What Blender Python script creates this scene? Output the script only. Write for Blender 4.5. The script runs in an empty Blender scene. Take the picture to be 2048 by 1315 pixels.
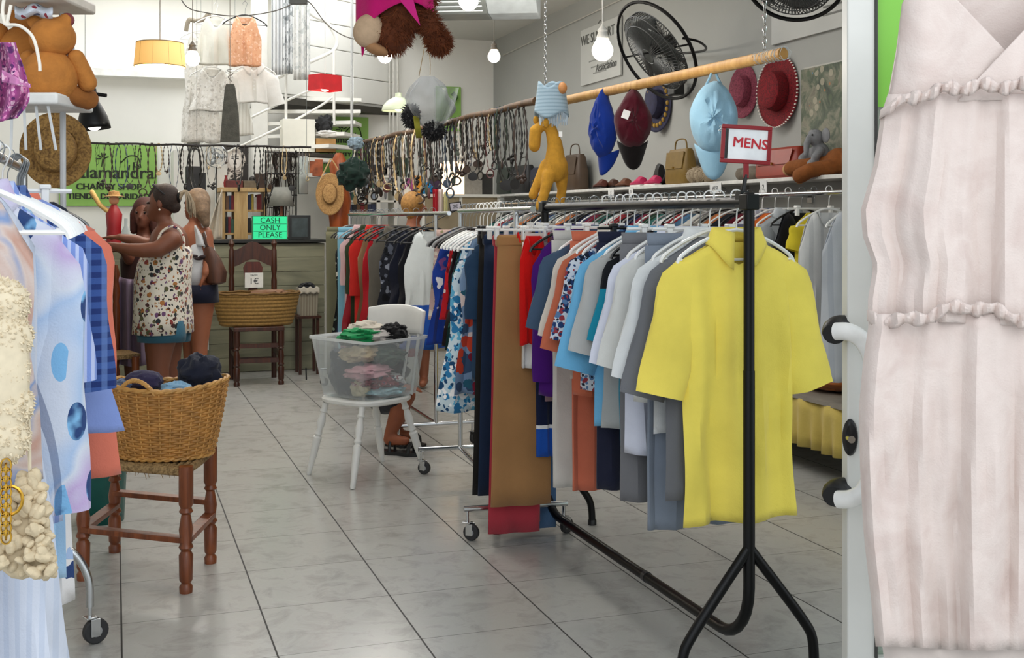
import bpy, math, random
from math import sin, cos, pi, sqrt, atan2, exp
from mathutils import Vector, Matrix, Euler, noise
RN = random.Random(11)
SC = bpy.context.scene
COL = SC.collection
# ---------------------------------------------------------------- camera, world, lights
FPX, HOR, EYE = 2330.0, 435.0, 1.35
YAW = math.atan(794 / FPX)
FW = Vector((sin(YAW), cos(YAW), 0)); RT = Vector((cos(YAW), -sin(YAW), 0)); UP = Vector((0, 0, 1))
cam = bpy.data.objects.new('camera', bpy.data.cameras.new('camera')); COL.objects.link(cam)
cam.location = (0, 0, EYE); cam.rotation_euler = (pi / 2, 0, -YAW)
cam.data.sensor_width = 36; cam.data.lens = 36 * FPX / 2048
cam.data.shift_y = -(657.5 - HOR) / 2048; cam.data.clip_start = .05
SC.camera = cam
SC.view_settings.view_transform = 'Standard'; SC.view_settings.look = 'None'
SC.view_settings.gamma = 1; SC.view_settings.use_curve_mapping = False
SC.view_settings.exposure = 0.32
wd = bpy.data.worlds.new('sky'); SC.world = wd; wd.use_nodes = True
nt = wd.node_tree; bg = nt.nodes['Background']
bg.inputs[0].default_value = (.86, .93, 1.0, 1); bg.inputs[1].default_value = 1.02
SC.cycles.max_bounces = 7; SC.cycles.diffuse_bounces = 4; SC.cycles.glossy_bounces = 3
SC.cycles.transmission_bounces = 6; SC.cycles.transparent_max_bounces = 8
SC.cycles.use_denoising = True; SC.cycles.sample_clamp_indirect = 6

def area(name, loc, rot, sx, sy, power, col=(1, 1, 1)):
    l = bpy.data.lights.new(name, 'AREA'); l.shape = 'RECTANGLE'; l.size = sx; l.size_y = sy
    l.energy = power; l.color = col
    o = bpy.data.objects.new(name, l); COL.objects.link(o); o.location = loc; o.rotation_euler = rot
    return o
area('skylight_daylight', (1.2, 11.4, 3.78), (0, 0, 0), 3.2, 2.6, 52, (1, .99, .96))
area('shop_fill_light', (1.6, 6.9, 3.36), (0, 0, 0), 2.2, 3.0, 58, (1, .98, .95))  # added area lamp below the closed ceiling; no skylight opening here
area('doorway_daylight', (1.0, -1.6, 3.2), (math.radians(62), 0, 0), 5, 2.2, 60, (.95, .98, 1))

# ---------------------------------------------------------------- pixel helpers (photograph frame -> place)
def P(px, py, d):
    t = (px - 1024) / FPX
    v = (FW + RT * t) * d
    return Vector((v.x, v.y, EYE + (HOR - py) * d / FPX))
def ratio(px):
    t = (px - 1024) / FPX; v = FW + RT * t
    return v.x / v.y
def onY(px, py, Y):
    t = (px - 1024) / FPX; v = FW + RT * t; return P(px, py, Y / v.y)
def onX(px, py, X):
    t = (px - 1024) / FPX; v = FW + RT * t; return P(px, py, X / v.x)
def dep(x, y): return x * FW.x + y * FW.y

# ---------------------------------------------------------------- mesh builder
def frame_of(t):
    t = t.normalized(); a = Vector((0, 0, 1)) if abs(t.z) < .9 else Vector((1, 0, 0))
    u = t.cross(a).normalized(); return u, t.cross(u).normalized()
class MB:
    def __init__(s): s.v = []; s.f = []
    def add(s, vs, fs, mt=None):
        o = len(s.v)
        for v in vs:
            v = Vector(v); s.v.append(mt @ v if mt else v)
        for f in fs: s.f.append([i + o for i in f])
        return s
    def box(s, c, d, rz=0, mt=None):
        x, y, z = d[0] / 2, d[1] / 2, d[2] / 2
        m = Matrix.Translation(c) @ Matrix.Rotation(rz, 4, 'Z') if mt is None else Matrix.Translation(c) @ mt
        vs = [(a * x, b * y, e * z) for e in (-1, 1) for a, b in ((-1, -1), (1, -1), (1, 1), (-1, 1))]
        return s.add(vs, [(3, 2, 1, 0), (4, 5, 6, 7), (0, 1, 5, 4), (1, 2, 6, 5), (2, 3, 7, 6), (3, 0, 4, 7)], m)
    def bar(s, a, b, w, h):           # box beam from a to b
        a = Vector(a); b = Vector(b); t = b - a; u, v = frame_of(t); n = t.length
        m = Matrix(((u.x, t.x / n, v.x, 0), (u.y, t.y / n, v.y, 0), (u.z, t.z / n, v.z, 0), (0, 0, 0, 1)))
        return s.box((a + b) / 2, (w, n, h), mt=m)
    def quad(s, a, b, c, d): return s.add([a, b, c, d], [(0, 1, 2, 3)])
    def rings(s, rs, closed=False, caps=True):
        n = len(rs[0]); o = len(s.v)
        for r in rs: s.v += [Vector(p) for p in r]
        m = len(rs)
        for i in range(m if closed else m - 1):
            a = o + i * n; b = o + ((i + 1) % m) * n
            for j in range(n):
                k = (j + 1) % n; s.f.append([a + j, a + k, b + k, b + j])
        if caps and not closed:
            s.f.append([o + j for j in range(n)][::-1]); s.f.append([o + (m - 1) * n + j for j in range(n)])
        return s
    def tube(s, pts, r, n=8, closed=False, caps=True):
        pts = [Vector(p) for p in pts]; m = len(pts)
        rr = r if isinstance(r, (list, tuple)) else [r] * m
        rs = []; u = None
        for i, p in enumerate(pts):
            t = (pts[(i + 1) % m] - pts[i - 1]) if (closed or 0 < i < m - 1) else (pts[1] - pts[0] if i == 0 else pts[-1] - pts[-2])
            if t.length < 1e-9: t = Vector((0, 0, 1))
            t.normalize()
            if u is None: u, _ = frame_of(t)
            u = (u - t * u.dot(t))
            if u.length < 1e-6: u, _ = frame_of(t)
            u.normalize(); w = t.cross(u)
            rs.append([p + (u * cos(2 * pi * j / n) + w * sin(2 * pi * j / n)) * rr[i] for j in range(n)])
        return s.rings(rs, closed, caps)
    def lathe(s, prof, n=20, c=(0, 0, 0), mt=None, caps=True):   # prof: (r, z)
        m = Matrix.Translation(c) @ (mt if mt is not None else Matrix.Identity(4))
        rs = [[m @ Vector((r * cos(2 * pi * j / n), r * sin(2 * pi * j / n), z)) for j in range(n)] for r, z in prof]
        return s.rings(rs, False, caps)
    def ell(s, c, r, n=12, m=8, mt=None):
        if not isinstance(r, (list, tuple)): r = (r, r, r)
        prof = [(sin(pi * i / m), -cos(pi * i / m)) for i in range(m + 1)]
        M4 = Matrix.Translation(c) @ (mt if mt is not None else Matrix.Identity(4)) @ Matrix.Diagonal((r[0], r[1], r[2], 1))
        rs = [[M4 @ Vector((max(q, .002) * cos(2 * pi * j / n), max(q, .002) * sin(2 * pi * j / n), z)) for j in range(n)] for q, z in prof]
        return s.rings(rs)
    def cap(s, a, ra, b, rb, n=12):   # tapered capsule
        a = Vector(a); b = Vector(b); t = b - a
        if t.length < 1e-6: return s.ell(a, ra)
        t.normalize(); u, w = frame_of(t); rs = []
        for k in range(5):
            q = -pi / 2 + k * pi / 8 if k < 4 else 0
            rs.append((a + t * (sin(q) * ra), max(cos(q) * ra, ra * .03)))
        for k in range(5):
            q = k * pi / 8
            rs.append((b + t * (sin(q) * rb), max(cos(q) * rb, rb * .03)))
        return s.rings([[c + (u * cos(2 * pi * j / n) + w * sin(2 * pi * j / n)) * r for j in range(n)] for c, r in rs])
    def limb(s, pts, rs):
        for i in range(len(pts) - 1): s.cap(pts[i], rs[i], pts[i + 1], rs[i + 1])
        return s
    def grid(s, fn, nu, nv, cu=False):
        o = len(s.v)
        for j in range(nv + 1):
            for i in range(nu if cu else nu + 1): s.v.append(Vector(fn(i / nu, j / nv)))
        w = nu if cu else nu + 1
        for j in range(nv):
            for i in range(nu):
                k = (i + 1) % w if cu else i + 1
                s.f.append([o + j * w + i, o + j * w + k, o + (j + 1) * w + k, o + (j + 1) * w + i])
        return s
    def prism(s, poly, depth, mt):     # poly in local xz, extruded along local y, centred
        n = len(poly); vs = [(x, -depth / 2, z) for x, z in poly] + [(x, depth / 2, z) for x, z in poly]
        fs = [list(range(n)), list(range(2 * n - 1, n - 1, -1))] + [[(i + 1) % n, i, i + n, (i + 1) % n + n] for i in range(n)]
        return s.add(vs, fs, mt)

def catmull(pts, k=6, closed=False):
    pts = [Vector(p) for p in pts]; n = len(pts); out = []
    for i in range(n if closed else n - 1):
        p0 = pts[(i - 1) % n] if closed or i > 0 else pts[0]; p1 = pts[i]; p2 = pts[(i + 1) % n]
        p3 = pts[(i + 2) % n] if closed or i + 2 < n else pts[-1]
        for j in range(k):
            t = j / k
            out.append(.5 * ((2 * p1) + (p2 - p0) * t + (2 * p0 - 5 * p1 + 4 * p2 - p3) * t * t + (3 * p1 - p0 - 3 * p2 + p3) * t ** 3))
    if not closed: out.append(pts[-1])
    return out

# ---------------------------------------------------------------- objects
def thing(name, label, cat, loc=(0, 0, 0), group=None):
    o = bpy.data.objects.new(name, None); COL.objects.link(o); o.location = loc
    o.empty_display_size = .05; o['label'] = label; o['category'] = cat
    if group: o['group'] = group
    return o
def tag(o, label, cat, group=None):
    o['label'] = label; o['category'] = cat
    if group: o['group'] = group
    return o
def world_of(o):
    v = Vector(o.location)
    while o.parent: o = o.parent; v += o.location
    return v
def obj(name, mb, mat, parent=None, loc=None, smooth=True, mods=(), label=None, angle=40):
    me = bpy.data.meshes.new(name)
    org = Vector(loc) if loc is not None else Vector((0, 0, 0))
    base = world_of(parent) if parent else Vector((0, 0, 0))
    if loc is None: org = base.copy()
    me.from_pydata([tuple(v - org) for v in mb.v], [], mb.f); me.update()
    if smooth:
        me.shade_smooth()
        if angle: me.set_sharp_from_angle(angle=math.radians(angle))
    mats = mat if isinstance(mat, (list, tuple)) else [mat]
    for m in mats: me.materials.append(m)
    o = bpy.data.objects.new(name, me); COL.objects.link(o)
    if parent: o.parent = parent
    o.location = org - base
    for md in mods:
        k = o.modifiers.new(md[0].lower(), md[0])
        for a, b in md[1].items(): setattr(k, a, b)
    if label: o['label'] = label
    return o
def struct(name, mb, mat, parent=None, smooth=False, **kw):
    o = obj(name, mb, mat, parent, smooth=smooth, **kw)
    if not parent: o['kind'] = 'structure'
    return o
def centre(mb):
    n = len(mb.v); c = Vector((0, 0, 0))
    for v in mb.v: c += v
    c /= n; c.z = min(v.z for v in mb.v); return c
def solo(name, mb, mat, label, cat, group=None, smooth=True, mods=(), angle=40):
    return tag(obj(name, mb, mat, None, centre(mb), smooth, mods, angle=angle), label, cat, group)
def copy_tree(o, parent=None):
    c = o.copy(); COL.objects.link(c)
    if parent: c.parent = parent
    for ch in list(o.children): copy_tree(ch, c)
    return c
def dup(o, loc, rz=0, label=None, group=None, scale=None):
    c = copy_tree(o); c.location = loc; c.rotation_euler = (0, 0, rz)
    if label: c['label'] = label
    if group: c['group'] = group
    if scale: c.scale = scale
    return c
BEV = lambda w, s=2: ('BEVEL', dict(width=w, segments=s, limit_method='ANGLE'))
REM = lambda v: ('REMESH', dict(mode='VOXEL', voxel_size=v, use_smooth_shade=True))
SMO = lambda n, f=.5: ('SMOOTH', dict(iterations=n, factor=f))
SOL = lambda t, o=0: ('SOLIDIFY', dict(thickness=t, offset=o))
SUB = lambda n: ('SUBSURF', dict(levels=n, render_levels=n))
BL = lambda v=.006: (REM(v), SMO(5, .6))

# ---------------------------------------------------------------- materials
def lin(c):
    if isinstance(c, str):
        c = c.lstrip('#'); c = [int(c[i:i + 2], 16) / 255 for i in (0, 2, 4)]
        c = [x / 12.92 if x <= .04045 else ((x + .055) / 1.055) ** 2.4 for x in c]
    return (c[0], c[1], c[2], 1)
MC = {}
class NT:
    def __init__(s, name):
        s.m = bpy.data.materials.new(name); s.m.use_nodes = True; s.t = s.m.node_tree
        s.p = s.t.nodes['Principled BSDF']; s.out = s.t.nodes['Material Output']
    def n(s, ty, **kw):
        x = s.t.nodes.new(ty)
        for k, v in kw.items(): setattr(x, k, v)
        return x
    def l(s, a, b): s.t.links.new(a, b)
    def coord(s, kind='Object'): return s.n('ShaderNodeTexCoord').outputs[kind]
    def noise(s, scale, detail=3, co=None, rough=.5, dist=0):
        x = s.n('ShaderNodeTexNoise'); x.inputs['Scale'].default_value = scale; x.inputs['Detail'].default_value = detail
        x.inputs['Roughness'].default_value = rough; x.inputs['Distortion'].default_value = dist
        s.l(co or s.coord(), x.inputs['Vector']); return x.outputs[0]
    def voro(s, scale, co=None, rnd=1):
        x = s.n('ShaderNodeTexVoronoi'); x.inputs['Scale'].default_value = scale; x.inputs['Randomness'].default_value = rnd
        s.l(co or s.coord(), x.inputs['Vector']); return x
    def ramp(s, fac, stops, const=False):
        r = s.n('ShaderNodeValToRGB'); e = r.color_ramp.elements
        if const: r.color_ramp.interpolation = 'CONSTANT'
        while len(e) < len(stops): e.new(.5)
        for i, (p, c) in enumerate(stops): e[i].position = p; e[i].color = lin(c)
        s.l(fac, r.inputs[0]); return r.outputs[0]
    def mix(s, f, a, b, ty='MIX'):
        x = s.n('ShaderNodeMix', data_type='RGBA', blend_type=ty)
        for i, v in ((0, f), (6, a), (7, b)):
            if hasattr(v, 'links'): s.l(v, x.inputs[i])
            elif i == 0: x.inputs[0].default_value = v
            else: x.inputs[i].default_value = lin(v)
        return x.outputs[2]
    def math(s, op, a, b=None):
        x = s.n('ShaderNodeMath', operation=op)
        for i, v in ((0, a), (1, b)):
            if v is None: continue
            if hasattr(v, 'links'): s.l(v, x.inputs[i])
            else: x.inputs[i].default_value = v
        return x.outputs[0]
    def bump(s, h, st=.3, d=.01):
        b = s.n('ShaderNodeBump'); b.inputs['Strength'].default_value = st; b.inputs['Distance'].default_value = d
        s.l(h, b.inputs['Height']); s.l(b.outputs[0], s.p.inputs['Normal'])
    def col(s, c):
        if hasattr(c, 'links'): s.l(c, s.p.inputs['Base Color'])
        else: s.p.inputs['Base Color'].default_value = lin(c)
    def set(s, rough=.5, metal=0, spec=None, trans=0, ior=None, alpha=None):
        s.p.inputs['Roughness'].default_value = rough; s.p.inputs['Metallic'].default_value = metal
        if spec is not None: s.p.inputs['Specular IOR Level'].default_value = spec
        if trans: s.p.inputs['Transmission Weight'].default_value = trans
        if ior: s.p.inputs['IOR'].default_value = ior
        if alpha is not None: s.p.inputs['Alpha'].default_value = alpha
def vary(c, k):
    c = lin(c); return [min(1, x * k) for x in c[:3]]
def plain(c, rough=.5, metal=0, var=.1, sc=18, bump=0, spec=None, name='surface'):
    key = ('p', str(c), rough, metal, var, sc, bump)
    if key in MC: return MC[key]
    n = NT(name); n.set(rough, metal, spec)
    f = n.noise(sc, 4)
    n.col(n.ramp(f, [(.3, vary(c, 1 - var)), (.7, vary(c, 1 + var))]))
    if bump: n.bump(n.noise(sc * 4, 3), bump, .004)
    MC[key] = n.m; return n.m
def cloth(c, kind=None, cols=(), sc=10, rough=.92, bump=.25, th=.3):
    key = ('c', str(c), kind, str(cols), sc, th)
    if key in MC: return MC[key]
    n = NT('fabric'); n.set(rough, 0, .2); n.p.inputs['Sheen Weight'].default_value = .15
    co = n.coord(); f = n.noise(5, 4, co)
    base = n.ramp(f, [(.3, vary(c, .9)), (.7, vary(c, 1.08))])
    def cells(scale, colset, thr, warp=.0, b=base, rnd=1):
        src = co
        if warp:
            nn = n.n('ShaderNodeTexNoise'); nn.inputs['Scale'].default_value = scale * 1.2; n.l(co, nn.inputs['Vector'])
            va = n.n('ShaderNodeVectorMath', operation='MULTIPLY_ADD'); n.l(nn.outputs['Color'], va.inputs[0])
            va.inputs[1].default_value = (warp, warp, warp); n.l(co, va.inputs[2]); src = va.outputs[0]
        v = n.voro(scale, src, rnd); sep = n.n('ShaderNodeSeparateColor'); n.l(v.outputs['Color'], sep.inputs[0])
        k = len(colset)
        cc = n.ramp(sep.outputs[0], [(i / k, q) for i, q in enumerate(colset)], True)
        m = n.math('LESS_THAN', v.outputs['Distance'], thr)
        return n.mix(m, b, cc)
    sx = n.n('ShaderNodeSeparateXYZ'); n.l(co, sx.inputs[0])
    if kind == 'floral': base = cells(sc, cols, th, .06 * 10 / sc * 3)
    elif kind == 'floral2':
        base = cells(sc, cols, th, .5 / sc); base = cells(sc * 1.7, cols[::-1], th * .8, .5 / sc, base)
    elif kind == 'leaf':
        f0 = n.noise(4, 2, co); base = n.ramp(f0, [(.36, '#cdd3e0'), (.46, '#aac0de'), (.5, '#d0d5e0'), (.6, '#bda7cf'), (.68, '#ced4e0')])
        mp = n.n('ShaderNodeMapping'); mp.inputs['Scale'].default_value = (22, 10, 1); mp.inputs['Rotation'].default_value = (0, 0, .3)
        cx = n.n('ShaderNodeCombineXYZ'); n.l(sx.outputs[0], cx.inputs[0]); n.l(sx.outputs[2], cx.inputs[1]); n.l(cx.outputs[0], mp.inputs[0])
        v = n.voro(1, mp.outputs[0]); v.voronoi_dimensions = '2D'; sp = n.n('ShaderNodeSeparateColor'); n.l(v.outputs['Color'], sp.inputs[0])
        m = n.math('MULTIPLY', n.math('LESS_THAN', v.outputs['Distance'], .36), n.math('GREATER_THAN', sp.outputs[0], .5))
        base = n.mix(m, base, n.ramp(n.noise(14, 3, co), [(.42, cols[1]), (.5, cols[0])]))
        w2 = n.n('ShaderNodeTexWave'); w2.inputs['Scale'].default_value = 1.6; w2.inputs['Distortion'].default_value = 9; w2.inputs['Detail'].default_value = 1; n.l(co, w2.inputs[0])
        base = n.mix(n.math('MULTIPLY', n.math('GREATER_THAN', w2.outputs[1], .985), .55), base, cols[0])
    elif kind == 'dots': base = cells(sc, cols, th, 0, rnd=.4)
    elif kind == 'water':
        f1 = n.noise(sc, 3, co, .55, .6); k = len(cols)
        base = n.ramp(f1, [(.28 + .44 * i / max(1, k - 1), q) for i, q in enumerate(cols)])
    elif kind in ('stripeh', 'stripev', 'plaid'):
        def st(a, s, thr):
            w = n.math('SINE', n.math('MULTIPLY', a, s)); return n.math('GREATER_THAN', w, thr)
        ax = {'stripeh': sx.outputs[2], 'stripev': sx.outputs[0], 'plaid': sx.outputs[2]}[kind]
        base = n.mix(n.math('MULTIPLY', st(ax, sc, th), .85), base, cols[0])
        if kind == 'plaid':
            base = n.mix(n.math('MULTIPLY', st(sx.outputs[0], sc * .8, .4), .5), base, cols[-1])
    elif kind == 'band':               # cols: list of (z0,z1,colour) local heights
        for z0, z1, q in cols:
            m = n.math('MULTIPLY', n.math('GREATER_THAN', sx.outputs[2], z0), n.math('LESS_THAN', sx.outputs[2], z1))
            base = n.mix(m, base, q)
    n.col(base)
    hh = n.math('ADD', n.noise(22, 3, co), n.math('MULTIPLY', n.noise(260, 2, co), .25))
    n.bump(hh, bump, .012)
    MC[key] = n.m; return n.m
def wood(c, c2, sc=6, rough=.4, axis=2, name='wood'):
    key = ('w', str(c), str(c2), sc, rough, axis)
    if key in MC: return MC[key]
    n = NT(name); n.set(rough)
    mp = n.n('ShaderNodeMapping'); s3 = [sc * 3] * 3; s3[axis] = sc * .35; mp.inputs['Scale'].default_value = s3
    n.l(n.coord(), mp.inputs[0]); f = n.noise(1.6, 6, mp.outputs[0], .6, 1.2)
    n.col(n.ramp(f, [(.3, c2), (.65, c)])); n.bump(f, .15, .003)
    MC[key] = n.m; return n.m
def glow(c, st, name='lamp_light'):
    key = ('g', str(c), st)
    if key in MC: return MC[key]
    n = NT(name); n.p.inputs['Emission Color'].default_value = lin(c); n.p.inputs['Emission Strength'].default_value = st
    n.col(c); MC[key] = n.m; return n.m
def clear(c='#ffffff', rough=.02, a=.16, name='clear_plastic'):
    key = ('t', str(c), rough, a)
    if key in MC: return MC[key]
    n = NT(name); n.set(rough, 0); n.col(c)
    tr = n.n('ShaderNodeBsdfTransparent'); mx = n.n('ShaderNodeMixShader'); tr.inputs[0].default_value = lin(c) if rough < .5 else (1, 1, 1, 1)
    lw = n.n('ShaderNodeLayerWeight'); lw.inputs[0].default_value = .35
    k = n.math('ADD', n.math('MULTIPLY', lw.outputs['Facing'], .45), a)
    n.l(k, mx.inputs[0]); n.l(tr.outputs[0], mx.inputs[1]); n.l(n.p.outputs[0], mx.inputs[2]); n.l(mx.outputs[0], n.out.inputs[0])
    MC[key] = n.m; return n.m
CHROME = plain('#c9cbcc', .18, 1, .04, name='chrome')
BLKMET = plain('#050506', .38, 0, .1, spec=.3, name='black_paint')
BLKPL = plain('#101012', .4, 0, .1, name='black_plastic')
WHPL = plain('#e9e9e6', .35, 0, .03, name='white_plastic')
WIRE = plain('#7e8284', .3, .9, .05, name='wire')
WALLW = plain('#e9e8e2', .85, 0, .03, 2, .1, name='white_wall')
FONT = None
def text_mb(body, size, shear=0, ex=.001, mt=None, bold=0):
    cu = bpy.data.curves.new('t', 'FONT'); cu.body = body; cu.size = size; cu.extrude = ex; cu.shear = shear; cu.offset = bold
    cu.align_x = 'CENTER'; cu.align_y = 'CENTER'; cu.resolution_u = 3
    o = bpy.data.objects.new('t', cu); COL.objects.link(o)
    dg = bpy.context.evaluated_depsgraph_get(); me = bpy.data.meshes.new_from_object(o.evaluated_get(dg))
    mb = MB(); mb.add([v.co for v in me.vertices], [list(p.vertices) for p in me.polygons], mt)
    bpy.data.objects.remove(o); bpy.data.meshes.remove(me); bpy.data.curves.remove(cu); return mb
def face_mt(loc, nx=None, tilt=0):
    """upright plane, local x = reading direction, local y = up, +z towards the viewer (-Y side by default)"""
    n = (nx or Vector((0, -1, 0))).normalized(); x = UP.cross(n).normalized()
    m = Matrix(((x.x, 0, n.x, 0), (x.y, 0, n.y, 0), (x.z, 1, n.z, 0), (0, 0, 0, 1)))
    return Matrix.Translation(loc) @ m @ Matrix.Rotation(tilt, 4, 'Z')
# ================================================================ the room
def floor_mat():
    n = NT('marble_tile'); n.set(.2, 0, .5)
    co = n.coord('Object'); sx = n.n('ShaderNodeSeparateXYZ'); n.l(co, sx.inputs[0])
    def joint(ax, off, w):
        q = n.math('DIVIDE', n.math('SUBTRACT', ax, off), .455)
        f = n.math('ABSOLUTE', n.math('SUBTRACT', n.math('FRACT', n.math('ADD', q, 50.5)), .5))
        return n.math('LESS_THAN', f, w / .455 / 2), n.math('FLOOR', n.math('ADD', q, 50))
    jx, cx = joint(sx.outputs[0], .02, .0058); jy, cy = joint(sx.outputs[1], 4.085, .0036)
    cb = n.n('ShaderNodeCombineXYZ'); n.l(cx, cb.inputs[0]); n.l(cy, cb.inputs[1])
    wn = n.n('ShaderNodeTexWhiteNoise'); n.l(cb.outputs[0], wn.inputs['Vector'])
    va = n.n('ShaderNodeVectorMath', operation='MULTIPLY_ADD'); n.l(wn.outputs['Color'], va.inputs[0]); va.inputs[1].default_value = (7, 7, 7); n.l(co, va.inputs[2])
    f1 = n.noise(9, 6, va.outputs[0], .68, .5); f2 = n.noise(2.2, 3, va.outputs[0])
    c = n.ramp(f1, [(.3, '#9c9b96'), (.46, '#aeada8'), (.52, '#b4b3ae'), (.6, '#b1b1ab'), (.8, '#b8b8b3')])
    c = n.mix(n.math('MULTIPLY', f2, .3), c, '#a5a49f')
    c = n.mix(n.math('MULTIPLY', wn.outputs[0], .08), c, '#7c7a75')
    c = n.mix(n.math('MULTIPLY', jy, .75), c, '#55534f'); c = n.mix(jx, c, '#2d2c2a'); n.col(c)
    r = n.math('ADD', n.math('MULTIPLY', f1, .14), .15); n.l(n.math('ADD', r, n.math('MULTIPLY', jx, .5)), n.p.inputs['Roughness'])
    n.bump(n.math('MULTIPLY', n.math('MAXIMUM', jx, jy), -1), .3, .002)
    return n.m
struct('floor', MB().box((1.3, 6.2, -.05), (6.2, 14.6, .1)), floor_mat())
RW = 4.2
struct('wall_right', MB().box((RW + .06, 7.8, 1.95), (.12, 10.9, 3.9)), plain('#a3a4a0', .8, 0, .05, 1.2, .12))
struct('wall_back', MB().box((1.3, 13.06, 1.95), (5.9, .12, 3.9)), WALLW)
struct('wall_left', MB().box((-1.66, 7.8, 1.95), (.12, 10.9, 3.9)), WALLW)
# low ceiling on the street side and along the right wall, higher over the loft
b = MB().box((1.3, 5.6, 3.48), (6.0, 6.5, .12)).box((3.68, 10.94, 3.48), (1.24, 4.18, .12))
struct('ceiling', b, plain('#d2d1cb', .85, 0, .03, 1.5))
b = MB()
b.box((1.25, 8.9, 3.66), (5.9, .08, .36)).box((3.02, 10.95, 3.66), (.08, 4.1, .36))
struct('trim_1', b, WALLW)
b = MB().box((.7, 12.6, 3.86), (4.8, .8, .1)).box((-1.2, 10.6, 3.86), (.8, 3.6, .1)).box((1.2, 9.15, 3.86), (4.8, .55, .1))
struct('ceiling_loft', b, WALLW)
# white boxed-in room under the loft with a projecting cap
b = MB().box((-.45, 12.66, 1.38), (2.3, .6, 2.76))
struct('wall_boxed', b, WALLW)
struct('trim_2', MB().box((-.45, 12.6, 2.79), (2.4, .8, .07)), plain('#f4f3ee', .5))
struct('wall_front', MB().box((2.72, 2.72, 3.1), (3.0, .12, .8)).box((3.7, 2.72, 1.35), (1.0, .12, 2.7)), WALLW)
struct('trim_3', MB().box((1.3, 2.72, 3.46), (6.0, .14, .16)), WALLW)

# ---------------------------------------------------------------- glazed shop door (open leaf) beside the pink dress
DD = 2.86
def onD(px, py, off=0): return P(px, py, DD - off)
ang = -YAW
def dbox(mb, px0, px1, z0, z1, th=.05, off=0):
    a = onD(px0, HOR, off); c = onD(px1, HOR, off); m = (a + c) / 2
    mb.box((m.x, m.y, (z0 + z1) / 2), ((a - c).length, th, z1 - z0), ang); return mb
door = thing('door_1', 'white framed glass shop door standing open behind the pale pink dress', 'door', onD(1716, HOR)); door.location.z = 0
del door['category']; del door['label']; door['kind'] = 'structure'
PT = plain('#dcdbd5', .45, 0, .04, 6)
b = MB(); dbox(b, 1689, 1745, .02, 2.45); dbox(b, 2330, 2386, .02, 2.45); dbox(b, 1745, 2330, .02, .28); dbox(b, 1745, 2330, 2.36, 2.45)
obj('door_frame', b, PT, door, mods=[BEV(.004)], smooth=False)
b = MB(); dbox(b, 1743, 1748, .28, 2.36, .06)
obj('gasket', b, plain('#3d3c39', .7), door, smooth=False)
obj('glass_pane', dbox(MB(), 1749, 2330, .28, 2.36, .008), clear('#e6efe9', .03, .1), door, smooth=False)
h = catmull([onD(1672, 662, .05), onD(1700, 664, .075), onD(1728, 684, .085), onD(1746, 730, .085), onD(1752, 830, .085), onD(1746, 930, .085), onD(1730, 978, .085), onD(1704, 996, .075), onD(1676, 998, .05)], 6)
hd = obj('door_handle', MB().tube(h, .0215, 14), plain('#efeeea', .25), door)
for y in (660, 985):
    q = [onD(1668, y + 8, .035), onD(1674, y - 4, .01), onD(1700, y - 8, -.005), onD(1732, y - 6, -.005)]
    obj('handle_mount', MB().tube(catmull(q, 4), [.028, .030, .031, .031, .03, .03, .03, .029, .029, .028, .027, .025, .02], 12), BLKPL, hd)
b = MB()
b.lathe([(.001, .012), (.034, .012), (.044, .004), (.045, 0)], 24, (0, 0, 0))
q = onD(1700, 874, .026)
b2 = MB(); b2.add([Vector((v.x * .42, v.y, v.z)) for v in b.v], b.f, Matrix.Translation(q) @ Matrix.Rotation(ang, 4, 'Z') @ Matrix.Rotation(pi / 2, 4, 'X'))
lk = obj('lock_plate', b2, BLKPL, door)
obj('key_cylinder', MB().lathe([(.009, 0), (.009, .03)], 12, onD(1696, 874, .03), Matrix.Rotation(ang, 4, 'Z') @ Matrix.Rotation(pi / 2, 4, 'X')), CHROME, lk)
sg = MB(); dbox(sg, 1746, 1990, 1.62, 2.2, .003, .012)
solo('poster', sg, plain('#7ec242', .5, 0, .05, 3), 'plain bright green poster on the shop door glass behind the pale pink dress', 'poster', smooth=False)

# ================================================================ garments
SHARE = {}
def folds(u, t, k, ph, A, u2=0):
    return A * t * (sin(u * k + ph + 1.1 * t) + .5 * sin(u * k * 1.9 + ph * 2.3 - t * 2) + .3 * sin(u * k * 3.1 + ph * 1.3))
def body_mb(hw, L, flare=1.0, th=.028, neck=.3, A=.012, k=7, ph=0, nx=16, nz=20, ztop=-.115, slope=.08, waist=0, scoop=.05, hemw=.006, arm=0, hl=0):
    def wrk(u, z, k2=1.0):
        return A * (1.1 * noise.noise(Vector((u * 2.6 + ph, z * 3.2, ph))) + .55 * noise.noise(Vector((u * 7 + ph, z * 4.5, ph * 2)))) * k2
    def fn(i, t):
        ring = i * 2
        front = ring < 1
        u = -1 + 2 * (ring if front else 2 - ring)
        au = abs(u)
        if au < neck:
            zt = ztop + (-scoop * (1 - (au / neck) ** 2) if front else -.008)
        else: zt = ztop - slope * (au - neck) / max(.001, 1 - neck)
        if arm and au > .7: zt -= arm * ((au - .7) / .3) ** .7
        zb = -L + hemw * sin(u * 5 + ph) + hl * u
        z = zt + (zb - zt) * t
        w = hw * (1 + (flare - 1) * t ** 1.1) * (1 - waist * exp(-((t - .42) / .18) ** 2)) * (1 - .05 * t * (1 - t))
        y = th * (.35 + .75 * t ** .5) * sqrt(max(0, 1 - u ** 4)) * (-1 if front else 1) + folds(u, t ** .8, k, ph, A) + wrk(u, z, min(1, .3 + 2 * t)) * 1.5
        return (u * w + .5 * wrk(u + 5, z), y, z)
    return MB().grid(fn, 2 * nx, nz, True)
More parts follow.
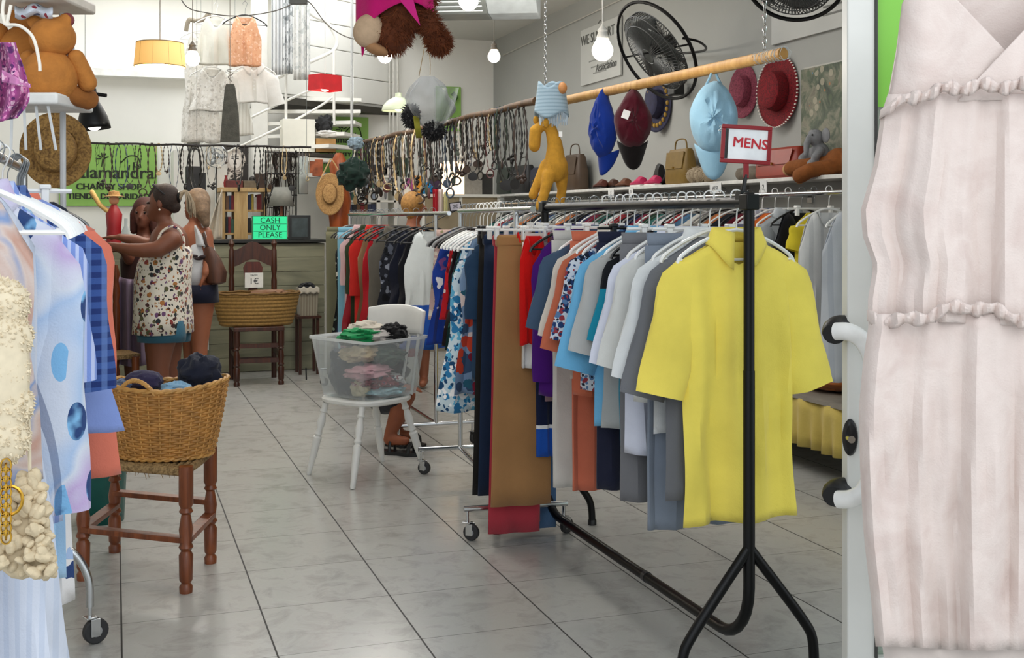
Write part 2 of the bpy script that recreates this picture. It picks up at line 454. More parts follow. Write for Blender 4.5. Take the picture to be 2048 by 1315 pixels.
def sleeve_mb(s, hw, sl, w0=.085, w1=.07, th=.026, out=.28, z0=-.2, puff=0):
    d = Vector((s * out, 0, -1)).normalized(); n = Vector((s * 1, 0, out)).normalized()
    c0 = Vector((s * (hw - .055), 0, z0 + .0)); rs = []
    N = 9
    for j in range(N + 1):
        t = j / N; c = c0 + d * (sl * t - .0); w = w0 + (w1 - w0) * t
        if t == 0: w *= .45
        elif j == 1: w *= .9
        ww = th * (.8 + .5 * t + puff * sin(pi * t)) * (.6 if j == 0 else 1)
        rs.append([c + n * (w * cos(q) + .004 * sin(3 * q + j)) + Vector((0, ww * sin(q) * (1 + .15 * sin(2 * q + j * .7)) + .011 * t * noise.noise(Vector((cos(q) * 2 + s * 3, j * .55, sin(q) + hw * 40))), 0)) for q in [2 * pi * k / 16 for k in range(16)]])
    b = MB(); b.rings(rs, caps=False)
    b.f.append([k for k in range(16)][::-1])
    return b
def collar_mb(r=.066, z=-.118, h=.04, drop=.075, th=.004):
    """folded shirt collar: stand plus two falling points"""
    b = MB()
    def fn(i, t):
        a = -pi / 2 + .28 + i * (2 * pi - .56)
        fr = max(0, -sin(a)) ** 3
        rr = r + .006 + .02 * t + .008 * t * fr
        zz = z + .026 - t * (h + .012) - drop * t * fr * (.9) - .018 * fr
        return (rr * cos(a) * 1.12, rr * sin(a) * .42, zz)
    b.grid(fn, 32, 4)
    def fn2(i, t):
        a = -pi / 2 + .28 + i * (2 * pi - .56); fr = max(0, -sin(a)) ** 3
        return ((r + .004) * cos(a) * 1.12, (r + .004) * sin(a) * .42, z + .026 - .045 * t - .018 * fr)
    b.grid(fn2, 32, 3)
    return b
# hangers, origin on the rail
def hook_pts(rr=.019, down=.1):
    p = [(rr * 1.0 * cos(a), 0, rr * sin(a) - .002) for a in [pi * 1.12 - i * pi * 1.2 / 10 for i in range(11)]]
    p = [Vector((x, 0, z + .004)) for x, _, z in p]
    p += [Vector((rr * .5, 0, -.03)), Vector((.002, 0, -.045)), Vector((0, 0, -down))]
    return p
HANG = {}
def hanger_proto(kind):
    r = thing('clothes_hanger', 'hanger', 'hanger')
    col = {'white': WHPL, 'black': BLKPL, 'wire': WIRE, 'grey': plain('#8e9090', .5), 'clip': WHPL, 'blackclip': BLKPL, 'wood': wood('#b98a4e', '#8c6233')}[kind]
    hk = col if kind == 'white' else WIRE
    obj('hook', MB().tube(catmull(hook_pts(), 2), .0016 if kind != 'white' else .0024, 5), hk, r)
    b = MB()
    if kind in ('clip', 'blackclip'):
        b.tube([(-.17, 0, -.1), (.17, 0, -.1)], .006, 6)
        for s in (-1, 1): obj('clip', MB().box((s * .11, 0, -.112), (.018, .022, .055)).box((s * .11, 0, -.09), (.026, .03, .012)), col, r, mods=[BEV(.003)])
    else:
        rr = {'wire': .0016}.get(kind, .006)
        for s in (-1, 1):
            pts = catmull([(0, 0, -.1), (s * .05, 0, -.108), (s * .13, 0, -.143), (s * .185, 0, -.178), (s * .198, 0, -.2)], 3)
            b.tube(pts, rr, 6)
        b.tube([(-.192, 0, -.19), (.192, 0, -.19)], rr * .7, 5)
    obj('hanger_arms', b, col, r); return r
USEDH = set()
def hanger(kind, loc, rz, label, group):
    if kind not in HANG: HANG[kind] = hanger_proto(kind)
    h = HANG[kind]
    if kind not in USEDH:
        USEDH.add(kind); h.location = loc; h.rotation_euler = (0, 0, rz); h['label'] = label; h['group'] = group; return h
    return dup(h, loc, rz, label, group)
def seed(l): return (sum(ord(c) * (i + 3) for i, c in enumerate(l)) % 628) / 100
def garment(kind, label, m, x, y, zr, L, hw=.21, rz=0, hang='white', where='the rail', group='clothes on the rack', cat=None, hanger_on=True, **kw):
    """one garment on one hanger; L = drop from the rail to the hem"""
    ph = seed(label); r = None
    nm = {'shirt': 'shirt', 'tee': 't_shirt', 'dress': 'dress', 'trousers': 'trousers', 'folded': 'trousers', 'skirt': 'skirt', 'top': 'sleeveless_top', 'shorts': 'shorts', 'polo': 'polo_shirt', 'jacket': 'jacket'}[kind]
    r = thing(nm, label, cat or nm.replace('_', ' '), (0, 0, 0), group)
    b2 = kw.pop('m2', None)
    if kind in ('shirt', 'tee', 'polo', 'jacket'):
        sl = kw.pop('sl', .24); w1 = kw.pop('w1', .075); out = kw.pop('out', .28)
        obj('shirt_body', body_mb(hw * kw.pop('bk', .86), L, ph=ph, **kw), m, r, mods=[SOL(.002)])
        for s in (-1, 1): obj('sleeve', sleeve_mb(s, hw * .92, sl, w1=w1, out=out, w0=.082), b2 or m, r)
        if kind in ('shirt', 'polo', 'jacket'): obj('collar', collar_mb(), m, r, mods=[SOL(.002)])
        if kind == 'shirt':
            b = MB()
            for q in range(5): b.lathe([(.0055, 0), (.0055, .002), (.001, .0025)], 8, (.002, -.036 - .001 * q, -.21 - q * (L - .3) / 5), Matrix.Rotation(pi / 2, 4, 'X'))
            obj('buttons', b, WHPL, r)
    elif kind in ('dress', 'top'):
        fl = kw.pop('flare', 1.25)
        obj('dress_body' if kind == 'dress' else 'top_body', body_mb(hw * .85, L, flare=fl, ph=ph, A=kw.pop('A', .02), arm=kw.pop('arm', .13), neck=kw.pop('neck', .45), scoop=kw.pop('scoop', .09), waist=kw.pop('waist', .1 if kind == 'dress' else 0), **kw), m, r, mods=[SOL(.002)])
        for s in (-1, 1): obj('shoulder_strap', MB().tube(catmull([(s * .06, -.012, -.15), (s * .066, 0, -.11), (s * .062, .014, -.13)], 3), .004, 5), m, r)
    elif kind in ('trousers', 'shorts'):
        for s in (-1, 1):
            def leg(i, t, s=s):
                a = 2 * pi * i; w = hw * (.53 - .1 * t * (0 if kind == 'shorts' else 1)); cx = s * hw * (.5 + .06 * t)
                z = -.15 - (L - .15) * t
                return (cx + w * cos(a), .016 * (1 + .6 * t) * sin(a) + folds(cos(a), t, 4, ph + s, .008) + .016 * t ** .5 * noise.noise(Vector((cos(a) * 1.8 + s, z * 4, ph))), z)
            obj('trouser_leg', MB().grid(leg, 24, 22, True), m, r, mods=[SOL(.002)])
        obj('waistband', MB().grid(lambda i, t: ((hw * 1.0 - .006 * t) * cos(2 * pi * i), .017 * sin(2 * pi * i), -.112 - .045 * t), 24, 2, True), b2 or m, r, mods=[SOL(.003)])
    elif kind == 'folded':
        for s in (-1, 1):
            def leg(i, t, s=s):
                a = 2 * pi * i; w = hw * (1 - .16 * (1 - t)) * (1 if s < 0 else .93)
                z = -.165 - (L - (.0 if s < 0 else .03) - .165) * t
                return (w * cos(a) + .01 * s * t, s * (.012 + .004 * t) + .011 * (1 + .4 * t) * sin(a) + folds(cos(a), t, 3, ph, .006) + .012 * t ** .5 * noise.noise(Vector((cos(a) * 1.6, z * 3.5, ph))), z)
            obj('trouser_leg', MB().grid(leg, 20, 12, True), m, r, mods=[SOL(.002)])
        obj('waistband', MB().box((0, 0, -.145), (hw * 1.75, .04, .05)), b2 or m, r, mods=[BEV(.012, 3)])
    elif kind == 'skirt':
        obj('skirt_body', body_mb(hw * .8, L, flare=1.35, ph=ph, A=.026, neck=1, scoop=0, ztop=-.13, slope=0, **kw), m, r, mods=[SOL(.002)])
        obj('waistband', MB().grid(lambda i, t: (hw * .8 * cos(2 * pi * i), .02 * sin(2 * pi * i), -.112 - .04 * t), 24, 2, True), b2 or m, r, mods=[SOL(.003)])
    r.location = (x, y, zr); r.rotation_euler = (0, 0, rz)
    if hanger_on:
        hn = {'white': 'white plastic', 'black': 'black plastic', 'wire': 'thin wire', 'grey': 'grey plastic', 'clip': 'white clip', 'blackclip': 'black clip', 'wood': 'wooden'}[hang]
        hg = ' '.join((hn + ' hanger holding the ' + label).split()[:16])
        r_h = hanger(hang, (x, y, zr + HOFF), rz, hg, group.replace('clothes', 'hangers'))
        if hw < .09: r_h.scale = (.42, 1, 1)
    return r
HOFF = .0
# ================================================================ clothes racks
def caster(parent, x, y, ht=.09, r=.036, rz=0, name='caster'):
    b = MB(); b.tube([(x, y, ht + .02), (x, y, 2 * r + .006)], .007, 8)
    m = Matrix.Rotation(rz, 4, 'Z')
    for s in (-1, 1):
        b.box(Vector((x, y, r * 1.35)) + m @ Vector((.013, s * .016, 0)), (.03, .003, r * 1.4), rz)
    b.box((x, y, 2 * r + .006), (.034, .036, .006), rz)
    c = obj(name, b, CHROME, parent, mods=[BEV(.0015)], smooth=False)
    w = MB().lathe([(r * .55, -.012), (r * .9, -.012), (r, -.008), (r, .008), (r * .9, .012), (r * .55, .012)], 20, Vector((x, y, r)) + m @ Vector((.018, 0, 0)), m @ Matrix.Rotation(pi / 2, 4, 'X'))
    obj('wheel', w, plain('#2a2a2b', .6), c)
    obj('wheel_hub', MB().lathe([(r * .56, -.011), (r * .2, -.014), (r * .2, .014), (r * .56, .011)], 14, Vector((x, y, r)) + m @ Vector((.018, 0, 0)), m @ Matrix.Rotation(pi / 2, 4, 'X')), plain('#9a9b9b', .4), c)
# ---- the black MENS rack
AX, AY0, AY1, AZ = 1.766, 3.02, 4.74, 1.396
AH = AZ + .0175
rk = thing('clothes_rack', 'black tubular clothes rack with the MENS sign, carrying the yellow polo at its end', 'clothes rack', (AX, (AY0 + AY1) / 2, 0))
R_ = .0175
def arc(c, r, a0, a1, n=7):   # in YZ plane
    return [Vector((AX, c[0] + r * cos(a0 + (a1 - a0) * i / n), c[1] + r * sin(a0 + (a1 - a0) * i / n))) for i in range(n + 1)]
low = [Vector((AX, AY0, .9))] + arc((AY0 + .17, .26), .17, pi, 1.5 * pi) + arc((AY1 - .17, .26), .17, 1.5 * pi, 2 * pi) + [Vector((AX, AY1, .9))]
obj('lower_frame', MB().tube(low, R_, 16), BLKMET, rk)
obj('rail', MB().tube([(AX, AY0 - .02, AZ), (AX, AY1 + .02, AZ)], R_ * .95, 16), BLKMET, rk)
for y in (AY0, AY1):
    b = MB().tube([(AX, y, .88), (AX, y, AZ + .028)], R_ * .93, 16); b.box((AX, y, AZ), (.042, .05, .046))
    obj('upright', b, BLKMET, rk, mods=[BEV(.003)])
    for s in (-1, 1):
        q = catmull([(AX, y, .385), (AX + s * .012, y, .365), (AX + s * .1, y, .255), (AX + s * .185, y, .145), (AX + s * .215, y, .09), (AX + s * .222, y, .012)], 5)
        lg = obj('leg', MB().tube(q, .0155, 14), BLKMET, rk)
        obj('foot_cap', MB().lathe([(.019, 0), (.019, .02), (.016, .024)], 14, (AX + s * .222, y, 0)), BLKPL, lg)
obj('joint_sleeve', MB().lathe([(.0195, -.012), (.0195, .012)], 14, (AX, 3.72, .09), Matrix.Rotation(pi / 2, 4, 'X')), plain('#2c2c2e', .3), rk)
# sign on the rail end
sl = P(1492, 289, 3.47); sg = thing('rail_sign', 'white MENS card in a red frame clipped on top of the black rack', 'sign', sl)
fm = face_mt(sl, -FW, -.06)
def frm(w, h, t, d): return MB().box((0, h / 2, 0), (w + t, t, d), mt=None).box((0, -h / 2, 0), (w + t, t, d)).box((-w / 2, 0, 0), (t, h - t, d)).box((w / 2, 0, 0), (t, h - t, d))
def xf(mb, m): mb.v = [m @ v for v in mb.v]; return mb
RED = plain('#8e1420', .4)
obj('sign_frame', xf(frm(.138, .102, .012, .012), fm), RED, sg, mods=[BEV(.002)], smooth=False)
obj('card', xf(MB().box((.004, 0, 0), (.124, .09, .003)), fm), plain('#f2f2f6', .5), sg, smooth=False)
obj('card_slot', xf(MB().box((-.058, 0, .002), (.008, .088, .003)), fm), BLKPL, sg, smooth=False)
b = MB()
for ox, oy in ((0, 0), (.0008, .0004), (-.0006, -.0005), (.0012, -.0004)): q = text_mb('MENS', .042, 0, .0006, fm @ Matrix.Translation((.012 + ox, .003 + oy, .0025 + ox * .1)) @ Matrix.Rotation(-.05, 4, 'Z')); b.add(q.v, q.f)
obj('lettering', b, plain('#c41a2e', .5), sg, smooth=False)
b = MB().box(sl + Vector((0, 0, -.075)), (.016, .01, .05), -YAW)
obj('handle', b, RED, sg, mods=[BEV(.002)])
obj('clip', MB().tube([sl + Vector((0, 0, -.09)), Vector((AX, sl.y, AZ + .02))], .0065, 8).box((AX, sl.y, AZ + .008), (.03, .03, .05)), BLKPL, sg)

# ---- chrome racks
def chrome_rack(label, X, Y0, Y1, Z, w, base=.13, black=False, foot0=None):
    r = thing('clothes_rack', label, 'clothes rack', (X, (Y0 + Y1) / 2, 0)); n = .0125
    obj('rail', MB().tube([(X, Y0 - .29, Z), (X, Y1 + .03, Z)], n, 12), CHROME, r)
    obj('base_bar', MB().tube([(X, Y0, base), (X, Y1, base)], n, 12), CHROME, r)
    for y in (Y0, Y1):
        obj('upright', MB().tube([(X, y, base), (X, y, Z)], n, 12), CHROME, r)
        obj('cross_bar', MB().tube([(X - w, y, base), (X + w, y, base)], n, 12), CHROME, r)
        for s in (-1, 1): caster(r, X + s * (w - .015), y, base - .03, .034, .6 * s)
    return r
rb_ = chrome_rack('chrome clothes rack on casters just behind the black rack, holding dresses and the camel trousers', 1.672, 4.66, 5.95, 1.385, .225)
rb_.rotation_euler = (0, 0, -.10)
chrome_rack('chrome clothes rack on casters standing behind the white chair, holding long dark and red clothes', 1.80, 6.68, 9.35, 1.375, .24)
# ---- left rack
LX = -.27
lr = thing('clothes_rack', 'chrome clothes rack on casters by the entrance with the floral and coral shirts', 'clothes rack', (LX, 2.6, 0))
obj('rail', MB().tube([(LX, 1.5, 1.5), (LX, 3.98, 1.5)], .0125, 12), CHROME, lr)
for y in (1.5, 3.92):
    obj('upright', MB().tube([(LX, y, .2), (LX, y, 1.5)], .0125, 12), CHROME, lr)
    q = catmull([(LX - .17, y, .13), (LX - .165, y, .2), (LX - .1, y, .27), (LX, y, .285), (LX + .09, y, .32), (LX + .15, y, .29), (LX + .19, y, .21), (LX + .195, y, .12)], 5)
    obj('foot_bar', MB().tube(q, .0125, 12), CHROME, lr)
    for s in (-1, 1): caster(lr, LX + (.195 if s > 0 else -.17), y, .1, .04, .4)
obj('base_bar', MB().tube([(LX, 1.5, .22), (LX, 3.92, .22)], .011, 10), CHROME, lr)

# ---- wall rail with its clothes
DX, DZ = 3.62, 1.485
b = MB().tube([(DX, 4.3, DZ), (DX, 10.9, DZ)], .0125, 12)
wr = thing('wall_rail', 'chrome clothes rail running along the wall below the long white shelf', 'clothes rail', (DX, 7.5, DZ))
obj('rail', b, CHROME, wr)
for y in (4.35, 6.4, 8.6, 10.8): obj('bracket', MB().tube([(DX, y, DZ), (RW, y, DZ)], .008, 8).box((RW - .01, y, DZ), (.02, .05, .08)), CHROME, wr)

# ================================================================ clothes on the MENS rack
def solveY(X, hw, px): return (X - hw) / ratio(px)
def drop(px, py, X, Y, zr):
    d = dep(X, Y); return zr - (EYE - (py - HOR) * d / FPX)
gA = 'clothes on the black MENS rack'
def putA(kind, label, m, px, py, hw, hang='white', Y=None, **kw):
    off = hw + (0.012 if kind in ('shirt', 'tee', 'polo') else 0)
    y = Y or solveY(AX, off, px)
    return garment(kind, label, m, AX, y, AH, drop(px, py, AX - hw, y, AH), hw, 0, hang, group=gA, **kw)
YEL = cloth('#f3dd62', None, (), 10)
# the yellow polo, in detail
yp = garment('polo', 'bright yellow short-sleeved polo shirt at the near end of the black rack', YEL, AX + .012, 3.115, AH, .975, .235, 0, 'white', group=gA,
             sl=.40, w1=.08, out=.24, th=.03, A=.013, k=6, bk=.79, ztop=-.13, slope=.06, neck=.33, scoop=.075, nx=24, nz=30)
HW_P = yp
pk = MB().box((.0, -.046, -.29), (.036, .004, .17)); obj('button_placket', pk, YEL, yp, mods=[BEV(.0015)])
b = MB()
for z in (-.24, -.3, -.35): b.lathe([(.006, 0), (.006, .002), (.001, .003)], 10, (0, -.049, z), Matrix.Rotation(pi / 2, 4, 'X'))
obj('buttons', b, plain('#f1e77c', .4), yp)
A_ITEMS = [
 # kind, label, material, px of the outer edge, py of the hem, half width, hanger, extras
 ('tee', 'dark heather grey t-shirt right behind the yellow polo', cloth('#6f7176'), 1318, 1000, .22, 'white', dict(sl=.42)),
 ('trousers', 'pale blue grey linen trousers hanging low behind the yellow polo', cloth('#7e8794'), 1308, 1058, .19, 'clip', {}),
 ('shirt', 'white short-sleeved shirt with a grey chest mark near the yellow polo', cloth('#dfe1e0'), 1287, 870, .235, 'white', dict(sl=.38)),
 ('tee', 'off white t-shirt with long hanging sleeves beside the white shirt', cloth('#d5d5d0'), 1262, 800, .235, 'white', dict(sl=.36)),
 ('trousers', 'mid grey jogging trousers with ribbed cuffs on the black rack', cloth('#77777a'), 1262, 1002, .19, 'clip', {}),
 ('shirt', 'cool white dress shirt with a faint lavender tint', cloth('#d9dcea'), 1236, 905, .235, 'white', dict(sl=.36)),
 ('tee', 'black and teal panelled sports top between two pale shirts', cloth('#16181e', 'band', ((-.9, -.3, '#1c8aa5'),)), 1232, 890, .2, 'black', dict(sl=.3)),
 ('tee', 'light grey t-shirt beside the sky blue polo', cloth('#b9b9b6'), 1206, 860, .24, 'white', dict(sl=.34)),
 ('trousers', 'dark navy trousers hanging at full length on the black rack', cloth('#23263a'), 1208, 978, .17, 'blackclip', {}),
 ('polo', 'sky blue polo shirt with a striped collar edge', cloth('#6fb4dd'), 1172, 850, .25, 'white', dict(sl=.4)),
 ('shirt', 'shirt with a small navy, white and red geometric print', cloth('#d8dde6', 'floral2', ('#27406e', '#9c3b43', '#1c2436', '#5d7fa8'), 42, th=.5), 1166, 780, .235, 'white', dict(sl=.32)),
 ('tee', 'rust orange t-shirt between the printed shirt and the cream shirt', cloth('#c4694c'), 1148, 790, .24, 'white', dict(sl=.36)),
 ('trousers', 'faded coral chino trousers hanging below the rust t-shirt', cloth('#c96d52'), 1164, 980, .17, 'clip', {}),
 ('shirt', 'cream shirt with a dark shoulder seam beside the denim shirt', cloth('#d9d3c6'), 1134, 760, .235, 'white', dict(sl=.32)),
 ('trousers', 'off white cotton trousers hanging below the cream shirt', cloth('#cfcbc3'), 1107, 975, .17, 'clip', {}),
 ('shirt', 'slate blue denim shirt with buttoned short sleeves', cloth('#445870'), 1108, 700, .25, 'white', dict(sl=.3)),
 ('trousers', 'royal blue tracksuit trousers with navy panels and white piping', cloth('#1f56b8', 'band', ((-.92, -.66, '#16203f'), (-1.5, -1.1, '#1b2342'), (-.67, -.655, '#f0f0f0'), (-.93, -.915, '#f0f0f0'))), 1078, 912, .13, 'clip', {}),
 ('folded', 'mauve corduroy trousers folded over a clip hanger', cloth('#9c7f86'), 1096, 800, .11, 'clip', {}),
 ('jacket', 'purple track jacket with silver sleeve stripes and thin piping', cloth('#4d1678'), 1062, 790, .18, 'black', dict(sl=.52, w1=.05, out=.05)),
 ('folded', 'dark olive grey cargo shorts near the camel trousers', cloth('#4b4a42'), 1052, 860, .13, 'clip', {}),
]
used = []

for kind, lab, m, px, py, hw, hg, kw in A_ITEMS:
    off = hw + (0.012 if kind in ('shirt', 'tee', 'polo', 'jacket') else 0)
    y = solveY(AX, off, px)
    y = min(max(y, 3.2), 4.68)
    used.append([y, kind, lab, m, px, py, hw, hg, kw])
used.sort(key=lambda q: q[0])
lo = 3.115
for i, q in enumerate(used):                 # keep them from touching: at least 5.5 cm of rail each
    q[0] = max(q[0], lo + .062); lo = q[0]
over = used[-1][0] - 4.69
if over > 0:
    for i, q in enumerate(used): q[0] -= over * (i + 1) / len(used)
for y, kind, lab, m, px, py, hw, hg, kw in used:
    garment(kind, lab, m, AX, y, AH, drop(px, py, AX - hw, y, AH), hw, RN.uniform(-.04, .04), hg, group=gA, **kw)

# ================================================================ rack behind it (B)
BX, BZ = 1.65, 1.3995
def BXf(y): return 1.585 + (y - 4.5) * .11
gB = 'clothes on the chrome rack of dresses'
B_ITEMS = [
 ('folded', 'long camel brown trousers hanging folded, hem near the floor', cloth('#a3784c'), 975, 1012, .13, 'clip', dict(dx=.0), 4.53),
 ('folded', 'brick red trousers hanging lowest of all under the camel pair', cloth('#b13a46'), 978, 1066, .11, 'clip', dict(dx=-.015), 4.6),
 ('folded', 'faded blue jeans behind the camel trousers', cloth('#4f6f95'), 1000, 1072, .12, 'clip', dict(dx=.08), 4.71),
 ('folded', 'dark indigo jeans beside the camel trousers', cloth('#1c2c44'), 968, 990, .13, 'blackclip', {}, 4.80),
 ('folded', 'black brown trousers hanging behind the dark jeans', cloth('#221f1c'), 950, 988, .14, 'blackclip', {}, 4.88),
 ('shirt', 'dark blue denim jacket with pale buttons beside the red bib', cloth('#26405c'), 985, 760, .15, 'white', dict(sl=.3, out=.02), 4.96),
 ('dress', 'dress of multicoloured flowers with an orange bloom and red petals', cloth('#7b95b5', 'floral2', ('#c8442c', '#7d1e35', '#e3cfc9', '#2c5f73', '#39506e'), 9, th=.45), 945, 790, .19, 'white', {}, 5.06),
 ('dress', 'sky blue and white leaf print summer dress flaring at the hem', cloth('#cfe2ea', 'floral2', ('#2f7fb3', '#63b3d6', '#1c4a73', '#ffffff'), 24, th=.5), 908, 822, .22, 'white', dict(flare=1.4), 5.16),
 ('top', 'dark red and black flower top hanging low beside the blue dress', cloth('#3a1220', 'floral', ('#a81f2c', '#e8e4df', '#101010'), 9, th=.4), 944, 760, .17, 'white', {}, 5.26),
 ('dress', 'dark teal paisley print dress in the middle of the rack', cloth('#12302f', 'floral2', ('#2d5f58', '#0c1c1d', '#4b7a6c'), 16, th=.36), 918, 702, .18, 'white', {}, 5.36),
 ('dress', 'yellow and navy patterned dress beside white hangers', cloth('#3b4c83', 'floral2', ('#c9b23a', '#20305c', '#8a93b0'), 10, th=.4), 940, 620, .16, 'white', {}, 5.44),
 ('dress', 'black dress with small white dots and red hem', cloth('#17090d', 'dots', ('#ece9ea', '#ece9ea'), 22, th=.2), 896, 690, .17, 'black', {}, 5.54),
 ('top', 'scarlet and white flowered blouse with a ruffled neck', cloth('#c8202a', 'floral', ('#efe2da', '#225a3b', '#8a1020'), 15, th=.33), 886, 640, .17, 'black', {}, 5.63),
 ('dress', 'plain dark green dress reaching low with narrow sash', cloth('#0f5a3b'), 872, 735, .13, 'grey', dict(flare=.7), 5.72),
 ('dress', 'royal blue dress with large white stars', cloth('#20409a', 'floral', ('#f1f2f6', '#f1f2f6', '#7c4a86'), 10, th=.26), 846, 690, .2, 'black', {}, 5.83),
 ('skirt', 'pink and cream lace skirt beside the star dress', cloth('#cfb0a4', 'floral2', ('#b98a86', '#e5d8c4', '#8f8a64'), 20, th=.4), 836, 640, .18, 'grey', {}, 5.90),
]
for kind, lab, m, px, py, hw, hg, kw, y in B_ITEMS:
    x = BXf(y) + kw.pop('dx', 0)
    garment(kind, lab, m, x, y, BZ, min(drop(px, py, x - hw, y, BZ), 1.38), hw, RN.uniform(-.05, .05), hg, group=gB, **kw)
rr = garment('top', 'narrow bright red sports top with a small white emblem above the camel trousers', cloth('#d3120f'), 1.60, 4.425, BZ, .56, .068, 0, 'clip', group=gB, flare=1.05, arm=.02, A=.005, th=.02)
obj('emblem', xf(text_mb('hummel', .02, 0, .0006), Matrix.Translation((0, -.036, -.5)) @ Matrix.Rotation(pi / 2, 4, 'X')), WHPL, rr, smooth=False)
garment('shorts', 'white shorts with a red side panel hanging under the red sports top', cloth('#e3e1dd', 'band', ((-.56, -.4, '#c91520'),)), 1.635, 4.478, BZ, .66, .062, 0, 'clip', group=gB)
# ================================================================ rack C
CX_, CZ = 1.80, 1.3895
gC = 'clothes on the chrome rack behind the white chair'
C_ITEMS = [
 ('dress', 'white top with bright blue lower half and fringed waist', cloth('#d7dcda', 'band', ((-1.2, -.56, '#2558b4'),)), 820, 698, .2, 'black', dict(A=.012)),
 ('dress', 'nearly black long dress at the near half of the far rack', cloth('#0d0e14'), 786, 660, .2, 'black', {}),
 ('dress', 'midnight navy dress hanging beside the nearly black dress', cloth('#121626'), 768, 660, .2, 'black', {}),
 ('dress', 'black dress with pale grey leaf print', cloth('#23252d', 'floral2', ('#8c919d', '#5e6370', '#14151a'), 16, th=.4), 748, 640, .2, 'black', {}),
 ('shirt', 'taupe grey long shirt beside the leaf print dress', cloth('#5c574e'), 735, 660, .19, 'black', dict(sl=.45, out=.0)),
 ('dress', 'dark floral dress with muted red roses', cloth('#26302f', 'floral', ('#7b2630', '#56604f'), 13, th=.35), 728, 700, .19, 'black', {}),
 ('dress', 'crimson long dress flaring behind the clear box', cloth('#a11420'), 712, 715, .2, 'black', dict(flare=1.3)),
 ('dress', 'tan brown wrap dress between two red dresses', cloth('#7d6448'), 704, 700, .19, 'black', {}),
 ('shirt', 'tomato red tunic with rolled sleeves', cloth('#b3231d'), 694, 700, .2, 'black', dict(sl=.4, out=.0)),
 ('shirt', 'dark olive green shirt beside the tomato red tunic', cloth('#26331f'), 686, 715, .19, 'black', dict(sl=.4, out=.0)),
 ('dress', 'wine red long dress with a rounded shoulder', cloth('#7e0f1c'), 678, 700, .21, 'black', {}),
 ('shirt', 'pale pink blouse squeezed between the red dresses', cloth('#b79a9c'), 675, 690, .18, 'grey', dict(sl=.35, out=.0)),
 ('trousers', 'dusty light blue trousers on the far rack', cloth('#6ea0b4'), 668, 712, .18, 'grey', {}),
 ('dress', 'navy dress next to the dusty blue trousers', cloth('#1c2440'), 664, 725, .19, 'black', {}),
 ('dress', 'black dress with a column of small cream flowers', cloth('#16181a', 'floral', ('#cfcabc', '#6d7d6c'), 18, th=.25), 656, 742, .19, 'black', {}),
 ('trousers', 'olive khaki trousers at the far end of the rack', cloth('#66654f'), 645, 748, .2, 'grey', {}),
]
ys = [solveY(CX_, q[5 - 0], q[3]) if False else solveY(CX_, q[5], q[3]) for q in C_ITEMS]
for i in range(len(ys)): ys[i] = max(6.76, ys[i])
for i in range(1, len(ys)): ys[i] = max(ys[i], ys[i - 1] + .09)
sc = (9.28 - 6.76) / (ys[-1] - 6.76) if ys[-1] > 9.28 else 1
for (kind, lab, m, px, py, hw, hg, kw), y in zip(C_ITEMS, ys):
    y = 6.76 + (y - 6.76) * sc
    garment(kind, lab, m, CX_, y, CZ, min(drop(px, py, CX_ - hw, y, CZ), 1.36), hw, RN.uniform(-.05, .05), hg, group=gC, **kw)
# ================================================================ wall rail clothes
gD = 'clothes on the wall rail'
hD = DZ + .0145
D_NEAR = [
 ('top', 'white denim sleeveless dress beside the shop door', cloth('#cfd3da', 'stripev', ('#bcc2cc',), 60, th=.7), 5.10, .98, .26, 'white', dict(flare=1.12, A=.012)),
 ('top', 'pleated white sleeveless blouse next to the denim dress', cloth('#d6d7d6', 'stripev', ('#c3c5c6',), 90, th=.5), 5.36, .86, .22, 'white', dict(A=.016)),
 ('tee', 'yellow t-shirt peeping out between white hangers', cloth('#d8c433'), 5.50, .42, .14, 'clip', dict(sl=.14)),
 ('top', 'black sleeveless dress hanging behind the pleated blouse', cloth('#15161b'), 5.62, 1.0, .22, 'black', {}),
 ('shirt', 'pale grey shirt with folded sleeves on the wall rail', cloth('#b3b8bc'), 5.76, .8, .21, 'white', {}),
 ('tee', 'orange t-shirt among pale garments on the wall rail', cloth('#d36a2a'), 5.9, .7, .2, 'white', {}),
 ('shirt', 'white shirt with navy checks on the wall rail', cloth('#ced3da', 'plaid', ('#39456e', '#39456e'), 120, th=.4), 6.04, .75, .21, 'white', {}),
 ('tee', 'dark wine red t-shirt on the wall rail', cloth('#5c1220'), 6.18, .7, .2, 'black', {}),
]
for kind, lab, m, y, L, hw, hg, kw in D_NEAR:
    garment(kind, lab, m, DX, y, hD, L, hw, RN.uniform(-.05, .05), hg, group=gD, **kw)
DC = [('#1c2027', 'charcoal'), ('#8e1f26', 'red'), ('#2d3a5e', 'navy'), ('#c9c7c0', 'cream'), ('#23402e', 'bottle green'), ('#b46a3a', 'ochre'), ('#d9dadb', 'white'), ('#14151a', 'black'),
      ('#4a6d8c', 'steel blue'), ('#7a2338', 'plum'), ('#8a8b86', 'grey'), ('#2f5f5a', 'teal')]
protoD = {}
y = 6.32; k = 0; nD = {}
for i in range(34):
    c, cn = DC[(i * 5 + i // 12) % 12]
    nD[cn] = nD.get(cn, 0) + 1
    lab = '%s t-shirt on the wall rail, %s of its colour from the door' % (cn, ('first', 'second', 'third', 'fourth', 'fifth')[nD[cn] - 1])
    if cn not in protoD:
        protoD[cn] = garment('tee', lab, cloth(c), DX, y, hD, .74, .215, RN.uniform(-.08, .08), ('white', 'black', 'grey', 'wire')[i % 4], group=gD, nx=10, nz=10, sl=.24)
    else:
        dup(protoD[cn], (DX, y, hD), RN.uniform(-.08, .08), lab, gD)
        hk = ('white', 'black', 'grey', 'wire')[i % 4]
        hanger(hk, (DX, y, hD), 0, ' '.join((hk + ' hanger holding the ' + lab).split()[:16]), 'hangers on the wall rail')
    y += .130

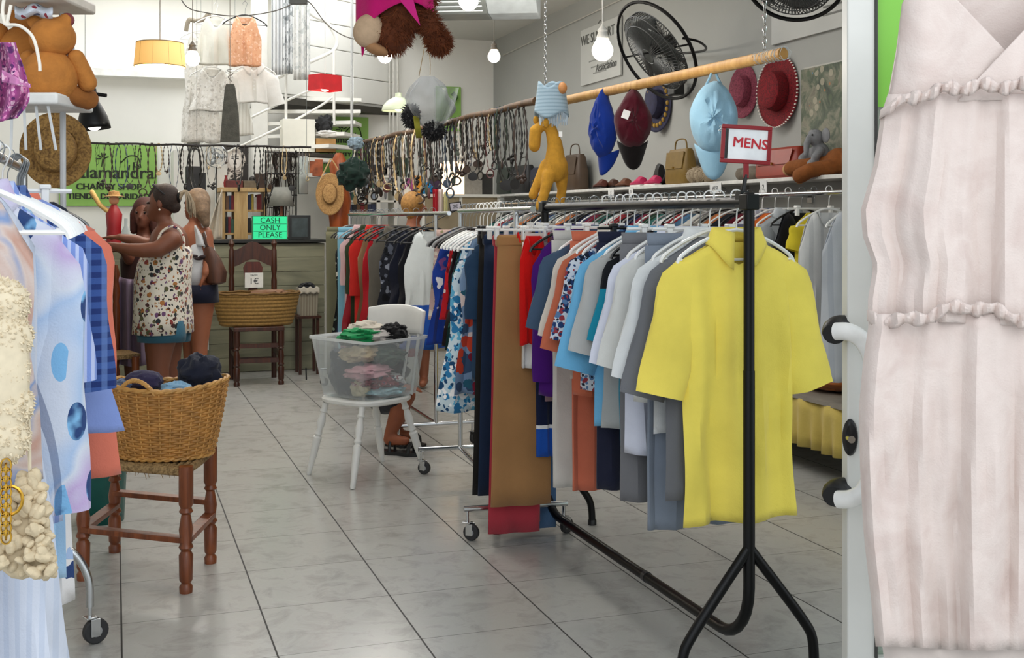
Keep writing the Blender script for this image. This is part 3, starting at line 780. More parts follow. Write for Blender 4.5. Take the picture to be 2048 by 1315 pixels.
# ================================================================ the rack by the entrance
gL = 'clothes on the entrance rack'
LH = 1.5145
def putL(kind, label, m, y, right_px, py, hang='white', **kw):
    X1 = ratio(right_px) * y; hw = kw.pop('hw', .22)
    return garment(kind, label, m, kw.pop('x', LX), y, LH, kw.pop('L', None) or drop(right_px, py, X1, y, LH), hw, kw.pop('rz', 0), hang, group=gL, **kw)
BLUESTR = cloth('#7f97d6', 'stripev', ('#c3cdec',), 420, th=.2)
L_ITEMS = [
 ('dress', 'blush pink dress with blue and peach stains on the entrance rack', cloth('#dccac2', 'water', ('#c9b0a6', '#bf9787', '#cdbcb4', '#7d94bd', '#cbb8ae', '#c07f70'), 6), 2.12, 955, .165, 'white', dict(flare=1.1, arm=.03, A=.02)),
 ('dress', 'long white button-through dress showing below the blush pink dress', cloth('#c9ceda', 'stripev', ('#bcc4d4',), 300, th=.2), 2.23, 1400, .165, 'white', dict(flare=1.45, arm=.02, A=.02)),
 ('shirt', 'white blouse with large blue leaves and lilac watercolour stains', cloth('#e4e8f0', 'leaf', ('#2c4373', '#7fb4dd'), 7), 2.36, 945, .2, 'white', dict(sl=.52, w1=.07, out=.05, A=.016)),
 ('shirt', 'fine blue and white striped shirt with a gathered hem', BLUESTR, 2.5, 1042, .2, 'white', dict(sl=.3, out=.1)),
 ('dress', 'pale sky blue dress whose hem hangs below the striped shirt', cloth('#a8cbe6'), 2.6, 1150, .19, 'white', dict(arm=.05, flare=1.05)),
 ('top', 'white top with peach and navy blossom hem', cloth('#e6e2e0', 'floral', ('#e0a592', '#2c4373', '#a9bfe0'), 12, th=.35), 2.7, 1195, .215, 'white', dict(flare=1.0)),
 ('shirt', 'navy blue plaid shirt with rolled sleeves on the entrance rack', cloth('#3a5593', 'plaid', ('#1f2f66', '#6f8cc4'), 230, th=.1), 2.81, 760, .235, 'white', dict(sl=.36, w1=.075, out=.1)),
 ('top', 'cornflower blue crinkled blouse under the plaid shirt', cloth('#8ba0dc'), 2.93, 860, .262, 'white', dict(flare=1.3, A=.03)),
 ('dress', 'bright royal blue dress whose hem hangs lowest on the entrance rack', cloth('#1f45b4'), 3.04, 1258, .15, 'clip', dict(flare=.9)),
 ('shirt', 'coral pink linen shirt dress, widest garment on the entrance rack', cloth('#e57f67'), 3.2, 952, .258, 'white', dict(sl=.38, w1=.07, out=.05, flare=1.3)),
 ('top', 'dark navy top with small pale flowers behind the coral dress', cloth('#1b2233', 'floral', ('#7d98b3', '#c9ced6'), 24, th=.3), 3.34, 735, .27, 'black', dict(flare=1.0)),
]
for kind, lab, m, y, py, hw, hg, kw in L_ITEMS:
    garment(kind, lab, m, LX, y, LH, drop(0, py, LX + hw, y, LH), hw, RN.uniform(-.03, .03), hg, group=gL, **kw)
for i in range(12):
    hanger('wire', (LX, 3.66 + i * .022, LH), RN.uniform(-.2, .2), 'empty thin wire hanger, %s of the bundle from the far end of the entrance rack' % ('twelfth eleventh tenth ninth eighth seventh sixth fifth fourth third second first'.split()[i]), 'empty hangers on the entrance rack')
# ================================================================ pale pink dress by the door
DP = 2.32
LINEN = cloth('#d2c0b8', 'water', ('#cdbab2', '#d9cac2', '#d2c1b9'), 9)
dr = thing('dress', 'pale pink tiered linen dress with crossed V neck hanging before the shop door', 'dress', P(2010, 1290, DP))
def pr(px, py, off=0): return P(px, py, DP - off)
EDG = [(-60, 150), (0, 205), (100, 218), (200, 236), (215, 245), (330, 262), (420, 288), (470, 284), (530, 262), (600, 274), (650, 272), (720, 282), (820, 290), (950, 286), (1080, 277), (1200, 262), (1315, 250), (1360, 245)]
def hwid(py):
    for (a, wa), (c, wc) in zip(EDG, EDG[1:]):
        if py <= c: return wa + (wc - wa) * (py - a) / (c - a)
    return EDG[-1][1]
def tier(y0, y1, A, k, ph, bulge=.0, over=0, nx=60, ny=26, crease=.4):
    def fn(i, t):
        front = i < .5; u = -1 + 4 * i if front else 3 - 4 * i
        py = y0 + (y1 - y0) * t; w = hwid(py) + over * t
        py += 4 * sin(u * 4 + ph) * t
        amp = A * (.35 + .65 * t ** .7)
        f = amp * (sin(u * k + ph + .9 * t * sin(ph + u * 3)) + .6 * sin(u * k * 2.13 + 1.7 * ph + 1.2 * t) + .35 * sin(u * k * 4.7 + t * 2.2 + ph))
        f += amp * crease * noise.noise(Vector((u * 9, t * 5 + ph * 3, ph)))
        dpt = (.055 + bulge) * sqrt(max(0, 1 - u ** 4)) * (1 if front else -1)
        return pr(2010 + u * w, py, dpt + f)
    return MB().grid(fn, 2 * nx, ny, True)
yoke = 178
def bodice(s):
    def fn(i, t):                       # i across from armhole edge to the crossing edge
        py = -60 + (yoke + 22 + 60) * t
        inner = s * (-1) * (130 * (1 - (py + 60) / 155) if True else 0)
        inner = -s * min(95, (py - 100) * .95)
        outer = s * hwid(py)
        x = outer + (inner - outer) * i
        bend = .05 * sqrt(max(0, 1 - (x / (hwid(py) + 1)) ** 4)) + .006 * s
        f = .004 * sin(x * .06 + s) + .006 * noise.noise(Vector((x * .01, py * .006, s)))
        return pr(2010 + x, py + 14 * abs(x / 240) ** 2 * t, bend + f)
    return MB().grid(fn, 30, 24)
for s in (-1, 1):
    obj('bodice_front', bodice(s), LINEN, dr, mods=[SOL(.0015)])
def backp(i, t):
    u = -1 + 2 * i; py = -60 + 260 * t; return pr(2010 + u * (hwid(py) - 1), py, -.05 * sqrt(max(0, 1 - u ** 4)))
obj('bodice_back', MB().grid(backp, 20, 10), LINEN, dr, mods=[SOL(.0015)])
obj('skirt_tier', tier(188, 648, .017, 9.5, .4), LINEN, dr, mods=[SOL(.0015)])
obj('skirt_tier', tier(628, 1296, .024, 7.5, 2.2, .006, 6, crease=.8), LINEN, dr, mods=[SOL(.0015)])
obj('underskirt', tier(1000, 1370, .004, 7, 4.1, -.04, -10), plain('#d6c9c1', .9), dr, mods=[SOL(.0015)])
def ruffle(yf, A, ph, n=110):
    pts = []; rr = []
    b = MB()
    def fn(i, t):
        front = i < .5; u = -1 + 4 * i if front else 3 - 4 * i
        py = yf(u) + (t - .5) * (24 + 7 * sin(u * 41 + ph)) + 5 * sin(u * 19 + ph * 2)
        w = hwid(py) + 2
        dd = (.084 + .008 * sin(u * 75 + ph + t * 2) + .006 * sin(u * 39 + t)) * sqrt(max(0, 1 - u ** 4)) + .006 * sin(pi * t)
        f = A * (sin(u * 8.5 + .4) * .9)
        return pr(2010 + u * w, py, dd * (1 if front else -1) + f)
    return b.grid(fn, n * 2, 4, True)
obj('ruffle', ruffle(lambda u: 172 + 52 * abs(u) ** 3, .004, 1.), LINEN, dr, mods=[SOL(.003)])
obj('ruffle', ruffle(lambda u: 628 + 14 * sin(u * 6) - 26 * (abs(u) < .35) * 0, .010, 3.), LINEN, dr, mods=[SOL(.003)])
b = MB()
for s in (-1, 1): b.tube(catmull([pr(2010 + s * 150, -58, .02), pr(2010 + s * 120, -150, 0), pr(2010 + s * 95, -190, -.02)], 4), .008, 8)
obj('shoulder_straps', b, LINEN, dr)
hk = MB().tube([pr(1860, -120), pr(2010, -215), pr(2160, -120)], .006, 8).tube(catmull([pr(2010, -215), pr(2010, -235), pr(2022, -250), pr(2012, -268), pr(1998, -260)], 4), .003, 6)
solo('clothes_hanger', hk, BLKPL, 'black hanger carrying the pale pink tiered dress', 'hanger')

# ================================================================ things on the entrance rack
def fuzz(mb, ells, n, ln, w, seedv=1, grav=.3):
    r = random.Random(seedv)
    for _ in range(n):
        c, rad, m = r.choice(ells)
        d = Vector((r.gauss(0, 1), r.gauss(0, 1), r.gauss(0, 1))).normalized()
        p = Vector((d.x * rad[0], d.y * rad[1], d.z * rad[2])); nn = Vector((d.x / rad[0], d.y / rad[1], d.z / rad[2])).normalized()
        if m is not None: p = m @ p; nn = m @ nn
        p += Vector(c); nn = (nn + Vector((r.gauss(0, .35), r.gauss(0, .35), r.gauss(0, .35) - grav))).normalized()
        u, v = frame_of(nn); p = p - nn * ln * .15
        tip = p + nn * ln * r.uniform(.6, 1.2)
        mb.add([p + u * w, p - u * w * .5 + v * w * .87, p - u * w * .5 - v * w * .87, tip], [(0, 1, 3), (1, 2, 3), (2, 0, 3)])
    return mb
def Lp(px, py, d): return P(px, py, d)
c0 = Lp(-2, 745, 1.8); b = MB()
els = [(c0 + Vector((0, 0, .105 - i * .052)), (.045 + .005 * (i % 2), .027, .042), None) for i in range(5)]
for c, r, _ in els: b.ell(c, r, 14, 10)
b.ell(c0 + Vector((0, 0, 0)), (.045, .03, .14), 14, 12)
fuzz(b, els, 2600, .005, .003, 4, .1)
fz = thing('fleece_bag', 'cream curly fleece bag hanging frontmost on the entrance rack', 'bag', c0)
obj('fleece_body', b, plain('#dccdb0', .95, 0, .06, 60), fz, smooth=True)
obj('strap', MB().tube([c0 + Vector((-.02, .0, .1)), c0 + Vector((-.03, .03, .3)), Vector((LX, c0.y + .02, 1.49))], .003, 6), plain('#c9b795', .8), fz)
# crochet bag with gold chain
cb = thing('crochet_bag', 'cream crocheted bag with chunky bobbles and a gold chain', 'bag', Lp(50, 1120, 1.84)); b = MB(); r = random.Random(5)
for i in range(210):
    t = r.random() ** .8; yy = 950 + 195 * t; half = 18 + 52 * t
    cc = Lp(62 - 22 * t + r.uniform(-1, 1) * half, yy, 1.84 + r.uniform(-.027, .027) * (.4 + t))
    q = r.uniform(.006, .012); b.ell(cc, (q * 1.3, q, q * .8), 7, 5, Matrix.Rotation(r.uniform(0, 3), 4, 'Y'))
b.ell(Lp(45, 1080, 1.84), (.043, .018, .062), 12, 8)
obj('crochet_body', b, plain('#cbb999', .95, 0, .12, 80), cb)
pts = [Lp(12, 930 + i * 9, 1.785) for i in range(17)]; b = MB()
for i, p in enumerate(pts):
    m = Matrix.Rotation((i % 2) * pi / 2, 4, 'Z')
    b.tube([p + m @ Vector((.0075 * cos(a), 0, .0105 * sin(a))) for a in [2 * pi * k / 10 for k in range(10)]], .0016, 5, True)
obj('gold_chain', b, plain('#c79a3c', .25, 1, .1), cb)
b = MB().tube([Lp(20, 1000, 1.79) + Vector((.018 * cos(a), 0, .022 * sin(a))) for a in [2 * pi * k / 14 for k in range(14)]], .0028, 6, True)
obj('gold_ring', b, plain('#c79a3c', .25, 1, .1), cb)
obj('strap', MB().tube(catmull([Lp(60, 955, 1.84), Lp(40, 700, 1.84), Vector((LX + .03, 2.0, 1.485))], 4), .003, 6), plain('#d8cbb0', .9), cb)
# purple print scarf + toys on the wire stand above
ps = thing('scarf', 'magenta pink patterned scarf draped at the top of the entrance rack', 'scarf', Lp(15, 200, 2.2))
def sc(i, t):
    px = -30 + (60 + 28 * sin(t * 3)) * i; py = 85 + 165 * t + 20 * i * sin(t * 4)
    return Lp(px, py, 2.2 + .015 * sin(i * 14 + t * 3) + .01 * sin(t * 9))
obj('scarf_cloth', MB().grid(sc, 30, 24), cloth('#a24a86', 'floral2', ('#d986b4', '#5c2a63', '#e7b9cf'), 60, th=.4), ps, mods=[SOL(.003)])
obj('scarf_end', MB().grid(lambda i, t: Lp(5 + 55 * i, 140 + 24 * t + 28 * i * (1 - .6 * t), 2.17 + .01 * sin(9 * i)), 14, 5), cloth('#c27aa8', 'floral2', ('#8a3a78', '#e7b9cf'), 60, th=.4), ps, mods=[SOL(.003)])
# white shelf board & basket of plush toys
TD = 3.1
tf = plain('#b06f2c', .9, 0, .14, 30, .5); tf2 = plain('#8f561f', .9, 0, .14, 30, .5)
st = thing('toy_shelf', 'white wire stand with a shelf board holding the orange plush bears', 'shelf', Lp(70, 205, TD))
def tub(pts, r, n=8, **k): return MB().tube(pts, r, n, **k)
m = Lp(40, 206, TD)
obj('shelf_board', MB().box(m, (.3, .26, .03), -YAW), plain('#d8d6d0', .5), st, mods=[BEV(.006)])
obj('shelf_board', MB().box(Lp(60, 2, TD), (.26, .26, .03), -YAW), plain('#d9cfc0', .5), st, mods=[BEV(.006)])
for q in (-55, 125): obj('post', MB().tube([Lp(q, 5, TD + .1), Lp(q + 2, 640, TD + .1)], .008, 8), plain('#b9bab8', .4), st)
for k in range(5): obj('wire_rib', MB().tube([Lp(0 + k * 24, 212, TD - .1), Lp(-8 + k * 30, 300, TD - .1)], .004, 6), plain('#c9cac8', .4), st)
def orange_bear(lab, cx, cy, s, d, dz=0):
    c = Lp(cx, cy, d); t = thing('plush_bear', lab, 'plush toy', c + Vector((0, 0, -.1 * s)), 'orange plush bears on the white shelf')
    b = MB()
    b.ell(c + Vector((0, 0, -.03 * s)), (.085 * s, .075 * s, .085 * s), 18, 12)
    obj('bear_body', b, tf, t, mods=BL(.006))
    b = MB().ell(c + Vector((-.01, 0, .088 * s)), (.07 * s, .06 * s, .062 * s), 18, 12)
    for e in (-1, 1): b.ell(c + Vector((e * .05 * s, 0, .14 * s)), (.022 * s, .014 * s, .022 * s), 10, 8)
    b.ell(c + Vector((0, -.052 * s, .075 * s)), (.03 * s, .025 * s, .024 * s), 12, 8)
    obj('bear_head', b, tf, t, mods=BL(.006))
    for e in (-1, 1):
        obj('bear_leg', MB().cap(c + Vector((e * .05 * s, -.03 * s, -.075 * s)), .03 * s, c + Vector((e * .075 * s, -.09 * s, -.085 * s)), .033 * s), tf2, t)
        obj('bear_arm', MB().cap(c + Vector((e * .075 * s, -.02 * s, .03 * s)), .025 * s, c + Vector((e * .095 * s, -.05 * s, -.04 * s)), .028 * s), tf, t)
    b = MB().ell(c + Vector((0, -.078 * s, .082 * s)), (.009 * s, .006 * s, .006 * s), 8, 6)
    for e in (-1, 1): b.ell(c + Vector((e * .028 * s, -.058 * s, .105 * s)), (.006 * s,) * 3, 8, 6)
    obj('bear_nose', b, BLKPL, t)
    return t
orange_bear('tan orange plush bear sitting with its back turned on the white shelf beside the scarf', 98, 135, .88, TD - .05).rotation_euler.z = 2.7
orange_bear('tan orange plush bear squeezed behind the one with its back turned', 52, 84, .85, TD + .1).rotation_euler.z = 3.6
b = MB().ell(Lp(128, 110, TD + .02), (.028, .05, .07), 14, 10)
solo('plush_toy', b, plain('#a9b3b8', .9, 0, .08, 40, .5), 'pale grey blue plush toy tucked beside the orange bears', 'plush toy')
b = MB().grid(lambda i, t: Lp(30 + 75 * i, 12 + 22 * t + 5 * sin(i * 9), TD - .06 - .03 * sin(3 * t) + .012 * sin(i * 11)), 20, 8)
solo('scarf', b, cloth('#cdd3dc', 'dots', ('#8e1f2f', '#3c4a74'), 34, th=.28), 'pale scarf with dark red dots stuffed above the orange bears', 'scarf', mods=[SOL(.004)])
b = MB().grid(lambda i, t: Lp(28 + 40 * i, 30 + 155 * t, TD + .12 + .02 * sin(i * 8 + t * 3)), 12, 10)
solo('towel', b, cloth('#1f6f86'), 'teal blue towel behind the orange plush bears', 'towel', mods=[SOL(.006)])
b = MB().lathe([(.004, -.01), (.017, -.006), (.019, 0), (.017, .006), (.004, .01)], 16, Lp(134, 40, TD - .05), Matrix.Rotation(pi / 2, 4, 'X'))
solo('hair_pompom', b, plain('#6d1a20', .6), 'small round dark red ornament at the edge of the upper shelf board', 'ornament')
b = MB().tube(catmull([Lp(12, 50, 2.4), Lp(40, 52, 2.4), Lp(66, 75, 2.4), Lp(78, 120, 2.4), Lp(80, 142, 2.4)], 6), .0035, 8)
b.tube(catmull([Lp(12, -20, 2.4), Lp(5, 20, 2.4), Lp(12, 50, 2.4), Lp(22, 10, 2.4)], 6), .0035, 8)
solo('cord', b, plain('#e9e1d2', .8), 'cream cord looping down in front of the orange plush bears', 'cord')
# straw boater hat
STRAW = None
def straw_mat(c1, c2, sc=140):
    n = NT('straw'); n.set(.8); co = n.coord(); f = n.noise(sc * 1.3, 3, co, .6); f2 = n.noise(sc * .35, 2, co, .5, 2.5)
    k = n.math('ADD', n.math('MULTIPLY', f2, .5), n.math('MULTIPLY', f, .5))
    n.col(n.ramp(k, [(.38, c2), (.6, c1)])); n.bump(k, .8, .006); return n.m
STRAW = straw_mat('#a07a40', '#5f4118', 90); STRAW2 = straw_mat('#c39a63', '#8f6a3c')
def hat(name, label, c, nrm, R_, rc, hc, m, band=None, oval=1.15, brim_curl=.0, extra=None, up=None, group=None):
    """hat whose crown axis points along nrm"""
    n = Vector(nrm).normalized(); u = (up or UP); x = u.cross(n).normalized(); y = n.cross(x)
    M4 = Matrix.Translation(c) @ Matrix(((x.x, y.x, n.x, 0), (x.y, y.y, n.y, 0), (x.z, y.z, n.z, 0), (0, 0, 0, 1)))
    t = thing(name, label, 'hat', c, group)
    prof = [(rc * .02, hc), (rc * .5, hc * .995), (rc * .82, hc * .96), (rc * .95, hc * .86), (rc, hc * .5), (rc * 1.02, .008)]
    sqz = Matrix.Diagonal((1, oval, 1, 1))
    obj('crown', MB().lathe(prof, 36, (0, 0, 0), M4 @ sqz, caps=True), m, t)
    def br(i, q):
        a = 2 * pi * i; rr = rc * 1.0 + (R_ - rc) * q
        return M4 @ Vector((rr * cos(a), rr * oval * sin(a) * (1 - .0 * q), .004 + brim_curl * q ** 2 * (abs(cos(a)) ** 2) * 1.0 + .004 * sin(3 * a) * q))
    obj('brim', MB().grid(br, 48, 6, True), m, t, mods=[SOL(.004)])
    if band: obj('hat_band', MB().lathe([(rc * 1.035, .008), (rc * 1.03, .03)], 36, (0, 0, 0), M4 @ sqz, caps=False), band, t, mods=[SOL(.002)])
    return t, M4
hat('straw_hat', 'golden straw boater hat with a wide brim hanging above the entrance rack', P(112, 300, 4.4), -FW + RT * .3 + UP * .05, .128, .075, .075, STRAW, None, 1.12)
tag(obj('wire', MB().tube([P(108, 222, 4.42), P(104, 150, 4.42), P(98, 60, 4.45), P(96, -120, 4.45)], .0015, 5), WIRE), 'thin wire on which the golden straw boater hangs', 'wire')
# black clip spotlight
SD = 4.9
bl = thing('clamp_lamp', 'black bell-shaped clamp lamp lit on a short bar above the straw boater', 'lamp', P(182, 262, SD))
ax = (P(180, 176, SD) - P(190, 258, SD)).normalized(); q = ax.to_track_quat('Z', 'Y').to_matrix().to_4x4()
sc_ = .075 / .075
prof = [(.066, 0), (.064, .02), (.058, .05), (.048, .08), (.034, .11), (.027, .122), (.026, .168), (.022, .172)]
obj('lamp_shade', MB().lathe(prof, 28, P(189, 258, SD), q, caps=False), BLKMET, bl, mods=[SOL(.002)])
obj('lamp_cap', MB().lathe([(.001, .174), (.023, .172)], 20, P(189, 258, SD), q), BLKMET, bl)
obj('light_bulb', MB().ell(P(188, 247, SD), (.032, .032, .03)), glow('#fff3df', 14), bl)
obj('lamp_bar', MB().tube(catmull([P(124, 172, SD), P(140, 178, SD), P(165, 184, SD), P(213, 191, SD)], 4), .008, 10), BLKMET, bl)
obj('clamp', MB().box(P(128, 170, SD), (.02, .03, .05), -YAW).tube([P(124, 165, SD), P(122, 120, SD), P(120, -60, SD)], .006, 8), BLKMET, bl)

# ================================================================ stool with the laundry basket
WB = wood('#8a4a26', '#5a2b14', 5, .35)
def turned(a, c, r=.02, n=14, prof=None):
    a = Vector(a); c = Vector(c); L = (c - a).length; q = (c - a).to_track_quat('Z', 'Y').to_matrix().to_4x4()
    prof = prof or [(1.0, 0), (1.05, .05), (.72, .075), (1.02, .1), (1.05, .16), (1.1, .3), (.75, .33), (1.15, .36), (.85, .4), (1.1, .5), (.85, .58), (.7, .62), (1.1, .64), (.85, .67), (1.12, .7), (1.12, 1)]
    return MB().lathe([(r * x, L * z) for x, z in prof], n, a, q)
SF = Vector(P(372, 1183, 4.2)); S2 = P(421, 1118, 4.56); S3 = P(205, 1092, 4.82); S4 = P(150, 1158, 4.36)
for v in (SF, S2, S3, S4): v.z = 0
# square up: use SF and directions
ex = (SF - S4); ex.z = 0; w_ = .43; ex = ex.normalized(); ey = (S2 - SF).normalized()
S4 = SF - ex * .45; S3 = S2 - ex * .45
stl = thing('stool', 'turned brown wooden stool with a woven rush seat carrying the laundry basket', 'stool', (SF + S2 + S3 + S4) / 4)
ht = .455
for p in (SF, S2, S3, S4): obj('leg', turned(p, p + Vector((0, 0, ht)), .023), WB, stl)
for a, c, z in ((SF, S4, .19), (S2, S3, .24), (SF, S2, .19), (S3, S4, .19)):
    obj('rung', MB().bar(a + UP * z, c + UP * z, .045, .02), WB, stl, mods=[BEV(.003)], smooth=False)
def seatf(i, t):
    p = (S4 * (1 - i) + SF * i) * (1 - t) + (S3 * (1 - i) + S2 * i) * t
    k = max(abs(i - .5), abs(t - .5)) * 2
    return p + UP * (ht - .018 + .004 * sin(max(i, t) * 200) * .6 - .012 * (1 - k))
RUSH = straw_mat('#a98a5c', '#6b5230', 90)
ctr = (SF + S2 + S3 + S4) / 4
b = MB(); o = len(b.v)
for k in range(9):                      # wrapped rush rolls, concentric
    f = 1 - k * .115
    q = [ctr + (p - ctr) * f + UP * (ht - .022 - .0012 * k) for p in (SF, S2, S3, S4)]
    b.tube([x for a, c in zip(q, q[1:] + q[:1]) for x in (a, (a + c) / 2)], .0165, 8, True)
b.box(ctr + UP * (ht - .034), (.1, .1, .02))
obj('rush_seat', b, RUSH, stl)
b = MB()
for k in range(26):
    a = S4 * (1 - k / 25) + SF * (k / 25) + UP * (ht - .03); b.tube([a, a + Vector((RN.uniform(-.01, .01), -.006, -RN.uniform(.005, .03)))], .001, 4)
obj('loose_rush', b, RUSH, stl)
# basket
bc = Vector(ctr) + Vector((-.0, 0, ht)); bz0 = ht - .003
bc = P(333, 925, 4.42); bc.z = bz0
WK = plain('#b07c3c', .5, 0, .28, 26, .3, name='wicker'); WK2 = plain('#c4924e', .5, 0, .2, 26, .3)
bk = thing('laundry_basket', 'golden brown wicker laundry basket with two loop handles standing on the rush stool', 'basket', bc)
H_ = .275; NST = 34
def brad(t, a):
    rx = .168 + .058 * t ** .8; ry = .125 + .045 * t ** .8
    lift = 0
    return rx, ry
def bpt(a, t, off=0):
    rx, ry = brad(t, a); q = Vector(((rx + off) * cos(a), (ry + off) * sin(a), 0)); q = Matrix.Rotation(-YAW * .6, 3, 'Z') @ q
    return bc + q + UP * (H_ * t + .014 * t * cos(2 * a))
rows = 30
for k in range(0, 1):
    b = MB()
    def wv(i, t):
        r = int(min(rows - 1, t * rows)); fr = t * rows - r
        a = 2 * pi * i
        o = .0042 * sin(a * NST / 2 + (r % 2) * pi) + .0042 * sin(pi * fr)
        return bpt(a, t, o)
    b.grid(wv, NST * 8, rows * 4, True)
    obj('woven_wall', b, WK, bk, mods=[SOL(.003)], angle=0)
b = MB()
for s_ in range(NST // 1):
    a = 2 * pi * (s_ + .5) / NST
    b.tube([bpt(a, t, .003) for t in (0, .25, .5, .75, 1)], .0036, 5)
obj('stakes', b, WK2, bk)
for tt, rr in ((1.0, .009), (0.02, .008)):
    b = MB()
    for s_ in (0, pi): b.tube([bpt(2 * pi * i / 150, tt, .004 * cos(i * .75 + s_)) + UP * .004 * sin(i * .75 + s_) for i in range(150)], rr * .75, 6, True)
    obj('braided_rim' if tt == 1 else 'braided_foot', b, WK2, bk)
obj('basket_floor', MB().lathe([(.001, 0), (.12, 0)], 24, bc + UP * .006), WK, bk)
for a0 in (-1.95, 1.15):
    b = MB()
    for s_ in (0, 2.1, 4.2):
        pts = []
        for i in range(29):
            t = i / 28; a = a0 + (t - .5) * .62; hgt = sin(pi * t) ** .7
            pts.append(bpt(a, 1, .004 * cos(i * .9 + s_)) + UP * (.05 * hgt - .012 + .004 * sin(i * .9 + s_)))
        b.tube(pts, .0055, 6)
    obj('handle', b, WK2, bk)
# hats and clothes inside
def heap(name, label, c, r, m, cat, k=.2, sd=1, group=None, rot=0):
    b = MB()
    def fn(i, t):
        a = 2 * pi * i; q = -pi / 2 + pi * t
        d = Vector((cos(q) * cos(a), cos(q) * sin(a), sin(q)))
        f = 1 + k * noise.noise(d * 2.2 + Vector((sd * 7, 0, 0))) + k * .6 * noise.noise(d * 5 + Vector((0, sd * 5, 0))) - k * .5 * abs(noise.noise(d * 3.1 + Vector((0, 0, sd))))
        p = Vector((d.x * r[0], d.y * r[1], d.z * r[2])) * f
        return Vector(c) + Matrix.Rotation(rot, 3, 'Z') @ p
    b.grid(fn, 40, 24, True)
    return solo(name, b, m, label, cat, group)
NV = cloth('#23283a'); IND = cloth('#2b2d42')
heap('folded_jacket', 'dark navy jacket bundled high at the far side of the laundry basket', P(400, 745, 4.52), (.085, .08, .075), cloth('#232634'), 'jacket', .22, 3)
heap('beanie', 'dark purple velvet hat lying in the laundry basket', P(287, 762, 4.38), (.07, .06, .042), cloth('#35304c'), 'hat', .15, 5)
heap('folded_shirt', 'light blue shirt lying between dark garments in the laundry basket', P(352, 778, 4.33), (.055, .05, .03), cloth('#7fa8c6'), 'shirt', .25, 7)
heap('folded_jumper', 'black jumper filling the laundry basket below the hats', bc + UP * .2, (.16, .12, .06), cloth('#191b22'), 'jumper', .12, 8)
heap('folded_scarf', 'grey blue scarf at the near rim of the laundry basket', P(250, 768, 4.36), (.045, .05, .022), cloth('#5d6d8c'), 'scarf', .25, 9)
# teal bin behind the stool
b = MB().lathe([(.095, 0), (.11, .3), (.117, .3), (.117, .312)], 28, P(190, 1040, 5.15) * Vector((1, 1, 0)) if False else (lambda v: Vector((v.x, v.y, 0)))(P(203, 1040, 5.2)), caps=False)
tb = solo('waste_bin', b, plain('#0f5f58', .4), 'dark teal plastic bin standing behind the wooden stool', 'bin', mods=[SOL(.003)])

# ================================================================ white chair with the clear box
WPAINT = plain('#dcdcd8', .4, 0, .05, 8)
fl = [P(617, 948, 6.13), P(705, 978, 5.79), P(848, 935, 6.29), P(765, 922, 6.46)]
tp = [P(652, 797, 6.1), P(724, 806, 5.93), P(806, 797, 6.2), P(748, 794, 6.33)]
fl = [Vector((v.x, v.y, 0)) for v in fl]
sz = .385
tp = [Vector((v.x, v.y, sz)) for v in tp]
cc = sum(tp, Vector()) / 4
ch = thing('chair', 'white painted spindle chair with splayed turned legs carrying the clear box', 'chair', Vector((cc.x, cc.y, 0)))
PRF = [(.6, 0), (.75, .03), (.8, .12), (1.05, .3), (1.1, .45), (1.2, .52), (.75, .54), (1.1, .57), (.8, .62), (1.2, .72), (.95, .8), (.7, .86), (1.1, .88), (.8, .92), (.9, 1)]
for a, c in zip(fl, tp): obj('leg', turned(a, c, .019, 14, PRF), WPAINT, ch)
fdir = (tp[1] - cc).normalized(); seat_c = Vector((cc.x, cc.y, sz))
d1 = ((fl[0] + fl[1]) / 2 - (fl[2] + fl[3]) / 2); d1.z = 0; d1.normalize()     # towards the seat front
rz_c = atan2(d1.y, d1.x)
rt3 = Matrix.Rotation(rz_c, 4, 'Z')
def se(a, R0, z, nn=3.2):
    ca, sa = cos(a), sin(a); return Vector((R0 * abs(ca) ** (2 / nn) * (1 if ca > 0 else -1), R0 * abs(sa) ** (2 / nn) * (1 if sa > 0 else -1), z))
b = MB(); rs = []
for z, k in ((0, .93), (.008, .99), (.022, 1), (.03, .97), (.03, .1)): rs.append([seat_c + rt3.to_3x3() @ se(2 * pi * i / 40, .205 * k, z) for i in range(40)])
b.rings(rs); obj('seat', b, WPAINT, ch)
bx0 = seat_c - d1 * .17
sd = Vector((-d1.y, d1.x, 0))
rail = []
def backpt(u, t):    # u across -1..1, t height 0..1 (curved rail leaning back)
    return bx0 - d1 * (.05 * t + .055 * (1 - u * u) * t) + sd * u * (.19 + .02 * t) + UP * (.03 + .44 * t)
b = MB().grid(lambda i, t: backpt(-1 + 2 * i, .72 + .28 * t) + UP * (.022 * (1 - (2 * i - 1) ** 2) * (1 if t > .5 else -.5)) * 1, 20, 4)
obj('backrest', b, WPAINT, ch, mods=[SOL(.024), BEV(.006)])
for u in (-.86, -.43, 0, .43, .86): obj('spindle', turned(backpt(u, 0), backpt(u, .74), .009, 10), WPAINT, ch)
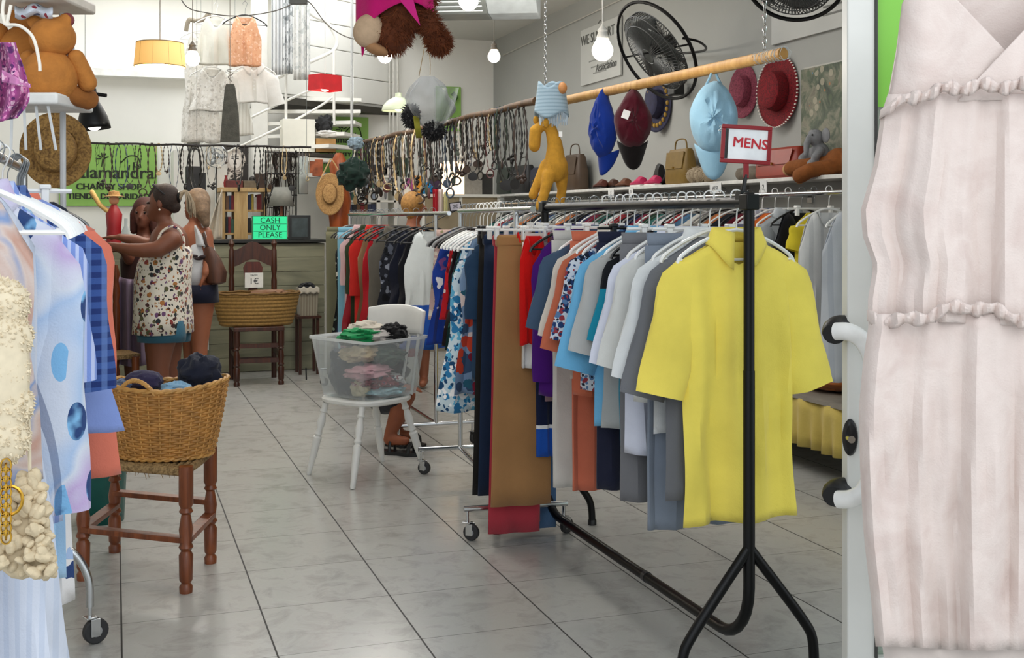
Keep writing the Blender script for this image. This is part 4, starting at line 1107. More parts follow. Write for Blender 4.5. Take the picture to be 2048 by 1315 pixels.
# clear box
BZ0 = sz + .033
def V2(v, z): return Vector((v.x, v.y, z))
bl_, bf_, br_ = P(640, 786, 6.12), P(738, 806, 5.88), P(838, 790, 6.18)
tl_, tf_, tr_ = P(616, 666, 6.18), P(738, 690, 5.84), P(858, 685, 6.2)
bb_ = bl_ + br_ - bf_; tb_ = tl_ + tr_ - tf_
ZT = BZ0 + .305
bot = [V2(v, BZ0) for v in (bl_, bf_, br_, bb_)]; top = [V2(v, ZT) for v in (tl_, tf_, tr_, tb_)]
def rr_ring(cs, z, rad, n=5, sc=1.0):
    c = sum(cs, Vector()) / 4; out = []
    for i in range(4):
        a, p, q = cs[i - 1], cs[i], cs[(i + 1) % 4]
        u = (a - p).normalized() * rad; w = (q - p).normalized() * rad
        for k in range(n + 1):
            t = k / n; v = (p + u) * (1 - t) ** 2 + p * 2 * t * (1 - t) + (p + w) * t * t
            v = c + (v - c) * sc; out.append(Vector((v.x, v.y, z)))
    return out
box_ = thing('storage_box', 'clear plastic storage box full of clothes standing on the white chair', 'box', V2(sum(bot, Vector()) / 4, BZ0))
CLR = clear('#f6f8f8', .03, .035)
b = MB(); rs = [rr_ring(bot, BZ0, .05, sc=.9), rr_ring(bot, BZ0 + .006, .05)] + [[a * (1 - t) + c * t for a, c in zip(rr_ring(bot, BZ0 + .006, .05), rr_ring(top, ZT, .05))] for t in (.25, .5, .75, 1)]
b.rings(rs, caps=False); b.f.append(list(range(len(rs[0])))[::-1]); obj('box_wall', b, CLR, box_, mods=[SOL(.002)])
rs = [rr_ring(top, ZT - .012, .05, sc=1.0), rr_ring(top, ZT - .012, .05, sc=1.035), rr_ring(top, ZT + .002, .05, sc=1.035), rr_ring(top, ZT + .002, .05, sc=1.0)]
b = MB().rings(rs, closed=True); obj('box_rim', b, clear('#f4f6f6', .08, .38), box_)
obj('latch', MB().tube([tl_ * .97 + tf_ * .03 + UP * -.18 + RT * -.02, tl_ * .97 + tf_ * .03 + UP * -.245 + RT * -.018], .004, 8), BLKPL, box_)
bc_ = sum(bot, Vector()) / 4; bc_.z = 0
def inb(dx, dy, z): return bc_ + RT * dx + FW * dy + UP * (BZ0 + z)
CL = [
 ('dark navy t-shirt crumpled against the clear side of the box', '#2a3242', (-.11, .02, .12), (.075, .11, .11), 2),
 ('beige t-shirt folded near the top of the clear box', '#b9a78a', (-.045, -.02, .215), (.09, .08, .04), 3),
 ('dusty pink blouse pressed against the front of the clear box', '#b98a92', (.0, -.07, .125), (.1, .075, .035), 4),
 ('dark red flowered shirt in the middle of the clear box', '#8c3340', (.045, -.03, .075), (.11, .09, .035), 5),
 ('pale blue towel at the bottom of the clear box', '#a3c6cf', (.085, -.06, .03), (.09, .07, .022), 6),
 ('olive green jumper under the rim of the clear box', '#4b5c50', (.08, .03, .2), (.085, .08, .045), 7),
 ('black trousers filling the far side of the clear box', '#1d2026', (.02, .09, .13), (.16, .09, .11), 8),
 ('cream cardigan at the bottom of the clear box beside the pink blouse', '#cdbf9d', (-.03, -.085, .05), (.045, .05, .04), 9),
 ('white lace top squeezed beside the pale blue towel', '#dcdad8', (.12, .0, .075), (.05, .06, .03), 10),
 ('green t-shirt heaped on top of the clear box', '#128048', (-.035, -.01, .315), (.11, .075, .032), 11),
 ('pale beige pullover lying over the green t-shirt', '#b9b2a4', (-.03, .05, .34), (.08, .07, .035), 12),
 ('light grey sweatshirt at the middle of the heap on the clear box', '#a8a4a0', (.055, .01, .31), (.075, .06, .03), 13),
 ('black knitted top lying on the heap over the clear box', '#0d0d0f', (.125, .03, .322), (.06, .06, .042), 14),
 ('small black top peeping from under the green t-shirt', '#101012', (-.1, -.01, .285), (.05, .06, .025), 15),
]
for lab, c, p, r, s_ in CL:
    heap('folded_clothing', lab, inb(*p), tuple(q_ * 1.25 for q_ in r), cloth(c) if s_ != 5 else cloth(c, 'floral2', ('#3a4258', '#c9a7a7', '#5a1722'), 26, th=.4), 'folded clothing', .3, s_, 'clothes in the clear box', YAW)
# ================================================================ hanging poles, chains, lamps
CEIL = 3.42
def chain(label, top, bottom, r=.007, link=.024, mat=None):
    b = MB(); top = Vector(top); bottom = Vector(bottom); n = max(2, int((top - bottom).length / (link * .78)))
    for i in range(n):
        c = top.lerp(bottom, (i + .5) / n); m = Matrix.Rotation((i % 2) * pi / 2 + .6, 3, 'Z')
        b.tube([c + m @ Vector((r * cos(a), 0, link * .56 * sin(a))) for a in [2 * pi * k / 8 for k in range(8)]], r * .22, 4, True)
    return solo('chain', b, mat or CHROME, label, 'chain')
PZ = 2.05
pa, pb = onX(0, 0, 1), None
a1 = P(1566, 107, (PZ - EYE) * FPX / (HOR - 107)); a2 = P(1120, 203, (PZ - EYE) * FPX / (HOR - 203))
c1 = P(1072, 202, (PZ - EYE) * FPX / (HOR - 202)); c2 = P(702, 291, (PZ - EYE) * FPX / (HOR - 291))
PINE = wood('#c99d5c', '#a9793a', 4, .5)
solo('wooden_pole', MB().tube([a1.lerp(a2, t) for t in (0, .25, .5, .75, 1)], .0265, 20), PINE, 'smooth round pine pole hanging on chains, carrying the caps', 'pole')
BAM = wood('#6e5236', '#3e2c1c', 3, .6)
pts = [c1.lerp(c2, t / 24) + Vector((.004 * sin(t * 2), 0, .006 * sin(t * 1.3))) for t in range(25)]
solo('bamboo_pole', MB().tube(pts, [.021 - .003 * (t / 24) + (.004 if t % 4 == 0 else 0) for t in range(25)], 12), BAM, 'knotted dark bamboo pole hanging on chains, crowded with necklaces', 'pole')
def ontop(p, z=CEIL): return Vector((p.x, p.y, z))
chain('steel chain holding the near end of the pine pole by the door', ontop(a1.lerp(a2, .06)), a1.lerp(a2, .06) + UP * .03, .009, .036)
chain('steel chain between the pine pole and the bamboo pole', ontop(c1.lerp(c2, -.03)), c1.lerp(c2, -.03) + UP * .03, .008, .032)
chain('steel chain rising above the grey net hat on the bamboo pole', ontop(P(856, 0, 7.6)), P(856, 150, 8.6) * Vector((1, 1, 1)) * 0 + Vector((ontop(P(856, 0, 7.6)).x, ontop(P(856, 0, 7.6)).y, c1.lerp(c2, .5).z + .42)), .007, .03)
q = P(703, 291, 11.1)
solo('steel_tube', MB().tube([Vector((q.x, q.y, 3.78)), Vector((q.x, q.y, 2.12))], .011, 8), plain('#c8cac9', .4, .2), 'pale grey conduit tube with a chain dropping to the far end of the bamboo pole', 'tube')
b = MB(); r = random.Random(3)
for k in range(26):
    t = -.01 + .1 * r.random(); p = a1.lerp(a2, t); a0 = r.uniform(0, 6)
    b.tube([p + Vector((.03 * cos(a0 + i), r.uniform(-.01, .01), .03 * sin(a0 + i))) for i in range(5)], .0012, 4)
solo('twisted_wire', b, clear('#dfe4e4', .1, .7), 'clear plastic film wound around the near end of the pine pole', 'wrapping')
BW = glow('#fff4e0', 22)
def bulb(label, px, py, d, r=.045, top=None, cordm=None, socket=True, power=12, zc=None):
    c = P(px, py, d); t = thing('pendant_bulb', label, 'lamp', c)
    prof = [(.001, -r)] + [(r * cos(a), r * sin(a)) for a in [-pi / 2 + k * pi / 10 for k in range(1, 8)]] + [(r * .62, r * 1.0), (r * .5, r * 1.15)]
    obj('light_bulb', MB().lathe(prof, 20, c), BW, t)
    sm = cordm or plain('#6a6258', .5)
    obj('lamp_socket', MB().lathe([(r * .55, r * 1.05), (r * .6, r * 1.3), (r * .42, r * 1.7), (r * .5, r * 1.9), (r * .2, r * 2.3), (.003, r * 2.5)], 14, c), sm, t)
    z = (zc or CEIL); obj('cord', MB().tube([c + UP * r * 2.3, Vector((c.x, c.y, z))], .0028, 6), sm, t)
    l = bpy.data.lights.new('bulb_light', 'POINT'); l.energy = power; l.color = (1, .94, .85); l.shadow_soft_size = r
    lo = bpy.data.objects.new('bulb_light', l); COL.objects.link(lo); lo.parent = t; lo.location = (0, 0, -r * 1.25)
    return t
bulb('glowing bare bulb on a white cord in front of the tilted wall sign', 1205, 101, 5.2, .047, cordm=plain('#d8d6cf', .5), power=9)
bulb('glowing bare bulb on a dark cord beside the cream drum lampshade', 385, 118, 8.4, .052, power=18, zc=3.42)
bulb('glowing bare bulb below the air conditioner, close to the bright back wall', 988, 113, 9.6, .05, power=16)
bulb('glowing bare bulb at the very top, just below the air conditioner', 937, 2, 5.0, .042, power=10)
bulb('glowing bare bulb half hidden behind the upside-down brown plush bear', 770, 112, 9.0, .055, power=14, zc=3.42)
# drum shade
c = P(320, 112, 8.0); dl = thing('pendant_lamp', 'cream fabric drum pendant lamp with a glowing bulb over the counter', 'lamp', c)
n = NT('lampshade_fabric'); n.set(.8); n.col('#d9b77c'); n.p.inputs['Emission Color'].default_value = lin('#ffb95a'); n.p.inputs['Emission Strength'].default_value = .45
b = MB().lathe([(.166, -.075), (.172, -.07), (.156, .09)], 40, c, caps=False)
obj('lamp_shade', b, n.m, dl, mods=[SOL(.002)])
b = MB()
for z, r in ((-.072, .171), (.088, .157)): b.tube([c + Vector((r * cos(a), r * sin(a), z)) for a in [2 * pi * k / 40 for k in range(40)]], .003, 5, True)
for k in range(10):
    a = 2 * pi * k / 10; b.tube([c + Vector((.172 * cos(a), .172 * sin(a), -.07)), c + Vector((.157 * cos(a), .157 * sin(a), .088))], .0012, 4)
for k in range(3):
    a = 2 * pi * k / 3; b.tube([c + Vector((.156 * cos(a), .156 * sin(a), .086)), c + UP * .05], .002, 4)
obj('shade_wires', b, plain('#8c7448', .6), dl)
obj('light_bulb', MB().ell(c + UP * -.07, .052), BW, dl)
obj('cord', MB().tube([c + UP * -.02, Vector((c.x, c.y, 3.42))], .003, 6), plain('#6a6258', .5), dl)
l = bpy.data.lights.new('bulb_light', 'POINT'); l.energy = 14; l.color = (1, .85, .65); l.shadow_soft_size = .05
lo = bpy.data.objects.new('bulb_light', l); COL.objects.link(lo); lo.parent = dl; lo.location = (0, 0, -.14)
# red shade
c = P(650, 166, 10.2); rl = thing('pendant_lamp', 'small red rectangular pendant lampshade in front of the white spiral staircase', 'lamp', c)
M4 = Matrix.Translation(c) @ Matrix.Rotation(.5, 4, 'Z'); b = MB()
q = [(-.12, -.085), (.12, -.085), (.12, .085), (-.12, .085)]
b.rings([[M4 @ Vector((x, y, -.068)) for x, y in q], [M4 @ Vector((x * .96, y * .96, .068)) for x, y in q]], caps=False)
obj('lamp_shade', b, plain('#c4141f', .6), rl, smooth=False, mods=[SOL(.003)])
obj('light_bulb', MB().ell(c + UP * -.03, .045), glow('#ffe9cf', 8), rl)
obj('cord', MB().tube([c, Vector((c.x, c.y, 3.5))], .003, 5), WHPL, rl)
# enamel pendant
c = P(797, 222, 10.4); el = thing('pendant_lamp', 'pale green enamel dome pendant lamp above the far end of the bamboo pole', 'lamp', c)
obj('lamp_shade', MB().lathe([(.148, 0), (.15, .006), (.135, .05), (.1, .09), (.05, .118), (.03, .125), (.028, .16), (.001, .165)], 36, c, caps=False), plain('#d5dfc4', .25, 0, .02), el, mods=[SOL(.003)])
obj('light_bulb', MB().ell(c + UP * .045, .045), glow('#fff4e0', 8), el)
obj('cord', MB().tube([c + UP * .16, Vector((c.x, c.y, 3.42))], .004, 6), plain('#8e8e88', .5), el)
# drooping cable
b = MB().tube(catmull([P(345, -60, 9.5), P(368, 8, 9.4), P(415, 26, 9.3), P(480, 32, 9.2), P(550, 22, 9.1), P(598, 3, 9.0), P(620, 6, 9), P(655, 50, 8.9), P(700, 76, 8.8), P(745, 74, 8.7), P(800, 20, 8.6), P(830, -40, 8.6)], 6), .0045, 6)
solo('electric_cable', b, plain('#5d5a55', .6), 'grey electric cable drooping in loops between the pendant lamps', 'cable')
b = MB().box(P(597, 2, 9.0), (.13, .06, .05), -YAW)
solo('junction_box', b, plain('#4a4b4a', .6), 'dark grey junction box where the drooping cable meets the loft', 'box', mods=[BEV(.004)], smooth=False)
# rough grey slate piece
b = MB(); cs = P(460, 226, 7.4)
M4 = Matrix.Translation(cs) @ Matrix.Rotation(-YAW, 4, 'Z')
b.prism([(-.062, -.185), (.062, -.185), (.055, 0), (.034, .16), (.026, .185), (-.024, .185), (-.032, .16), (-.048, 0)], .014, M4)
sp = thing('hanging_slate', 'long grey tapered slate board hanging on a wire before the staircase', 'ornament', cs)
obj('slate_board', b, plain('#56544c', .9, 0, .25, 30, .8), sp, mods=[BEV(.003)], smooth=False)
obj('wire', MB().tube([cs + UP * .175, cs + UP * .26, Vector((cs.x, cs.y, 3.42))], .0022, 5), plain('#7d7568', .6), sp)
obj('wire_knot', MB().tube(catmull([cs + UP * .2 + RT * .012, cs + UP * .23 - RT * .012, cs + UP * .25 + RT * .02, cs + UP * .27 - RT * .02, cs + UP * .28 + RT * .015], 4), .0022, 5), plain('#4e463a', .6), sp)

# air conditioner
ac = thing('air_conditioner', 'white air conditioner with striped silvery intake hanging under the ceiling', 'air conditioner', P(970, 10, 5.4))
A0 = P(876, 12, 5.45); 
cx = P(985, -40, 5.6); M4 = Matrix.Translation(cx) @ Matrix.Rotation(-YAW - .1, 4, 'Z')
b = MB().prism([(-.05, 0), (0, 0), (0, 0)], .01, M4) if False else MB()
prof = [(-.25, .19), (-.25, .02), (-.18, -.10), (-.02, -.165), (.16, -.165), (.16, .19)]   # y, z cross-section
def acx(x): return [M4 @ Vector((x, y, z)) for y, z in prof]
b.rings([acx(-.02), acx(.22)]); obj('housing_end', b, plain('#b9c0c2', .45), ac, mods=[BEV(.006)], smooth=False)
b = MB().rings([acx(-.30), acx(-.02)]); obj('housing', b, plain('#8f9490', .3, .3, .1), ac, mods=[BEV(.004)], smooth=False)
b = MB()
for k in range(7):
    t = .08 + k * .13; y = -.25 + .07 * t; z = .02 - .12 * t
    b.bar(M4 @ Vector((-.295, y - .006, z)), M4 @ Vector((-.03, y - .006, z)), .006, .012)
obj('intake_slats', b, plain('#26282a', .4), ac, smooth=False)
b = MB()
for k in range(4):
    t = .1 + k * .24; y = -.18 + .16 * t; z = -.10 - .065 * t
    b.bar(M4 @ Vector((-.28, y, z - .004)), M4 @ Vector((-.04, y, z - .004)), .022, .006)
obj('louvre', b, plain('#dfe3e0', .2, .5, .03), ac, smooth=False)
fmA = M4 @ Matrix.Translation((.1, -.252, .06)) @ Matrix.Rotation(pi / 2, 4, 'X')
obj('label_stripe', MB().add([fmA @ Vector(v) for v in ((-.06, -.02, 0), (.02, -.02, 0), (.02, 0, 0), (-.06, 0, 0))], [(0, 1, 2, 3)]), plain('#4f9c8c', .5), ac, smooth=False)
b = MB()
for x in (-.2, .15): b.tube([M4 @ Vector((x, 0, .18)), M4 @ Vector((x, 0, .18)) * Vector((1, 1, 0)) + UP * CEIL], .006, 6)
obj('hanger_rod', b, CHROME, ac)

# ---------------------------------------------------------------- caps on the pine pole
def cap_hat(label, c, s, m, brimdir=-1, yaw=0, lean=0, m2=None, strap=True, long=1.0, roll=0, taper=.2, group='caps hanging on the pine pole'):
    """baseball cap hung by its strap: crown bulges towards the viewer, peak hangs down"""
    t = thing('baseball_cap', label, 'cap', (0, 0, 0), group)
    def cr(i, q):
        a = 2 * pi * i; f = sin(q * pi / 2)
        bulge = .062 * s * cos(q * pi / 2) ** .85
        f2 = 1 + .05 * noise.noise(Vector((cos(a) * 2, sin(a) * 2, q * 2 + s * 3)))
        sa = sin(a); up_ = max(0, sa); f3 = 1 + .16 * noise.noise(Vector((cos(a) * 3 + s * 9, sa * 3, q * 3)))
        return (.072 * s * f * cos(a) * f2 * (1 - 2 * taper * up_ ** 2 * f), -bulge * f3 - .004 * sin(6 * a) * f + .01 * s * noise.noise(Vector((cos(a) * 5 * f, sa * 5 * f, s * 5))), (.088 * s * long * f * sa * (1 + 1.4 * taper * up_ * up_)) * f2)
    obj('crown', MB().grid(cr, 36, 12, True), m, t, mods=[SOL(.003)])
    def br(i, q):
        u = -1 + 2 * i; w = .068 * s * (1 - .25 * q * q) * sqrt(max(.02, 1 - .25 * u * u))
        return (u * w, .012 * s - .03 * s * (1 - u * u) + .028 * s * q * 0 + .02 * s * u * u, -.062 * s * long - .02 * s * (1 - u * u) - q * .095 * s * sqrt(max(0, 1 - (u * .93) ** 2)) - .0)
    obj('peak', MB().grid(br, 20, 6), m2 or m, t, mods=[SOL(.004)])
    obj('button', MB().ell((0, -.065 * s, 0), (.006, .004, .006), 8, 6), m, t)
    if strap: obj('strap', MB().tube(catmull([(-.03 * s, 0, .075 * s * long), (-.012 * s, -.005, .105 * s * long), (0, 0, .125 * s * long), (.012 * s, .005, .105 * s * long), (.03 * s, 0, .075 * s * long)], 4), .006, 6), m2 or m, t)
    t.location = c; t.rotation_euler = (lean, roll, yaw); return t
def pole_at(px):
    best = min((abs(pxof(a1.lerp(a2, k / 200)) - px), k) for k in range(201))[1]
    return a1.lerp(a2, best / 200)
def pxof(v): return 1024 + FPX * (v.x * RT.x + v.y * RT.y) / (v.x * FW.x + v.y * FW.y)
p = pole_at(1212); cap_hat('royal blue cap hanging edge-on from the pine pole', p + Vector((-.01, 0, -.21)), 1.25, cloth('#0d2f86'), yaw=-1.15, long=1.45, taper=.32)
p = pole_at(1262); mc = cap_hat('maroon velvet cap with a white price tag hanging from the pine pole', p + Vector((0, -.02, -.19)), 1.38, cloth('#450819'), yaw=-.35, m2=cloth('#0d0809'), long=1.15)
b = MB().box((0, 0, 0), (.038, .002, .045)); tg = obj('price_tag', b, plain('#e8e8e6', .6), None, None, False); tg.parent = mc; tg.location = (-.045, -.092, .03); tg.rotation_euler = (0, .35, -.1)
p = pole_at(1422); lb = cap_hat('pale blue cap with an embroidered front, largest of the caps on the pine pole', p + Vector((0, -.02, -.235)), 1.52, cloth('#8fb6cd'), yaw=-.5, m2=cloth('#88afc6'), long=1.2, taper=.06)
lt = text_mb('2o5', .035, .2, .001); 
o = obj('embroidery', lt, plain('#dfe6ea', .7), None, (0, 0, 0), False); o.parent = lb; o.location = (.045, -.098, -.055); o.rotation_euler = (pi / 2 + .3, 0, .45)
# MENS side: wall hats
def wallhat(label, px, py, m, Rr, rc, hc, band=None, oval=1.25, nrm=None, off=.06, roll=0, name='hat'):
    c = onX(px, py, RW - off); return hat(name, label, c, nrm or Vector((-1, -.25, .05)), Rr, rc, hc, m, band, oval)
PINKS = straw_mat('#a24a5e', '#6f2d3f', 90); REDS = straw_mat('#8c0f1c', '#4c0710', 110)
wallhat('dusty pink straw hat on the wall beside the red cowboy hat', 1487, 183, PINKS, .14, .08, .08, None, 1.35, off=.03)
h2, hm = wallhat('dark red straw cowboy hat with white stitched edge hanging on the wall', 1556, 183, REDS, .185, .10, .11, None, 1.3, off=.05)
b = MB()
for k in range(60):
    a = 2 * pi * k / 60; b.box(hm @ Vector((.183 * cos(a), .183 * 1.3 * sin(a), .012)), (.008, .012, .008))
for k in range(24): pass
obj('white_stitching', b, plain('#e9e2d8', .7), h2, smooth=False)
h3, hm = wallhat('wide hat with gold and blue embroidered brim behind the maroon cap', 1316, 208, plain('#2a2a44', .8, 0, .3, 30), .17, .085, .09, None, 1.35, off=.05)
b = MB()
for k in range(22):
    a = 2 * pi * k / 22; b.ell(hm @ Vector((.13 * cos(a), .13 * 1.35 * sin(a), .012)), (.016, .01, .02), 8, 5)
obj('gold_embroidery', b, plain('#b8923f', .6), h3)
# ---------------------------------------------------------------- wall fans
def wall_fan(label, mount, c, n, Rr, n_in=None):
    t = thing('wall_fan', label, 'fan', c); n = Vector(n).normalized()
    q = n.to_track_quat('Z', 'Y').to_matrix().to_4x4(); M4 = Matrix.Translation(c) @ q
    b = MB(); b.tube([M4 @ Vector((Rr * cos(a), Rr * sin(a), 0)) for a in [2 * pi * i / 44 for i in range(44)]], .012, 8, True)
    b.tube([M4 @ Vector((Rr, 0, 0)), M4 @ Vector((-Rr, 0, 0))], .007, 6)
    obj('guard_ring', b, BLKMET, t)
    n2 = Vector(n_in or n).normalized(); N4 = Matrix.Translation(c) @ n2.to_track_quat('Z', 'Y').to_matrix().to_4x4(); R2 = Rr * .8
    prof_ = [(R2 * .2, -.07), (R2 * .8, -.06), (R2, -.03), (R2, .03), (R2 * .8, .06), (R2 * .2, .07)]
    b = MB()
    for i in range(72):
        a = 2 * pi * i / 72; b.tube([N4 @ Vector((r_ * cos(a), r_ * sin(a), z_)) for r_, z_ in prof_], .0028, 4)
    for r_, z_ in prof_: b.tube([N4 @ Vector((r_ * cos(a), r_ * sin(a), z_)) for a in [2 * pi * i / 36 for i in range(36)]], .004, 4, True)
    obj('guard_wires', b, plain('#4c4d4c', .4, .3), t)
    for i in range(4):
        def bl2(u, v, i=i):
            a = 2 * pi * i / 4 + (u - .5) * 1.45; r = R2 * (.16 + .76 * v)
            return N4 @ Vector((r * cos(a), r * sin(a), .05 * (u - .5) * (1 + v)))
        obj('fan_blade', MB().grid(bl2, 8, 6), plain('#5d605f', .35, .3), t, mods=[SOL(.003)])
    obj('motor', MB().lathe([(.001, -.17), (.05, -.16), (.06, -.06), (.03, -.02), (.03, .03), (.001, .05)], 20, (0, 0, 0), M4), BLKPL, t)
    bk_ = M4 @ Vector((0, 0, -.16))
    obj('wall_arm', MB().tube(catmull([bk_, bk_ * .5 + Vector(mount) * .5 + UP * -.02, Vector(mount)], 5), .014, 10).box(Vector(mount), (.03, .1, .14)), BLKMET, t)
    return t
fc = onX(1312, 102, 3.55)
wf = wall_fan('black round wall fan turned sideways above the pine pole', onX(1358, 165, RW - .01), fc, -RT * .72 - FW * .42 - UP * .5, .37, -RT * .76 - FW * .22 - UP * .56)
b = MB().tube(catmull([onX(1365, 76, 3.75), onX(1395, 82, 3.85), onX(1412, 95, 4.0), onX(1400, 103, 4.1), onX(1340, 108, 4.1)], 5), .009, 8)
obj('swivel_bracket', b, BLKMET, wf)
obj('control_box', MB().box(onX(1352, 178, 4.1), (.09, .12, .1)), BLKPL, wf, mods=[BEV(.01)])
fc2 = onX(1590, -45, 3.5)
wall_fan('black round wall fan at the very top beside the shop door', onX(1640, -30, RW - .01), fc2, Vector((-.45, -.5, -.6)), .27)
# wall signs
def wall_panel(label, x0, y0, x1, y1, X, mat, name='wall_sign', cat='sign', th=.02):
    a = onX(x0, y0, X); c = onX(x1, y1, X)
    t = thing(name, label, cat, (X, (a.y + c.y) / 2, (a.z + c.z) / 2))
    obj('board', MB().box(((X), (a.y + c.y) / 2, (a.z + c.z) / 2), (th, abs(a.y - c.y), abs(a.z - c.z))), mat, t, smooth=False, mods=[BEV(.002)])
    return t, a, c
wp = plain('#b9bab6', .5, 0, .03, 4)
t, a, c = wall_panel('pale grey association notice board high on the wall behind the glowing bulb', 1163, 62, 1243, 150, RW - .015, wp)
fm = face_mt(Vector((RW - .03, (a.y + c.y) / 2 + .05, a.z - .11)), Vector((-1, 0, 0)))
obj('lettering', text_mb('WE SUPPORT', .13, 0, .001, fm), plain('#555652', .6), t, smooth=False)
fm = face_mt(Vector((RW - .03, (a.y + c.y) / 2 - .15, c.z + .12)), Vector((-1, 0, 0)))
obj('lettering', text_mb('Association', .10, .2, .001, fm), plain('#4c4d4a', .6), t, smooth=False)
b = MB()
for k in range(3): b.box((RW - .027, (a.y + c.y) / 2, a.z - .32 - .06 * k), (.002, .5 - .1 * k, .012))
obj('text_lines', b, plain('#8c8d89', .6), t, smooth=False)
t, a, c = wall_panel('pale grey notice board at the very top of the wall beside the door', 1545, -80, 1720, 45, RW - .015, wp)
b = MB()
for k in range(3): b.box((RW - .027, a.y + (c.y - a.y) * .78, c.z + .1 + .05 * k), (.002, .3, .012))
obj('text_lines', b, plain('#6c6d69', .6), t, smooth=False)
b = MB().tube([onX(1175, 90, RW - .02), onX(1200, 40, RW - .01), onX(1228, 68, RW - .02)], .003, 5)
solo('wire', b, plain('#55534e', .5), 'thin wire from which the pale association board hangs', 'wire')
b = MB().tube([Vector((RW - .012, 3.5, 3.36)), Vector((RW - .012, 12.6, 3.2))], .008, 6)
solo('cable', b, plain('#b5b3ac', .6), 'grey cable running along the top of the shelf wall', 'cable')
# painting
def paint_mat():
    n = NT('painting'); n.set(.5); co = n.coord(); sx = n.n('ShaderNodeSeparateXYZ'); n.l(co, sx.inputs[0])
    f = n.noise(9, 5, co, .6, .8); base = n.ramp(f, [(.3, '#1f2a22'), (.45, '#47543f'), (.58, '#7d7b68'), (.75, '#5b5549')])
    v = n.voro(14, co); sep = n.n('ShaderNodeSeparateColor'); n.l(v.outputs['Color'], sep.inputs[0])
    cc = n.ramp(sep.outputs[0], [(0, '#3c78a8'), (.25, '#b2672f'), (.5, '#48583c'), (.75, '#a9a18c')], True)
    m = n.math('MULTIPLY', n.math('LESS_THAN', v.outputs['Distance'], .32), n.math('GREATER_THAN', sx.outputs[2], -.02))
    n.col(n.mix(n.math('MULTIPLY', m, .7), base, cc)); return n.m
t, a, c = wall_panel('unframed green and grey market scene painting standing on the wall shelf', 1606, 140, 1712, 330, RW - .045, paint_mat(), 'painting', 'painting', .03)
obj('canvas_edge', MB().box((RW - .028, (a.y + c.y) / 2, (a.z + c.z) / 2), (.01, abs(a.y - c.y) + .03, abs(a.z - c.z) + .03)), plain('#b9b8b0', .6), t, smooth=False)

# ---------------------------------------------------------------- wall shelf and what stands on it
SZ = 1.60; SX0 = 3.93
sh = thing('wall_shelf', 'long white shelf board running along the wall under the hats', 'shelf', (4.06, 8.4, SZ))
obj('shelf_board', MB().box(((SX0 + RW) / 2, 8.5, SZ - .012), (RW - SX0, 8.2, .024)), plain('#d7d6d1', .5), sh, mods=[BEV(.003)], smooth=False)
for y in (5.2, 7.2, 9.3, 11.6): obj('bracket', MB().tube(catmull([(RW - .01, y, SZ - .24), (RW - .06, y, SZ - .14), (SX0 + .05, y, SZ - .03)], 4), .01, 6).box((RW - .008, y, SZ - .14), (.012, .03, .24)), plain('#8a8b88', .5), sh)
SHT = SZ
def onS(px, X=4.06): p = onX(px, 400, X); return Vector((X, p.y, SHT))
def tagp(label, px, w, h, txt=None):
    p = onS(px, SX0 - .004); t = thing('price_card', label, 'price card', p + UP * -.05, 'price cards on the wall shelf')
    M4 = face_mt(p + UP * (-.012 - h / 2), Vector((-1, 0, 0)), RN.uniform(-.08, .08)); obj('card', xf(MB().box((0, 0, 0), (w, h, .002)), M4), plain('#d9dad8', .6), t, smooth=False)
    if txt: obj('lettering', text_mb(txt, h * .55, 0, .0008, M4 @ Matrix.Translation((0, 0, .002))), plain('#55585c', .6), t, smooth=False)
tagp('white price card at the shelf edge under the pale plush cushion', 1431, .16, .07, 'A1SE')
tagp('narrow white price card at the shelf edge beside the sign post', 1527, .08, .09, '2')
tagp('small white price card under the pink trainers', 1262, .08, .06, '3')
tagp('white price card under the brown shoes at the far part of the shelf', 1222, .12, .07, '5')
def shoe(label, px, m, L=.26, X=4.06, rz=1.5, m2=None, hi=.0, grp='shoes on the wall shelf', name='shoe'):
    p = onS(px, X); t = thing(name, label, 'shoe', p, grp); M4 = Matrix.Translation(p) @ Matrix.Rotation(rz, 4, 'Z')
    rs = []; S = L / .26
    for x, w, h, z0 in ((-.128, .015, .03, .02), (-.12, .032, .075 + hi, .015), (-.06, .036, .085 + hi, .015), (-.02, .036, .07 + hi * .5, .014), (.03, .04, .052, .013), (.08, .042, .04, .012), (.115, .03, .03, .012), (.13, .012, .02, .014)):
        rs.append([M4 @ Vector((x * S, w * S * cos(a), (z0 + (h - z0) * (.5 + .5 * sin(a))) * S)) for a in [2 * pi * k / 14 for k in range(14)]])
    obj('upper', MB().rings(rs), m, t)
    rs = []
    for z in (0, .016): rs.append([M4 @ Vector((x * S, y * S, z)) for x, y in ((-.13, -.02), (-.12, .03), (-.03, .032), (.06, .045), (.12, .028), (.135, 0), (.12, -.03), (.06, -.043), (-.03, -.034), (-.12, -.032))])
    obj('sole', MB().rings(rs), m2 or plain('#d8d6d2', .6), t, mods=[BEV(.004)]); return t
pk_ = plain('#c2285c', .6); dk = plain('#1a1718', .5); br_ = plain('#4a2a1c', .5)
shoe('pink trainer with a small price tag on the wall shelf, nearer one', 1305, pk_, X=4.02); shoe('pink trainer on the wall shelf, behind its partner', 1276, pk_, X=4.02)
shoe('black ankle boot beside the pink trainers, nearer one', 1335, dk, X=4.12, hi=.1, m2=dk); shoe('black ankle boot beside the pink trainers, farther one', 1312, dk, X=4.13, hi=.1, m2=dk)
shoe('reddish brown lace shoe on the wall shelf below the blue cap', 1200, plain('#5a2a20', .5), m2=dk, X=4.0); shoe('dark brown shoe on the wall shelf beside the reddish one', 1222, br_, m2=dk); shoe('brown leather shoe partly hidden by the black peak of the maroon cap', 1246, plain('#6a3f28', .5), m2=dk)
